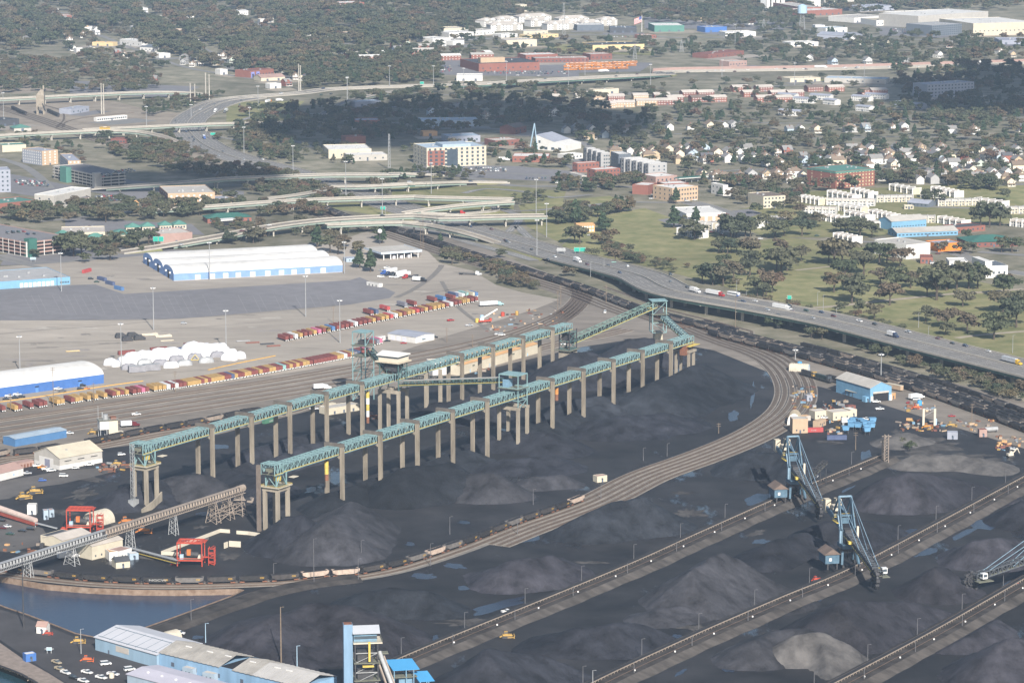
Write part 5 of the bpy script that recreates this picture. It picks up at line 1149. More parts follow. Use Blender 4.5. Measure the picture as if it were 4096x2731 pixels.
b=Bld('lean_to','open lean to with tan roof along the blue engine shed','shed','I',(835,385),(1000,425),7); bx(b.o,'roof',RM('c'),0,b.L,-1,7,3.6,3.9); bx(b.o,'wall',WM('k'),b.L - 3,b.L,.2,6,0,3.6); bx(b.o,'back_wall',m_steel_d,0,b.L - 3,3,6,0,3.5)
for i in range(4): bx(b.o,'post',m_steel_d,i*b.L/4,i*b.L/4+.3,-.6,-.3,0,3.6)
b=Bld('workshop','pale blue workshop with seamed white gable roof by the basin','workshop','T',(1282,735),(2110,975),27).walls(6.4,M('facade_pale',(.27,.39,.50),.7,.12,.2,stretch=(1,1,.2))).gable(3.0,M('roof_seamed',(.50,.51,.55),.6,.05,.1),'x',.6)
m_seamd=M('roof_seam',(.07,.13,.18),.7)
for i in range(7): x=b.L*(.08+.14*i); bar(b.o,'roof_seam',m_seamd,(x,.5,6.75),(x,b.D*.46,9.35),.22,.12)
bar(b.o,'roof_seam',m_seamd,(1,1.2,7.0),(b.L - 1,1.2,7.0),.3,.12); bar(b.o,'roof_seam',m_seamd,(1,b.D*.42,9.25),(b.L - 1,b.D*.42,9.25),.3,.12); bx(b.o,'grey_panel',WM('R'),b.L*.34,b.L*.55,-.1,.02,2.4,5.2); b.win('f',1,1,1.1,1.8,.1,0,m_doord,b.L*.2,b.L*.24,'door')
b=Bld('shed','long blue shed with corrugated grey roof and a burnt out gap','shed','U',(120,985),(1900,1420),22).walls(7.2,M('facade_shed',(.22,.36,.52),.8,.2,.15,stretch=(1,1,.2)))
m_corr=M('roof_corrugated',(.30,.285,.265),.85,.2,.1,rgb2=(.42,.40,.37))
h,D_=7.2,b.D
def roofseg(x0,x1,m,sink=0):
    k=MB(); n=max(1,int((x1 - x0)/1.5))
    for i in range(n):
        xa=x0+(x1 - x0)*i/n; xb=xa+(x1 - x0)/n*.93; dz=.0 if i % 2 else .16
        k.prism([(-.6,h - .1+dz),(D_/2,h+3.2+dz - sink),(D_+.6,h - .1+dz),(D_+.6,h+.1+dz),(D_/2,h+3.4+dz - sink),(-.6,h+.1+dz)],xa,xb,axis='x')
    k.build('roof',m,b.o)['kind']='stuff'
roofseg(0,b.L*.43,m_corr); roofseg(b.L*.52,b.L*.66,m_corr); roofseg(b.L*.66,b.L,M('roof_shed2',(.42,.41,.40),.8,.12,.1)); bx(b.o,'charred_hole',m_dark,b.L*.43,b.L*.52,1,D_ - 1,h - .2,h+.3)
for x in (.1,.25,.38,.55,.72,.8): bar(b.o,'ridge_vent',m_white,(b.L*x,D_*.38,h+2.9),(b.L*x+3.5,D_*.38,h+2.9),.7,.4)
b.win('f',6,1,2,2,2,0,m_doord)
b=Bld('shed','grey lavender flat pitched shed in front of the long blue shed','shed','T',(1712,1215),(3300,1640),19).walls(5.6,'L').gable(1.2,M('roof_lav',(.46,.45,.52),.7,.08,.1),'x',.5)
for i in range(4): bx(b.o,'roof_vent',m_whitep,b.L*(.1+.12*i),b.L*(.1+.12*i)+.8,5,5.8,6.3,7.1)
for x,y,lab in ((2160,900,'small flat roofed hut beside the pale blue workshop'),(2220,940,'grey compressor hut against the long blue shed')): b=Bld('hut',lab,'hut','T',(x,y+40),(x+80,y+60),3).walls(3,'L').flat('R',.1); bx(b.o,'door',m_doord,.8,1.7,-.05,.02,0,2)
for x0,x1,y in ((400,530,1085),(650,800,1150)): b=Bld('annexe','brown roofed annexe on the long blue shed '+('near its black doorway' if x0 == 400 else 'beside the pipes'),'annexe','U',(x0,y),(x1,y+28),5).walls(4,'L').flat('R',.15); b.win('f',2,1,.8,.8,1.6,0)

# ---- offices,flats and shops
def block(lab,r,a,b_,dp,h,wc,rc='w',fl=3,nx=8,nl=3,cat='building',name='building',ww=1.7,wh=1.7,kind='flat',rh=2.5,m=None,nr=0,cap=None):
    b=Bld(name,lab,cat,r,a,b_,dp).walls(h,wc)
    if kind == 'flat': b.flat(rc,.7,cap)
    elif kind == 'gable': b.gable(rh,rc,'x')
    elif kind == 'gabley': b.gable(rh,rc,'y')
    elif kind == 'hip': b.hip(rh,rc)
    if fl:
        st=h/fl; w_=min(ww,b.L/max(nx,1)*.7)
        b.win('f',nx,fl,w_,wh,st*.35,st,m,.6,b.L - .6)
        if nl: b.win('l',nl,fl,min(ww,b.D/nl*.6),wh,st*.35,st,m,.6,b.D - .6)
        if nr: b.win('r',nr,fl,min(ww,b.D/nr*.6),wh,st*.35,st,m,.6,b.D - .6)
        bx(b.o,'door',m_doord,b.L*.5 - .9,b.L*.5+.9,-.09,0,0,2.3)
    return b
b=block('five storey cream and glass office block above the interchange',2,(600,1128),(1000,1112),(512,1095),20.5,'c','L',5,11,4,'office','office_building',2.4,2.4)
for i in range(5): b.band(i*4.1,i*4.1+.5,WM('q'),.1)
bx(b.o,'glass_bay',m_glass,b.L*.34,b.L*.52,-.3,0,1,19); bx(b.o,'penthouse',WM('L'),b.L*.28,b.L*.75,3,b.D*.6,20.5,24); bx(b.o,'brick_bay',WM('b'),1,b.L*.3,-.12,-.02,2,18); b.win('f',3,4,3,2.4,2.5,4.1,m_glass,1.5,b.L*.3,'window',.2)
b=Bld('church','white angular church with grey sloping roof and thin spire','church',2,(1335,1008),(1532,1020),38); b.h=7
MB().prism([(0,0),(b.L,0),(b.L,7),(b.L*.62,10),(0,17)],0,b.D).build('wall',WM('w'),b.o); MB().add([(-.3,-.3,17.2),(b.L*.62,-.3,10.2),(b.L*.62,b.D+.3,10.2),(-.3,b.D+.3,17.2)],[(0,1,2,3)]).build('roof',RM('k'),b.o)
b.win('f',3,1,4,3,1,0,m_glass,8,b.L - 3); bx(b.o,'window',m_glass,3,5.5,-.06,.02,8,11); bar(b.o,'spire',m_blue_pale,(-7,-2,0),(-1,-2,30),1.0); bar(b.o,'spire',m_blue_pale,(3,-2,0),(-1,-2,30),.7)
block('single storey red brick hall with white roof below the church',2,(1175,1090),(1418,1092),30,6,'b','w',1,7,2)
block('three storey red brick block with white flat roof by the slip road','N',(315,520),(622,498),(235,498),12,'b','w',3,7,2)
block('smaller red brick block behind its taller twin','N',(92,408),(362,388),(50,395),9.5,'b','w',2,6,2); block('low grey annexe beside the red brick blocks','N',(145,500),(235,495),(66,455),4.4,'q','q',1,3,2)
def terrace_flats(lab,a,b_,dp,n,h):
    b=Bld('apartment_block',lab,'apartments','N',a,b_,dp); b.h=h; w=b.L/n
    for i in range(n):
        c='g' if i % 2 else 's'; k=MB().box(i*w,(i+1)*w - .02,-(1.6 if i % 2 else 0),b.D,0,h+(1.2 if i % 2 else 0)).build('bay',WM(c),b.o)
        for f in range(4): bx(k,'window',m_glass if c != 's' else M('window_grey',(.3,.32,.36),.3),i*w+w*.3,i*w+w*.7,-(1.66 if i % 2 else .06),-(1.58 if i % 2 else -.02),f*h/4+1,f*h/4+2.6)
        bx(b.o,'roof',RM('w'),i*w+.2,(i+1)*w - .2,0,b.D - .2,h+(1.2 if i % 2 else 0),h+(1.2 if i % 2 else 0)+.15)
    for f in range(4):
        for j in range(3): bx(b.o,'window',m_glass,b.L - .05,b.L+.07,b.D*(.2+.3*j),b.D*(.2+.3*j)+1.6,f*h/4+1,f*h/4+2.6)
    return b
terrace_flats('grey and charcoal apartment terrace stepping down behind the brick blocks',(165,268),(398,348),(480,340),8,15); terrace_flats('longer charcoal and white apartment terrace at the street corner',(612,398),(985,488),(1110,455),10,15)
block('charcoal corner apartment tower joining the two terraces','N',(500,345),(600,380),14,17,'s','w',4,3,2)
block('low brick shop row in front of the charcoal terrace','N',(1060,535),(1325,515),(1025,490),6,'P','w',1,5,2); b=Bld('filling_station','filling station canopy with green striped edge','canopy','N',(1345,545),(1712,520),9); bx(b.o,'canopy',m_white,0,b.L,0,9,5,5.9); bx(b.o,'fascia_stripe',WM('G'),-.05,b.L+.05,-.05,9.05,5.7,6.0)
for i in range(5): bx(b.o,'column',m_galv,3+i*(b.L - 6)/4,3.5+i*(b.L - 6)/4,4,4.6,0,5)
block('square red brick building with white roof and tank','N',(962,680),(1075,648),(872,640),9,'b','w',0,0,0); b=block('tan and brick mill with white roof and rows of dark windows','N',(1262,768),(1582,738),(1165,715),13,'t','w',3,9,4); b=block('dark brick wing behind the tan mill','N',(1075,690),(1168,718),26,13.5,'B','w',3,4,0)
block('white painted street corner building with blank side wall','N',(1745,660),(1892,692),(1605,612),10,'w','w',2,3,4); block('low white wall building beside the corner house','N',(1892,692),(2060,690),12,6,'w','w',0)
b=block('big white supermarket box with flat white roof and tan bays','N',(1440,1014),(1925,998),(1035,938),7,'w','w',0); b.win('f',3,1,5,4.4,.2,0,WM('t'),b.L*.3,b.L*.9,'bay'); bx(b.o,'porch',WM('b'),b.L - 8,b.L+3,-2,6,4.5,6.2)
b=block('five storey red brick apartment house with green roof band',3,(1085,1270),(1346,1247),(1018,1228),17,'b','q',5,12,3,'apartments','apartment_block',1.5,1.6,m=M('balcony_cream',(.55,.47,.30),.8)); b.band(15.6,17.3,WM('e'),.25,'roof_band'); b.win('f',8,5,1.1,1.2,1.2,3.4,m_glass,2.5,b.L - 2.5)
block('cream four square block with blank grey side',3,(600,1402),(748,1394),(528,1372),11,'c','r',3,6,0)
b=block('orange fronted shop with grey side wall','L',(2015,952),(2312,932),(1950,908),6.6,'o','k',0); 
b=block('white painted warehouse with pipes down its wall near the park','L',(1620,1046),(1918,1014),(1420,955),12,'w','q',0); 
for i in range(7): bx(b.o,'downpipe',m_galv,b.L*(.2+.1*i),b.L*(.2+.1*i)+.25,-.15,-.02,0,11)
block('low red brick shop with dark flat roof beside the white warehouse','L',(1798,1098),(1952,1100),(1745,1060),5,'b','B',1,3,1); block('low white store with pale roof behind the tall white building',6,(1850,285),(1975,285),22,4.6,'w','w',1,4,2)
b=block('tall white building with a higher stair end by the park',6,(2090,358),(2242,352),(1968,325),9.5,'w','s',1,4,0,wh=2); bx(b.o,'stair_end',WM('w'),-.1,6,.1,b.D - .1,0,14)
b=block('long pale blue school with grey gable roofs','L',(1510,774),(2262,744),22,4.2,'l','q',1,16,3,'school','school',2.2,1.2,'gable',3.0); b=block('tall blue gabled hall at the back of the pale blue school','L',(1440,690),(1870,660),22,8.5,'l','q',1,12,0,'school','school',1.6,.8,'gable',3.4)
block('flat brick wing with black roof beside the pale blue school','L',(2240,720),(2600,690),20,4.5,'b','d',1,6,0); block('brown brick hall with broad green hipped roof',6,(1990,152),(2310,142),34,4.6,'B','G',1,8,3,kind='hip',rh=4.2)
block('slate blue clubhouse with grey gable roof on the lawn','L',(1640,385),(1890,405),18,3.6,'s','k',1,5,0,kind='gable',rh=2.8); block('small cream pavilion beside the clubhouse','L',(1600,425),(1715,425),7,3,'c','R',1,3,1)
block('orange brick house with tan roof and rows of white windows','N',(92,1148),(306,1142),11,6.4,'O','O',2,6,2,kind='gable',rh=1.8,m=m_white)
# white terraces
def row_house(lab,r,a,b_,n,dp=10,c='w',z=6.4):
    b=Bld('row_house',lab,'row houses',r,a,b_,dp,'white terraces beside the park'); h=5.2; b.h=h
    MB().box(0,b.L,0,dp,0,h).build('wall',WM(c),b.o)
    pr=[(-.4,h - .8),(-.2,h+.2),(1.2,h+1.2),(2.6,h+1.5),(dp - 2.6,h+1.5),(dp - 1.2,h+1.2),(dp+.2,h+.2),(dp+.4,h - .8)]
    MB().prism(pr,-.1,b.L+.1,axis='x').build('roof',RM('R' if c == 'w' else 'q'),b.o)
    w=b.L/n
    for i in range(n):
        bx(b.o,'party_wall',WM('w'),i*w - .25,i*w+.25,-1.2,dp+.3,0,h+1.75)
        bx(b.o,'window',m_glass,i*w+w*.2,i*w+w*.42,-.06,.04,3.2,4.4); bx(b.o,'window',m_glass,i*w+w*.6,i*w+w*.82,-.06,.04,3.2,4.4); bx(b.o,'window',m_glass,i*w+w*.58,i*w+w*.85,-.06,.04,.9,2.2); bx(b.o,'door',m_doord,i*w+w*.22,i*w+w*.38,-.06,.04,0,2.1)
    bx(b.o,'party_wall',WM('w'),b.L - .25,b.L+.25,-1.2,dp+.3,0,h+1.75); MB().prism([(y,zz - .05) for y,zz in pr[1:-1]]+[(dp,0),(0,0)],b.L+.25,b.L+.4,axis='x').build('end_wall',WM(c),b.o)
    return b
RH=[('L',285,332,545,378,5,'c','cream terrace with fins next to the cream block'),('L',652,272,962,335,5,'w','white terrace with arched fins below the brick apartments'),('L',945,242,1160,296,4,'w','short white finned terrace beside the brick apartments'),('L',1935,222,2225,285,5,'w','white finned terrace by the tall park trees'),('L',790,445,1065,485,4,'c','cream ended terrace in the middle of the lawn'),('L',862,525,1128,582,4,'w','white finned terrace with peach end wall'),('L',1158,515,1438,575,5,'w','long white finned terrace by the school lawn'),('L',572,565,815,606,4,'w','white finned terrace behind the dark oaks'),('L',728,805,962,856,4,'w','white finned terrace alone above the field'),('N',1330,1175,1605,1222,4,'w','white finned terrace at the field edge under pines'),('N',2085,1045,2290,1095,4,'w','white finned terrace beside the dark oaks'),('N',1810,1132,1905,1148,2,'w','stub of white terrace by the asphalt drive'),
      ('L',638,375,1232,388,6,'w','long straight white terrace below the brick apartments'),('L',1255,342,1705,335,5,'c','straight cream terrace at the lawn top'),('L',330,478,752,490,5,'w','straight white terrace behind autumn trees'),('L',1535,588,1978,595,5,'c','straight cream terrace behind the blue school'),('L',1140,668,1560,645,5,'w','straight white terrace close by the blue school'),('L',2015,388,2520,380,6,'c','straight cream terrace near the asphalt court'),('L',-60,610,132,600,3,'c','short cream terrace by the supermarket'),('N',1395,1085,1762,1115,4,'c','cream terrace just below the supermarket'),('L',1800,280,2112,288,4,'w','white terrace half hidden by a tall oak'),(3,2020,1375,2205,1400,4,'w','white finned terrace near the far lawn'),(3,2210,1440,2420,1435,4,'c','cream terrace behind the great oak'),(3,2260,1520,2420,1540,4,'w','white terrace by the great oak foot'),(3,1450,1280,1605,1310,4,'c','white terrace under the elms'),(3,1775,1500,1935,1530,4,'w','white terrace behind bare shrubs')]
for r_,x0,y0,x1,y1,n,c,lab in RH: row_house(lab,r_,(x0,y0),(x1,y1),n,c=c)
# ---- west side: garages,hospital,flats
def garage(lab,r,a,b_,dp,lv,c1,c2,lh=3.1):
    b=Bld('parking_garage',lab,'garage',r,a,b_,dp); b.h=lv*lh
    for i in range(lv+1):
        z=i*lh; bx(b.o,'deck',m_asph if i == lv else m_conc,.2,b.L - .2,.2,b.D - .2,z,z+.3)
        if i:
            for q in ((0,b.L,0,.3),(0,b.L,b.D - .3,b.D),(0,.3,.3,b.D - .3),(b.L - .3,b.L,.3,b.D - .3)): bx(b.o,'spandrel',WM(c1),*q,z - .4,z+1.0)
    bx(b.o,'deck_gap_shade',m_dark,1.5,b.L - 1.5,1.5,b.D - 1.5,.3,lv*lh - .05)  # near-black block painted in for the shade between the decks
    for i in range(int(b.L/9)+1): x=min(b.L - .4,i*9); bx(b.o,'column',WM(c2),x,x+.8,-.15,.02,0,lv*lh+1)
    for i in range(int(b.D/9)+1): y=min(b.D - .4,i*9); bx(b.o,'column',WM(c2),-.15,.02,y,y+.8,0,lv*lh+1)
    return b
GAR=[]
g1=garage('brick and cream parking garage with cars on its roof','Q',(330,1452),(905,1385),(-130,1225),4,'P','w'); GAR.append(g1)
bx(g1.o,'stair_tower',WM('G'),1,9,-3,5,0,16); bx(g1.o,'stair_house',WM('w'),g1.L*.1,g1.L*.1+6,g1.D - 8,g1.D - 3,12.7,16); MB().add([(g1.L*.1 - 1,g1.D - 9,16),(g1.L*.1+7,g1.D - 9,16),(g1.L*.1+7,g1.D - 2,16),(g1.L*.1 - 1,g1.D - 2,16),(g1.L*.1+3,g1.D - 5.5,19)],[(0,1,4),(1,2,4),(2,3,4),(3,0,4),(3,2,1,0)]).build('stair_roof',RM('e'),g1.o)
g2=garage('grey concrete parking garage with green stair towers','Q',(1175,590),(1560,560),95,4,'q','q'); GAR.append(g2); bx(g2.o,'stair_tower',WM('e'),-6,0,g2.D*.55,g2.D*.7,0,16); bx(g2.o,'stair_tower',WM('q'),-1,7,-2,4,0,15)
g3=garage('low two level garage beside the tree belt','Q',(760,820),(1130,800),60,2,'r','R'); GAR.append(g3)
for a_,b_,dp,lab in (((1350,1235),(1610,1232),24,'brick clinic with broad green pyramid roof'),((1560,1145),(1740,1140),14,'cream clinic wing with green hipped roof'),((1760,1135),(1915,1130),14,'second cream clinic wing with green hipped roof'),((1975,1120),(2130,1115),14,'far cream clinic wing with green hipped roof'),((2150,1110),(2305,1105),14,'end clinic wing with green hipped roof beside the ramp'),((1090,1270),(1280,1265),10,'little green roofed porch of the clinic'),((720,1235),(870,1225),9,'small green roofed canopy behind the big oak')):
    block(lab,'Q',a_,b_,dp,4.6,'c','e',1,4,2,'clinic','clinic',kind='hip',rh=3.4)
block('low brick clinic block with pink banded walls below the ramp','Q',(1985,1282),(2380,1258),34,8,'P','R',2,0,0,'clinic','clinic'); block('tan roofed clinic court behind the oak','Q',(760,1215),(1300,1205),40,4.4,'c','R',1,10,0,'clinic','clinic')
for a_,b_,c_,h,lab in (((845,442),(1005,437),(605,355),15,'grey and tan five storey flats with white roof'),((522,318),(720,300),(330,275),15,'tan flats behind the white roofed block')):
    b=block(lab,'Q',a_,b_,c_,h,'t','k',5,3,9,'apartments','apartment_block',m=m_white); bx(b.o,'grey_side',WM('k'),-.05,-.01,0,b.D,0,h)
block('cream hall with green eaves by the far tracks','Q',(30,152),(325,140),24,7,'c','e',0,cat='hall'); block('grey panelled laboratory with white roof and square windows','Q',(430,842),(674,858),(155,700),13,'q','w',2,2,0,cap='w'); block('long brick building with green metal roof edge','Q',(-160,925),(465,865),34,9,'b','e',1,14,0,wh=1.4); block('grey glass fronted office at the frame edge by the car park','Q',(-180,655),(135,645),26,22,'k','k',5,5,3)
b=block('brown brick warehouse with tan front and large windows by the ramp',1,(1130,1402),(1445,1392),(1028,1352),14,'t','q',3,8,5,m=m_white); bx(b.o,'side_bricks',WM('B'),-.05,-.01,0,b.D,0,14); block('low tan end of the brown brick warehouse',1,(1445,1392),(1580,1380),24,7,'t','k',1,5,0)
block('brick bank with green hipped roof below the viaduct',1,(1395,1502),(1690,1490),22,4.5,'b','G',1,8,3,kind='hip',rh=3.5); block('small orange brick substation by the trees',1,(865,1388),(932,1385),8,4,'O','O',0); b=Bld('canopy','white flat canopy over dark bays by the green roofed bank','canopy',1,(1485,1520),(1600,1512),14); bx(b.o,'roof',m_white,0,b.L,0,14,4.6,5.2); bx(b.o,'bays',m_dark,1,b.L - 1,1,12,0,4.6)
block('beige store with stepped white roofs behind the freeway',2,(-60,1068),(228,1062),50,9.5,'c','w',1,5,0); block('lower white roofed wing of the beige store',2,(70,1085),(335,1078),26,6,'q','w',1,5,0); block('red brick tower block rising behind the beige store',2,(55,990),(190,985),18,11,'b','b',0)
# ---- distant suburbs
FAR=[(2,950,484,1358,472,(762,452),11,'b','d',1,8,'big flat brick school with dark roof and tan box'),(2,1330,424,1690,418,30,6,'B','q',1,14,'long low brick school wing with pale roof'),(2,1265,405,1480,398,34,7,'b','w',1,6,'brick hall with white roof behind the school wing'),(2,1700,405,1845,400,30,8,'B','R',1,5,'plain brown brick block beside the bus park'),
       (2,1135,318,1340,312,45,10,'c','R',0,0,'cream shed with a dark square door beyond the school'),(2,1715,338,2062,330,60,7,'y','d',0,0,'long yellow and white fronted shed with dark roof'),(2,715,232,858,228,40,9,'c','c',0,0,'cream flat topped warehouse in the far trade estate'),(2,750,262,915,255,40,9,'w','w',1,6,'white warehouse below the cream one'),(2,640,290,760,282,40,6,'w','w',0,0,'low white shed with pale roof in the trade estate'),(2,925,240,1055,232,30,7,'w','q',1,5,'white trade shed with grey roof'),(2,1250,238,1415,232,30,6,'c','q',0,0,'pale green trade shed near the white flats'),(2,1100,256,1210,250,24,5,'w','w',0,0,'small white store by the trade street'),(2,1270,262,1485,252,24,5,'y','c',1,7,'cream and yellow shop row'),(2,775,306,852,300,20,6,'w','w',0,0,'little white unit behind the trees'),(2,1720,636,1890,628,14,6,'c','d',0,0,'cream box shed with dark roof by the viaduct'),(2,800,545,975,545,30,7,'w','w',0,0,'white arched roof hall beside the viaduct start'),
       (2,2130,216,2330,214,60,10,'e','w',0,0,'dark green shed with bright white roof'),(2,1830,222,2010,222,40,8,'d','s',0,0,'black roofed garage under the huge flag'),(2,1610,208,1790,206,40,9,'s','w',0,0,'slate shed with white roof near the radio mast'),(2,2040,262,2140,258,22,5,'b','R',1,5,'red brick restaurant with pale roof'),(2,1230,80,1272,78,18,12,'c','w',2,3,'cream house tower alone in the forest'),
       (3,1640,192,2110,158,90,20,'q','w',0,0,'huge white ended shipyard hall'),(3,2010,244,2420,232,120,20,'c','w',1,14,'huge cream shipyard hall with strip windows'),(3,1735,246,1942,232,60,17,'s','g',5,16,'dark glass office wing of the shipyard hall'),(3,2190,300,2420,300,60,6,'k','k',0,0,'flat grey canopy by the shipyard hall'),(3,1360,176,1570,170,60,9,'w','c',1,8,'white warehouse with cream roof and loading wall'),(3,1210,155,1420,140,60,8,'w','q',0,0,'white roofed shed row beyond the water tower'),(3,880,110,1130,98,60,9,'b','w',0,0,'brick factory with white saw roof'),(3,660,60,850,95,40,11,'b','q',0,0,'red brick factory below the white silos'),(3,1010,30,1210,24,40,8,'q','q',0,0,'long grey roofed shed in the far wood'),(3,905,52,985,48,30,12,'w','w',0,0,'white far warehouse beside the wood'),(3,1250,80,1480,70,50,8,'k','k',0,0,'grey far shed row with pale roof'),(3,1500,110,1900,92,40,5,'w','w',0,0,'very long low white shed'),(3,785,316,970,310,30,6,'w','w',0,0,'white flat garage with blue corner'),(3,210,220,355,215,30,8,'n','k',0,0,'navy shed with grey roof'),(3,345,250,550,245,30,7,'w','w',0,0,'white low store by the substation'),(3,-60,212,65,205,30,7,'e','w',0,0,'green shed with white roof edge'),(3,1020,222,1165,216,34,7,'w','L',0,0,'white shed with pale blue roof'),(3,960,262,1200,272,40,7,'k','k',0,0,'long grey pitched shed by the freeway'),(3,1010,556,1425,566,34,6,'q','L',1,4,'long low shed with pale grey roof by the freeway'),(3,780,556,985,548,24,5,'c','c',0,0,'cream low shed in the brush'),(3,370,450,490,442,22,7,'P','R',1,6,'pinkish brick school house'),(3,230,395,470,370,30,6,'B','B',1,6,'dark red brick school with low roofs'),(3,1700,660,2015,640,30,17,'k','k',4,14,'grey shaded apartment block among dark trees'),
       (1,805,300,952,318,24,8,'w','w',1,4,'white supermarket with pink round sign'),(1,940,345,1048,352,22,7,'w','s',1,4,'white church hall with dark hipped roof'),(1,620,308,760,312,16,5,'y','O',0,0,'tan gas station canopy'),(1,515,356,570,354,14,6,'w','w',0,0,'small white box store'),(1,1070,392,1145,388,18,6,'w','w',0,0,'white strip store by the woods'),(1,1480,505,1530,502,14,7,'w','w',0,0,'white cube shop near the purple gate'),(1,1680,525,1840,510,30,9,'b','B',1,8,'red brick hall with violet arches'),(1,1755,548,1915,540,24,5,'c','P',0,0,'long low pink roofed annexe'),(1,1815,598,1890,594,14,6,'w','w',0,0,'white box shop by the freeway'),(1,650,818,855,800,6,4,'w','R',1,14,'long white bunk car row in the far yard'),(1,480,770,600,750,18,6,'k','k',1,4,'grey crew office in the far yard'),(1,-60,860,130,840,30,7,'d','d',0,0,'dark shed at the frame edge by the far yard'),(1,95,885,210,880,20,4,'q','e',0,0,'low building with green hipped roof by the ramp'),(1,745,965,845,968,16,5,'B','B',1,5,'old brick depot beside the curved tracks'),(1,1730,10,1900,6,30,8,'w','P',0,0,'far white hospital wing in the trees'),(1,2010,30,2240,20,40,10,'P','w',0,0,'far brick hospital wing with white roofs'),(1,2200,75,2420,68,40,10,'b','w',1,6,'far red brick ward block'),
       (2,-40,70,180,62,40,12,'b','w',1,8,'far brick campus hall with white roof'),(2,120,858,285,855,26,8,'b','k',1,6,'brick office half in cloud shadow'),(2,560,855,950,850,36,7,'L','L',1,9,'wide flat roofed plant in cloud shadow'),(2,575,918,672,915,14,5,'O','O',0,0,'tan pavilion in the shaded park'),(2,745,962,960,955,30,7,'k','L',1,5,'grey store with mural wall behind the office block'),(2,1190,905,1270,890,20,8,'B','r',1,3,'dark brick chapel with steep roof'),(2,1060,985,1226,975,26,6,'B','R',1,5,'dark brick shop by the shaded trees'),(2,1530,1075,1648,1065,14,5,'w','w',1,5,'white motel strip beside the charcoal terrace'),(2,120,720,290,712,20,6,'k','L',0,0,'shaded flat roofed store beside the ramp')]
for r_,x0,y0,x1,y1,dp,h,wc,rc,fl,nx,lab in FAR:
    kd='hip' if 'hipped' in lab else 'gable' if ('pitched' in lab or 'chapel' in lab or 'pink roofed' in lab) else 'flat'
    b=block(lab,r_,(x0,y0),(x1,y1),dp,h,wc,rc,fl,nx,0,ww=2.2,kind=kd,rh=3.5)
    c_,s_=BOXES[-1][2],BOXES[-1][3]; o_=b.o.location; ap=random.uniform(22,46); fq=[(o_.x+u*c_ - v*s_,o_.y+u*s_+v*c_) for u,v in ((-12,-ap),(b.L+12,-ap),(b.L+12,-.5),(-12,-.5))]; sheet('forecourt',[fq],.12+random.random()*.04,random.choice((m_asph,m_road,m_pave,m_path))); BOXES.append((fq[0][0],fq[0][1],c_,s_,b.L+24,ap))
    if 'tan box' in lab: bx(b.o,'roof_box',WM('t'),b.L*.1,b.L*.5,20,32,h,h+7)
    if 'violet' in lab:
        for x in (2,12): bx(b.o,'violet_arch',WM('v'),x,x+6,-1,-.1,0,8); bx(b.o,'arch_opening',m_dark,x+1.6,x+4.4,-1.06,-.98,0,5.5)
    if not fl: b.win('f',max(1,int(b.L/14)),1,3.2,3.2,.1,0,m_doord,name='shutter')
for k,(r_,q) in enumerate((('1','40,195 150,205 260,212 420,218 560,212 700,208 900,222 1050,232'),('1','350,90 420,140 560,215 640,240'),('1','960,90 1050,150 1200,240 1300,300 1450,400'),('1','1600,110 1750,170 1950,250 2150,280'),('2','60,255 250,280 450,300 700,318'),('2','330,115 480,150 720,200'),('1','300,80 900,122 1250,140 1800,158'),('3','150,150 500,172 950,205'))):
    for w_ in q.split():
        x,y=map(float,w_.split(',')); dx=random.uniform(30,70); yy=y - 5
        b=block('pale flat roofed roadside store in a forest clearing',int(r_),(x,yy),(x+dx,yy - 1),random.uniform(14,30),random.uniform(4.5,8),random.choice('wwcwtqb'),random.choice('wwqkR'),1,4,0,'store','roadside_store'); b.o['group']='roadside stores in the forest clearings'
# white hipped flats in front of the forest
for i,(x0,y0,x1,y1) in enumerate(((1030,212,1245,206),(985,184,1070,178),(1075,172,1208,166),(1220,155,1437,148),(1300,182,1437,176),(1410,205,1620,198),(1490,168,1690,162),(1640,196,1780,190),(1770,176,1880,172))):
    b=block('white hipped roof apartment house against the forest edge',2,(x0,y0),(x1,y1),22,10.5,'w','R',3,9,0,'apartments','apartment_block',1.4,1.5,'hip',4.5); b.o['group']='white apartment houses at the forest edge'
    for u in (.25,.75): MB().prism([(b.L*u - 5,10.4),(b.L*u+5,10.4),(b.L*u,14.4)],-1.2,4).build('dormer_gable',WM('w'),b.o); bx(b.o,'balcony_bay',WM('q'),b.L*u - 3,b.L*u+3,-1.1,0,0,10.4)
# brick estate terraces
n_b=0
for y,xs in ((655,(60,165,470,655,770)),(620,(400,560,900,1040)),(690,(-40,120,250,560,690)),(640,(1260,1330))):
    for x in xs:
        block('brick estate terrace with brown roof beyond the neighbourhood',3,(x,y),(x+105,y - 4),12,6.4,random.choice('bBb'),random.choice('rRR'),2,6,0,'row houses','brick_terrace',1.3,1.2,'gable',2.6,m=m_white).o['group']='brick estate terraces'
for x0,y,x1 in ((690,662,810),(800,690,930),(910,668,1045),(1190,676,1310),(1280,662,1420),(700,775,860),(1220,745,1310),(1480,718,1560),(1590,730,1665),(1000,700,1080)):
    block('grey white estate terrace with flat pale roof',3,(x0,y),(x1,y+8),11,6,'k' if x0 > 1400 else 'w','k',2,8,0,'row houses','estate_terrace',1.3,1.3,'gable',1.6).o['group']='pale estate terraces'
for x0,y,x1 in ((1450,682,1500),(1600,665,1700),(1700,672,1800),(1820,680,1930),(1990,675,2090),(2130,670,2235),(1780,730,1870),(1860,724,2000),(2010,712,2150),(2150,708,2285)):
    block('long brown roofed brick row behind the shaded wood',2,(x0,y),(x1,y - 2),12,6.2,random.choice('tBq'),'R',2,7,0,'row houses','brick_terrace',1.3,1.2,'gable',2.6,m=m_white).o['group']='brick rows behind the shaded wood'
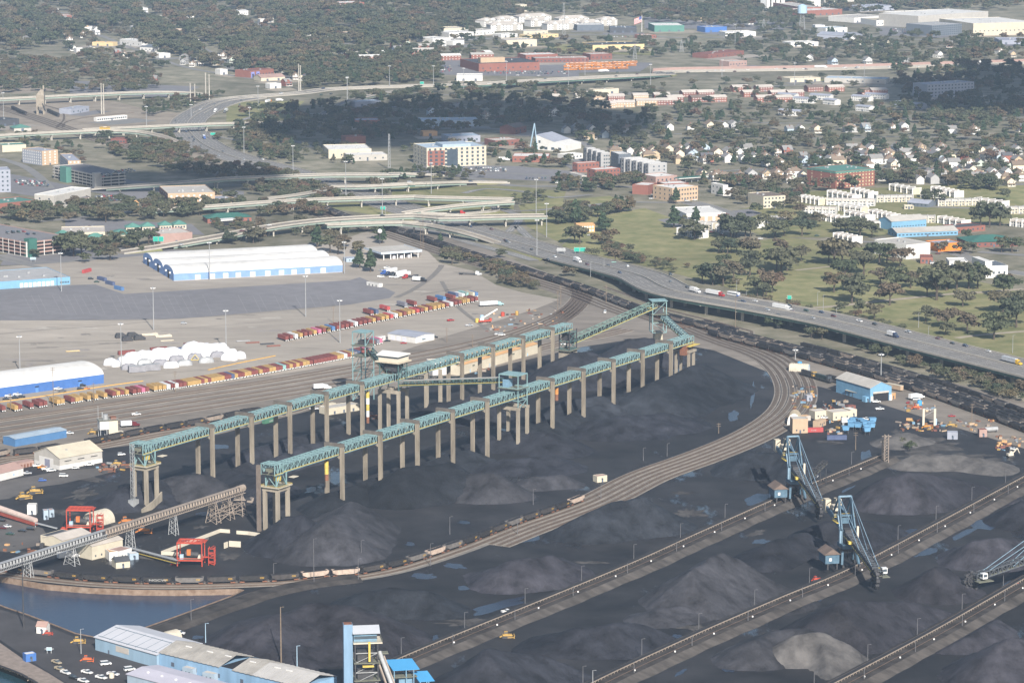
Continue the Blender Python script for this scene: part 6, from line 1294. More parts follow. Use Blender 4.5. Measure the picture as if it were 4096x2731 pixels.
for x0,y,x1 in ((300,385,400),(480,340,640),(500,368,660),(150,415,290),(60,395,150),(385,325,440),(700,408,830),(900,400,1050),(1000,385,1040),(410,420,485),(0,350,60)):
    block('red brick garden flats with pale roofs among far trees',2,(x0,y),(x1,y - 3),14,7,'b',random.choice('Rqw'),2,6,0,'apartments','brick_flats',1.3,1.2,'gable',2.4,m=m_white).o['group']='brick garden flats among the far trees'
# ================================================================== highways,poles,vehicles,yard clutter
ROADPTS=[]
m_girder=M('girder_green',(.10,.17,.14),.7,.15,.2); m_girder_p=M('girder_pale_green',(.25,.31,.27),.7,.1,.2); m_barrier=M('barrier_concrete',(.38,.355,.315),.85,.12,.2)
m_wear=M('tyre_wear',(.185,.17,.155),.9,.2,.2)
def bridge(label,pt,w,m=None,span=34,lanes=2,pale=True,name='highway_bridge',ncol=2,barrier=False,ps=.65):
    m=m or m_roadc; line=smooth_line([P(r,x,y,z) for r,x,y,z in pt],12); ROADPTS.extend((p.x,p.y,w/2) for p in line)
    o=thing(name,label,'bridge')
    k=MB(); ribbon(k,line,-w/2,w/2,-.5,0); k.build('deck',m,o)
    for s in (-1,1):
        k=MB(); ribbon(k,line,s*w/2 - .3,s*w/2+.3,-.5,.95); k.build('parapet',m_barrier,o)
    if barrier: k=MB(); ribbon(k,line,-.4,.4,0,1.0); k.build('median_barrier',m_barrier,o)
    k=MB()
    for i in range(1,lanes):
        off=-w/2+w*i/lanes
        for j in range(0,len(line) - 1,2): ribbon(k,line[j:j+2],off+.1,off - .1,.05)
    if k.v: k.build('lane_marking',m_white_line,o)['kind']='stuff'
    k=MB()
    for i in range(lanes):
        off=-w/2+w*(i+.5)/lanes
        for e_ in (-.9,.9): ribbon(k,line,off+e_+.35,off+e_ - .35,.03)
    k.build('wheel_tracks',m_wear,o)['kind']='stuff'
    hi=[p for p in line if p.z > 2.6]
    if len(hi) > 2:
        for s,mm in ((-1,m_girder_p if pale else m_girder),(1,m_girder),(0,m_girder)):
            k=MB(); ribbon(k,hi,s*(w/2 - 1.1) - .25,s*(w/2 - 1.1)+.25,-2.6,-.5); k.build('girder',mm,o)
        for p,t in at_len(hi,span,span*.4):
            n_=Vector((-t.y,t.x,0)).normalized(); a=p - n_*(w/2 - 1); b=p+n_*(w/2 - 1)
            bar(o,'pier_cap',m_conc,a+up*-2.7,b+up*-2.7,1.3,1.2)
            for i in range(ncol):
                c=a.lerp(b,(i+.5)/ncol); 
                if p.z > 3.4: bx(o,'pier',m_conc,c.x - ps,c.x+ps,c.y - ps,c.y+ps,0,p.z - 3.2)
    lo=[i for i,p in enumerate(line) if p.z <= 2.7]
    if len(lo) > 1:
        seg=[line[i] for i in lo]; runs=[]; cur=[lo[0]]
        for i in lo[1:]:
            if i == cur[-1]+1: cur.append(i)
            else: runs.append(cur); cur=[i]
        runs.append(cur)
        for rn in runs:
            if len(rn) > 1:
                vv=[]; _,N=frames(line)
                for i in rn: p=line[i]; vv += [Vector((p.x,p.y,0)) - N[i]*(w/2+p.z*1.3),p - N[i]*w/2 - up*.5,p+N[i]*w/2 - up*.5,Vector((p.x,p.y,0))+N[i]*(w/2+p.z*1.3)]
                k=MB().add(vv,[(4*i+j,4*i+4+j,4*i+5+j,4*i+1+j) for i in range(len(rn) - 1) for j in (0,2)]); k.build('earth_bank',m_grass,o)
    return line
HW=[(1,1700,655,.5),(1,1500,690,.5),(1,1340,760,.5),(1,1260,830,.5),(1,1290,905,.5),(1,1400,990,.5),(1,1600,1065,.5),(1,1850,1130,.5),(1,2100,1205,.5),(2,380,1385,.5),(5,1000,62,.6),(5,1250,130,.8),(5,1500,205,2),(5,2000,330,7.5),(6,0,442,9.8),(6,600,550,10.4),(6,1090,645,10.4),(6,1700,800,10.4),(6,2352,962,10.4),(6,3000,1130,10.4)]
i664=bridge('wide grey interstate viaduct on green girders above the coal trains',HW,42,m_road,40,10,False,ncol=3,barrier=True,ps=1.15)
far_hw=bridge('far freeway crossing the suburbs on a low viaduct',[(1,1300,760,.4),(1,1500,672,.5),(1,2000,628,.5),(2,0,598,.5),(2,640,576,.8),(2,900,568,4.5),(2,1200,550,7),(2,1600,528,7),(2,2000,508,6.5),(2,2200,500,2),(3,0,482,.6),(3,1000,466,.6),(3,2000,436,.6),(3,2700,415,.6)],28,m_road,40,6,False,ncol=3,barrier=True)
mb=MB(); nw=offset_line(far_hw,19); nw=[p for p in nw if p.x > P(3,-160,480).x]; nw=[Vector((p.x,p.y,0)) for p in nw]; o=thing('noise_wall','long brick red noise wall behind the far freeway','wall')
for a_,b_ in zip(nw[:-1],nw[1:]): bar(o,'wall_panel',WM('P'),a_+up*2.4,b_+up*2.4,.4,4.8)
BR=[('tan ramp bridge curving down to the interstate past the coal train',[('V',1250,770,9),('V',1900,745,9),('V',2350,742,9),('A',300,45,9),('A',700,80,8.5),('A',1200,185,7),('A',1500,270,4),('A',1760,360,.8)],9,2),('widest tan flyover above the gate canopy',[('Q',1480,1395,.6),('Q',2100,1300,3),('V',0,900,6.5),('V',600,785,9),('V',1300,705,9.5),('V',2350,655,9.5),(2,700,1462,9.5),(2,1130,1452,9.5),(2,1400,1448,9)],15,4),
      ('tan flyover running above the olive trees',[('Q',1750,880,4),('V',0,528,8.5),('V',500,490,9),('V',1000,462,9),('V',1600,440,9),('V',2350,420,9),(2,600,1325,9),(2,1180,1338,8.5)],11,3),('grey double bridge with bright parapets in the cloud shadow',[('Q',1150,605,2),('Q',1700,562,6),('Q',2350,518,9),('V',0,200,9),('V',600,175,9.5),('V',1300,150,9.5),('V',2090,148,9),(2,380,1166,6),(2,700,1178,.6)],13,3),
      ('slim ramp bridge ending beside the office car park',[('V',1290,300,5),('V',1800,290,7),('V',2350,265,7.5),(2,300,1242,7.5),(2,600,1232,7),(2,850,1225,3),(2,1150,1228,.6)],10,3),('short green ramp spur joining the tan flyover',[(2,440,1432,3),(2,750,1388,7),(2,1000,1366,8.2),(2,1180,1355,8.4)],9,2),('loop ramp curling under the double bridge',[('V',500,452,8.6),('V',900,400,8),('V',1200,345,6),('V',1270,310,5),('V',1150,280,3),('V',860,270,.8)],8,2),('low side ramp below the tan flyover',[(2,560,1432,6),(2,800,1440,4),(2,1040,1420,1.5),(2,1060,1400,.6)],8,2),
      ('green railed road bridge over the far coal yard',[(1,-120,672,8),(1,200,655,9),(1,500,640,9.5),(1,900,622,9),(1,1200,620,7),(1,1340,628,3)],12,2),('tan ramp bridge sweeping over the curved tracks',[(1,-120,918,8),(1,300,893,9),(1,700,878,9),(1,950,888,8),(1,1100,920,5),(1,1200,962,1)],10,2),('tan overpass crossing the freeway neck',[(1,560,872,8.5),(1,900,856,9),(1,1300,838,9),(1,1600,828,8),(1,2000,822,3),(1,2250,826,.6)],11,2),('curved shaded ramp beside the far freeway',[(1,2150,780,2),(2,20,700,5),(2,150,660,7),(2,260,635,7),(2,420,610,4)],9,2)]
for lab,pt,w,ln in BR: bridge(lab,pt,w,m_road if 'grey' in lab or 'shaded' in lab else m_roadc,34,ln)
def gnd(name,r,s,w,m=m_road,lanes=3): ln=smooth_line(pts(r,s),20); ROADPTS.extend((p.x,p.y,w/2) for p in ln); return road(name,ln,w,.3,m,lanes)
gnd('slip_road',2,'850,1300 1000,1270 1250,1290 1450,1330 1700,1310',8); gnd('slip_road',2,'700,1330 1000,1380 1200,1420 1500,1400 1900,1360',8); gnd('slip_road',5,'1210,10 1260,60 1330,110 1480,170',8); gnd('slip_road',2,'1150,1560 1215,1490 1200,1440 1050,1400',8); gnd('frontage_road','A','0,60 700,180 1400,380 2000,540 2350,640',10); gnd('slip_road',1,'1560,830 1800,760 2000,770 2200,760',8); gnd('slip_road',1,'1460,920 1700,960 1900,930 2100,990',6)
for r,s,w in ST: ROADPTS.extend((p.x,p.y,w/2) for p in smooth_line(pts(r,s),25))

# ---- masts,poles and signs
def post(lab,r,x,yb,yt,m,head='mast',rad=.32,group=None,name='high_mast_light',cat='light mast'):
    p=P(r,x,yb); h=PY(r,x,yt,p.y).z; return pole(lab,p,max(4,h),m,name,group,head,rad,cat)
for r,x,yb,yt in ((4,135,985,740),(4,413,447,182),(4,817,965,655),(4,1033,706,415),(4,1410,372,112),(4,1520,835,566),(4,2055,617,335),(4,2285,792,498),(5,47,326,108)):
    post('tall silver flood mast on the terminal pavement',r,x,yb,yt,m_galvp,group='flood masts of the terminal')
for r,x,yb,yt in ((1,25,820,620),(1,985,872,712),(1,1285,792,700),(1,1735,738,575),(1,1970,1168,975),(1,1640,1032,850),(1,2325,1345,1080),(1,2335,672,515),(1,1678,835,718),(2,65,676,520),(2,350,582,440),(2,645,567,440),(2,848,606,455),(2,1135,542,410),(2,1552,612,440),(2,1663,508,380),(2,2103,602,430),(2,302,1452,1195),(2,630,1302,1090),(2,1335,1432,1200),(5,1340,216,-40),(5,1405,82,-150),(3,322,532,400),(3,810,574,420),(3,1277,574,405),(3,410,302,165),(6,1390,1052,860),(6,815,905,830)):
    post('slim silver high mast lamp among the ramps and freeways',r,x,yb,yt,m_galvp,group='high mast lamps of the interchange')
for r,x,yb,yt in ((4,360,1228,955),(4,630,1198,1060),(4,1178,1122,980),(4,72,1248,1130),(5,1480,575,440),(5,1500,540,410),(5,1805,520,400),(6,412,720,490),(5,560,205,0),(5,575,160,-60),(4,2240,660,545),(5,865,545,440),(5,908,822,735),(5,735,790,690),(6,2000,1340,1200),(6,300,1400,1330),(6,1220,1510,1390)):
    post('dark wooden utility pole with crossarms beside the tracks',r,x,yb,yt,m_woodpole,'cross',.2,'utility poles beside the tracks','utility_pole','utility pole')
for r,x,yb,yt in ((1,683,768,560),(1,698,768,565),(1,1280,690,560),(1,1310,688,565),(1,1383,672,490),(1,1407,672,500),(1,2008,612,430),(1,2020,612,440)):
    post('pale double transmission pole near the far bridges',r,x,yb,yt,m_conc,'cross',.7,'transmission poles near the far bridges','transmission_pole','utility pole')
for r,x,yb,yt in ((6,420,475,370),(6,1090,690,560),(6,1708,830,680),(6,485,500,440),(6,1002,580,470),(6,2065,925,850),(6,2275,860,740),(6,1643,690,590),(5,1700,350,250),(5,1790,330,225),(5,2245,400,330),(6,965,540,450),(6,2310,180,115),(6,600,570,520),(6,130,490,440),(6,1465,440,370)):
    post('thin grey street lamp beside the viaduct and park',r,x,yb,yt,m_galvp,'lamp',.16,'street lamps beside the viaduct','street_lamp','street lamp')
m_sign=M('sign_green',(.02,.36,.27),.6,.05,1)
def sign(lab,r,x0,x1,yb,y0,y1,m=m_sign,n=1):
    A_=P(r,x0,yb); B_=P(r,x1,yb); B_.y=A_.y; o=thing('road_sign',lab,'sign',A_); L=(B_ - A_).length; z0=PY(r,x0,y1,A_.y).z; z1=PY(r,x0,y0,A_.y).z
    for i in range(n): w=L/n; bx(o,'panel',m,i*w,(i+1)*w - .5*(n > 1),-.15,0,z0,z1); bx(o,'panel_border',m_whitep,i*w - .1,(i+1)*w+.1 - .5*(n > 1),.0,.05,z0 - .12,z1+.12)
    for x in (.1*L,.9*L): bar(o,'post',m_galvp,(x,.2,0),(x,.2,z1),.3)
    bar(o,'gantry_beam',m_galvp,(-1,.2,(z0+z1)/2),(L+1,.2,(z0+z1)/2),.35); return o
sign('pair of green overhead signs beside the interstate and field',5,1590,1670,205,152,178,n=2); sign('grey back of an overhead sign panel over the interstate',5,1475,1530,205,156,176,m_galv); sign('small green exit sign at the field hedge',5,1842,1872,285,248,262); sign('green gantry sign above the park edge',6,762,788,520,474,505); sign('pair of green and yellow signs by the clinic','Q',1895,2030,1310,1195,1255,n=2); sign('green exit sign on the freeway verge',1,1415,1448,940,893,908); sign('green overhead sign by the shaded ramp',1,2045,2070,800,762,780); sign('teal guide sign beyond the shaded ramp',1,2118,2145,800,766,778); sign('two dark green signs under the flyover',2,290,325,1440,1388,1408,n=2); sign('green sign over the far freeway',2,555,580,585,550,566); sign('pale blue sign board by the clinic road',4,205,240,250,218,232,m_blue_pale); sign('blue and white yard sign on the spit','T',628,695,780,700,738,m_blue_pale)
o=thing('radar_globe','white radar globe on a thin lattice mast by the gate canopy','radar',P(5,285,130)); zz=PY(5,285,42,o.location.y).z
bm=bmesh.new(); bmesh.ops.create_uvsphere(bm,u_segments=16,v_segments=10,radius=2.1); me=bpy.data.meshes.new('globe'); bm.to_mesh(me); bm.free(); me.materials.append(m_whitep); k=link('globe',me,o); k.location=(0,0,zz); bar(o,'mast',m_steel_d,(0,0,0),(0,0,zz - 2),.5)
def lattice_mast(lab,r,x,yb,yt,w0,w1,m,arms=()):
    p=P(r,x,yb); h=PY(r,x,yt,p.y).z; o=thing('lattice_mast',lab,'mast',p); n=10; c=[(-1,-1),(1,-1),(1,1),(-1,1)]
    for a_,b_ in c: bar(o,'leg',m,(a_*w0,b_*w0,0),(a_*w1,b_*w1,h),.35)
    for i in range(n):
        f0,f1=i/n,(i+1)/n; k0,k1=w0+(w1 - w0)*f0,w0+(w1 - w0)*f1
        for j in range(4): a_,b_=c[j],c[(j+1) % 4]; bar(o,'brace',m,(a_[0]*k0,a_[1]*k0,h*f0),(b_[0]*k1,b_[1]*k1,h*f1),.22)
    for f in arms: bar(o,'crossarm',m,(-w0*2.2,0,h*f),(w0*2.2,0,h*f),.4)
    return o,h
lattice_mast('tall radio mast in front of the white flats',2,1520,245,20,2.4,.8,m_galv); lattice_mast('grey cell tower beside the beige store',2,348,1140,900,1.2,.6,m_galv); lattice_mast('steel pylon near the bus park',2,1998,400,300,3,.6,m_galv,(.75,.9)); lattice_mast('steel pylon by the far forest edge',3,603,215,130,4,.7,m_galv,(.7,.85)); lattice_mast('steel pylon right of the yellow shed',2,2312,350,270,3,.6,m_galv,(.75,.9)); lattice_mast('brown lattice floodlight gantry at the coal floor edge',9,1425,100,-100,1.3,1.1,m_galv_rust,(.95,)); lattice_mast('second brown lattice leg at the coal floor edge',9,1405,92,-70,.8,.7,m_galv_rust,(.9,))
o,h=lattice_mast('pale blue water tower beyond the freeway',3,860,205,90,5,2.5,m_galv); MB().cyl((0,0,h),(0,0,h+12),8,8,16).cyl((0,0,h+12),(0,0,h+15),8,2,16).build('tank',m_blue_pale,o)
o=thing('silo_plant','white silos and steel frames of the far plant','silo',P(3,690,60),0)
for i in range(4): MB().cyl((i*9 - 16,0,0),(i*9 - 16,0,34+12*(i == 3)),3.6,3.6,14).build('silo',m_white,o)
bx(o,'frame_house',m_galv,-30,-20,-4,4,0,26); bx(o,'gallery',m_white,-30,14,-2,2,34,37)
o=thing('flag','huge stars and stripes flying above the dealership','flag',P(2,2045,215)); zt=PY(2,2045,105,o.location.y).z; MB().cyl((0,0,0),(0,0,zt),.6,.4,8).build('flagpole',m_white,o)
fr=M('flag_red',(.45,.06,.07),.8); fb=M('flag_blue',(.08,.10,.28),.8)
for i in range(13):
    k=MB(); z=zt - 1 - i*.75
    for j in range(8): k.add([(-j*1.6,math.sin(j)*.5,z - j*.6),(-j*1.6 - 1.6,math.sin(j+1)*.5,z - (j+1)*.6),(-j*1.6 - 1.6,math.sin(j+1)*.5,z - .75 - (j+1)*.6),(-j*1.6,math.sin(j)*.5,z - .75 - j*.6)],[(0,1,2,3)])
    k.build('stripe',fr if i % 2 == 0 else m_white,o)
k=MB()
for j in range(3): k.add([(-j*1.6,math.sin(j)*.5 - .12,zt - 1 - j*.6),(-j*1.6 - 1.6,math.sin(j+1)*.5 - .12,zt - 1 - (j+1)*.6),(-j*1.6 - 1.6,math.sin(j+1)*.5 - .12,zt - 6.2 - (j+1)*.6),(-j*1.6,math.sin(j)*.5 - .12,zt - 6.2 - j*.6)],[(0,1,2,3)])
k.build('canton',fb,o)
o=thing('coaling_tower','old weathered concrete coaling tower over the far tracks','tower',P(1,275,770)); m_old=M('old_concrete',(.27,.235,.19),.9,.25,.3)
bx(o,'bunker',m_old,-5,5,-5,5,10,24); MB().add([(-5,-5,24),(5,-5,24),(5,5,24),(-5,5,24),(0,-1,31),(4,-1,31),(4,1,31),(0,1,31)],[(0,1,5,4),(1,2,6,5),(2,3,7,6),(3,0,4,7),(4,5,6,7)]).build('head_house',m_old,o)
for x in (-4,4):
    for y in (-4,4): bx(o,'leg',m_old,x - .8,x+.8,y - .8,y+.8,0,10)
bar(o,'chute',m_steel_d,(3,-5,14),(7,-9,5),1); bx(o,'hoist_mast',m_old,3,5,-1,1,31,36)

# ---- vehicles
PAINT={'white': (.72,.72,.72),'silver': (.42,.43,.45),'black': (.02,.02,.023),'dark blue': (.03,.045,.10),'red': (.38,.03,.03),'maroon': (.12,.02,.025),'grey': (.14,.145,.155),'dark green': (.03,.07,.05),'orange': (.62,.22,.03),'yellow': (.68,.42,.04),'blue': (.05,.12,.40),'tan': (.40,.34,.25),'teal': (.30,.45,.47)}
def PM(c): return M('paint_'+c.replace(' ','_'),PAINT[c],.3,.05,1,spec=.5)
VEH={}
PROF={'sedan': ([(-2.3,.35),(2.3,.35),(2.35,.72),(1.1,.9),(-1.55,.95),(-2.3,.92)],[(-1.55,.93),(-.95,1.42),(.35,1.42),(1.12,.9)],1.78),'suv': ([(-2.35,.4),(2.35,.4),(2.38,.95),(1.25,1.08),(-2.3,1.1)],[(-2.28,1.08),(-2.0,1.74),(.4,1.74),(1.2,1.06)],1.9),'van': ([(-2.6,.4),(2.6,.4),(2.62,1.0),(1.9,1.2),(-2.6,1.25)],[(-2.58,1.2),(-2.5,2.1),(1.1,2.1),(1.9,1.18)],2.0)}
def vehicle(kind,c,wheels=True):
    key=(kind,c,wheels)
    if key in VEH: return VEH[key]
    p=PM(c); o=thing({'sedan': 'car','suv': 'car','van': 'van','pickup': 'pickup_truck','semi': 'semi_truck','bus': 'bus','box': 'box_truck','rig': 'semi_truck'}[kind],'',{'sedan': 'car','suv': 'car','van': 'van','pickup': 'pickup','semi': 'truck','bus': 'bus','box': 'truck','rig': 'truck'}[kind]); ws=[]
    if kind in PROF:
        b1_,c1,w=PROF[kind]; MB().prism(b1_,-w/2,w/2).build('body',p,o); MB().prism(c1,-w/2+.12,w/2 - .12).build('glasshouse',m_glass,o); xs=[q[0] for q in c1]; zt_=max(q[1] for q in c1); bx(o,'roof',p,c1[1][0]+.05,c1[2][0] - .05,-w/2+.1,w/2 - .1,zt_ - .02,zt_+.06); ws=[(-1.45,w),(1.45,w)]
        bx(o,'headlight',m_whitep,b1_[1][0] - .02,b1_[1][0]+.06,-w/2+.1,-w/2+.5,.6,.75); bx(o,'headlight',m_whitep,b1_[1][0] - .02,b1_[1][0]+.06,w/2 - .5,w/2 - .1,.6,.75)
    elif kind == 'pickup':
        MB().prism([(-2.9,.5),(2.9,.5),(2.95,1.0),(1.5,1.15),(-2.9,1.15)],-.98,.98).build('body',p,o); MB().prism([(-.6,1.14),(-.45,1.85),(.9,1.85),(1.6,1.14)],-.85,.85).build('glasshouse',m_glass,o); bx(o,'roof',p,-.45,.9,-.86,.86,1.83,1.92); bx(o,'load_bed',m_steel_d,-2.75,-.7,-.8,.8,1.15,1.17)
        for s in (-.95,.8): bx(o,'bed_side',p,-2.9,-.62,s,s+.15,1.15,1.42)
        bx(o,'tailgate',p,-2.95,-2.8,-.9,.9,.8,1.42); ws=[(-1.85,1.96),(1.85,1.96)]
    elif kind in ('semi','box','rig'):
        L=14.6 if kind != 'box' else 7; cabx=L/2+.6
        if kind != 'rig': bx(o,'trailer',m_whitep if c != 'yellow' else M('trailer_grey',(.45,.47,.5),.5),-L/2,L/2,-1.28,1.28,1.2,4.0)
        else: bx(o,'flatbed',m_steel_d,-L/2,L/2,-1.25,1.25,1.1,1.35)
        bx(o,'underrun',m_steel_d,-L/2+.5,L/2,-.5,.5,.8,1.2)
        MB().prism([(cabx - .3,.6),(cabx+4.6,.6),(cabx+4.7,1.7),(cabx+2.9,2.0),(cabx+2.3,3.1),(cabx+.2,3.6),(cabx - .3,3.6)],-1.2,1.2).build('cab',p,o); bx(o,'windscreen',m_glass,cabx+2.2,cabx+2.95,-1.0,1.0,2.0,2.9); ws=[(-L/2+1.2,2.5),(-L/2+2.5,2.5),(cabx+.4,2.5),(cabx+3.8,2.4)]
    elif kind == 'bus':
        bx(o,'body',m_whitep if c == 'blue' else p,-6,6,-1.28,1.28,.5,3.1); bx(o,'window_band',m_glass,-5.7,5.9,-1.3,1.3,1.5,2.4); bx(o,'end_panel',p,4.6,6.02,-1.31,1.31,.5,1.4); bx(o,'roof_pod',m_whitep,-2,2,-.8,.8,3.1,3.35); ws=[(-3.6,2.5),(3.8,2.5)]
    if wheels:
        rr=.34 if kind in ('sedan','suv') else .42 if kind in ('pickup','van') else .52
        for x,w in ws:
            for s in (-1,1): MB().cyl((x,s*w/2 - .22*(s > 0),rr),(x,s*w/2+.22*(s < 0),rr),rr,rr,8).build('wheel',m_tyre,o)
    VEH[key]=copy_list(o); return VEH[key]
def drive(line,r,x,y,z,kind,c,lab,rev=False,group=None):
    p=P(r,x,y,z); i=min(range(len(line)),key=lambda j: (line[j].xy - p.xy).length); i=min(max(i,1),len(line) - 2); t=line[i+1] - line[i - 1]
    p.z=line[i].z+.02; return put(vehicle(kind,c),p,math.atan2(t.y,t.x)+(math.pi if rev else 0),lab,group)
for x,y,k,c in ((88,416,'sedan','black'),(130,446,'box','white'),(262,468,'semi','red'),(312,468,'suv','white'),(400,474,'bus','blue'),(437,520,'sedan','black'),(466,519,'suv','dark blue'),(546,514,'sedan','white'),(712,566,'semi','white'),(775,549,'suv','black'),(792,582,'sedan','maroon'),(890,580,'suv','dark green'),(992,592,'suv','dark blue'),(1073,616,'suv','maroon'),(930,629,'sedan','silver'),(1245,650,'pickup','white'),(1350,671,'suv','black'),(1573,723,'pickup','silver'),(1773,766,'sedan','maroon'),(1872,799,'sedan','black'),(1958,816,'suv','dark blue'),(2113,851,'sedan','white'),(2255,925,'semi','yellow'),(700,610,'sedan','black')):
    kn={'sedan': 'saloon car','suv': 'sport utility car','pickup': 'pickup','semi': 'articulated lorry','box': 'box truck','bus': 'city bus'}[k]
    drive(i664,6,x,y,10.4,k,c,'%s %s driving on the interstate viaduct' % (c,kn),False,'traffic on the viaduct')
for r,x,y,k,c in ((5,1305,172,'sedan','black'),(5,1035,32,'suv','maroon'),(5,1415,258,'suv','black'),(5,1820,316,'suv','black'),(5,1897,378,'suv','dark blue'),(5,2237,398,'suv','black'),(5,1150,120,'sedan','silver'),(1,1270,932,'sedan','black'),(1,1292,925,'sedan','dark blue'),(1,1370,930,'box','blue'),(1,1300,952,'sedan','black'),(1,1450,752,'box','white'),(1,1520,752,'semi','grey'),(1,1610,707,'sedan','dark blue'),(1,1640,1076,'suv','white'),(1,1738,1106,'sedan','black'),(1,1880,1146,'suv','black'),(1,1470,1050,'sedan','silver')):
    drive(i664,r,x,y,.6,k,c,'%s %s on the ground level interstate' % (c,'truck' if k in ('box','semi') else 'car'),False,'traffic on the ground level interstate')
for r,x,y,k,c in ((1,1800,690,'semi','orange'),(1,1870,682,'box','white'),(1,1742,692,'sedan','black'),(1,2050,617,'sedan','black'),(1,2160,640,'suv','dark green'),(1,2225,634,'suv','black'),(2,1780,514,'semi','white'),(2,1400,530,'suv','black'),(2,920,567,'suv','white'),(2,1210,540,'sedan','white'),(2,1350,542,'sedan','white'),(2,1525,528,'sedan','white'),(2,1880,508,'suv','dark green'),(2,670,576,'van','white'),(3,975,458,'semi','white'),(3,1235,456,'van','white'),(3,1960,436,'box','white'),(3,2045,426,'semi','white'),(3,745,465,'suv','black'),(3,1160,467,'sedan','black'),(3,1550,457,'suv','black'),(3,1640,453,'sedan','white'),(3,225,488,'sedan','black'),(3,280,476,'sedan','white'),(3,95,490,'suv','black'),(3,410,481,'sedan','maroon')):
    drive(far_hw,r,x,y,.7,k,c,'%s %s on the far freeway' % (c,'truck' if k in ('box','semi') else 'vehicle'),False,'traffic on the far freeway')
for r,x,y,z,c,k,lab,rz in ((1,705,872,9,'yellow','bus','yellow school bus on the tan ramp bridge',.1),('V',545,782,9,'white','sedan','white car on the widest flyover',.3),('V',210,850,8,'maroon','sedan','maroon car climbing the widest flyover',.5),('V',30,872,7.2,'black','sedan','black car at the flyover foot',.5),('A',895,78,7.6,'dark green','suv','dark green car on the curved ramp',-.6),('V',1950,665,9.5,'black','suv','black car near the flyover signs',.1),('V',2285,255,7.6,'white','van','white van on the slim ramp bridge',.1),('V',1040,262,.8,'silver','van','silver van on the loop ramp',.1),(2,485,1228,7.4,'white','sedan','white car before the office car park',0),(2,895,1224,2.5,'dark blue','suv','dark blue car before the office car park',0),(2,770,1438,4,'red','rig','red flatbed truck on the low side ramp',0),(2,1480,1232,.3,'white','van','white delivery van by the brick blocks',0),(2,1605,1252,.3,'blue','van','bright blue car by the brick blocks',0),('Q',2240,1300,4,'silver','sedan','silver car at the ramp foot by the clinic',.4)):
    put(vehicle(k,c),P(r,x,y,z),rz,lab)
for ln,n_,lab,w in ((i664,30,'on the interstate',19),(far_hw,20,'on the far freeway',12)):
    for i in range(n_):
        j=random.randrange(3,len(ln) - 3); t=(ln[j+1] - ln[j - 1]).normalized(); s_=random.choice((-1,1)); k=random.choice(('sedan','suv','sedan','suv','pickup','van','box')); c=random.choice(('white','black','silver','grey','dark blue','maroon','white'))
        put(vehicle(k,c),ln[j]+Vector((-t.y,t.x,0))*s_*random.uniform(3,w)+Vector((0,0,.03)),math.atan2(t.y,t.x)+(0 if s_ < 0 else math.pi),'%s %s travelling %s' % (c,{'box': 'box truck','van': 'van','pickup': 'pickup'}.get(k,'car'),lab),'vehicles travelling '+lab)
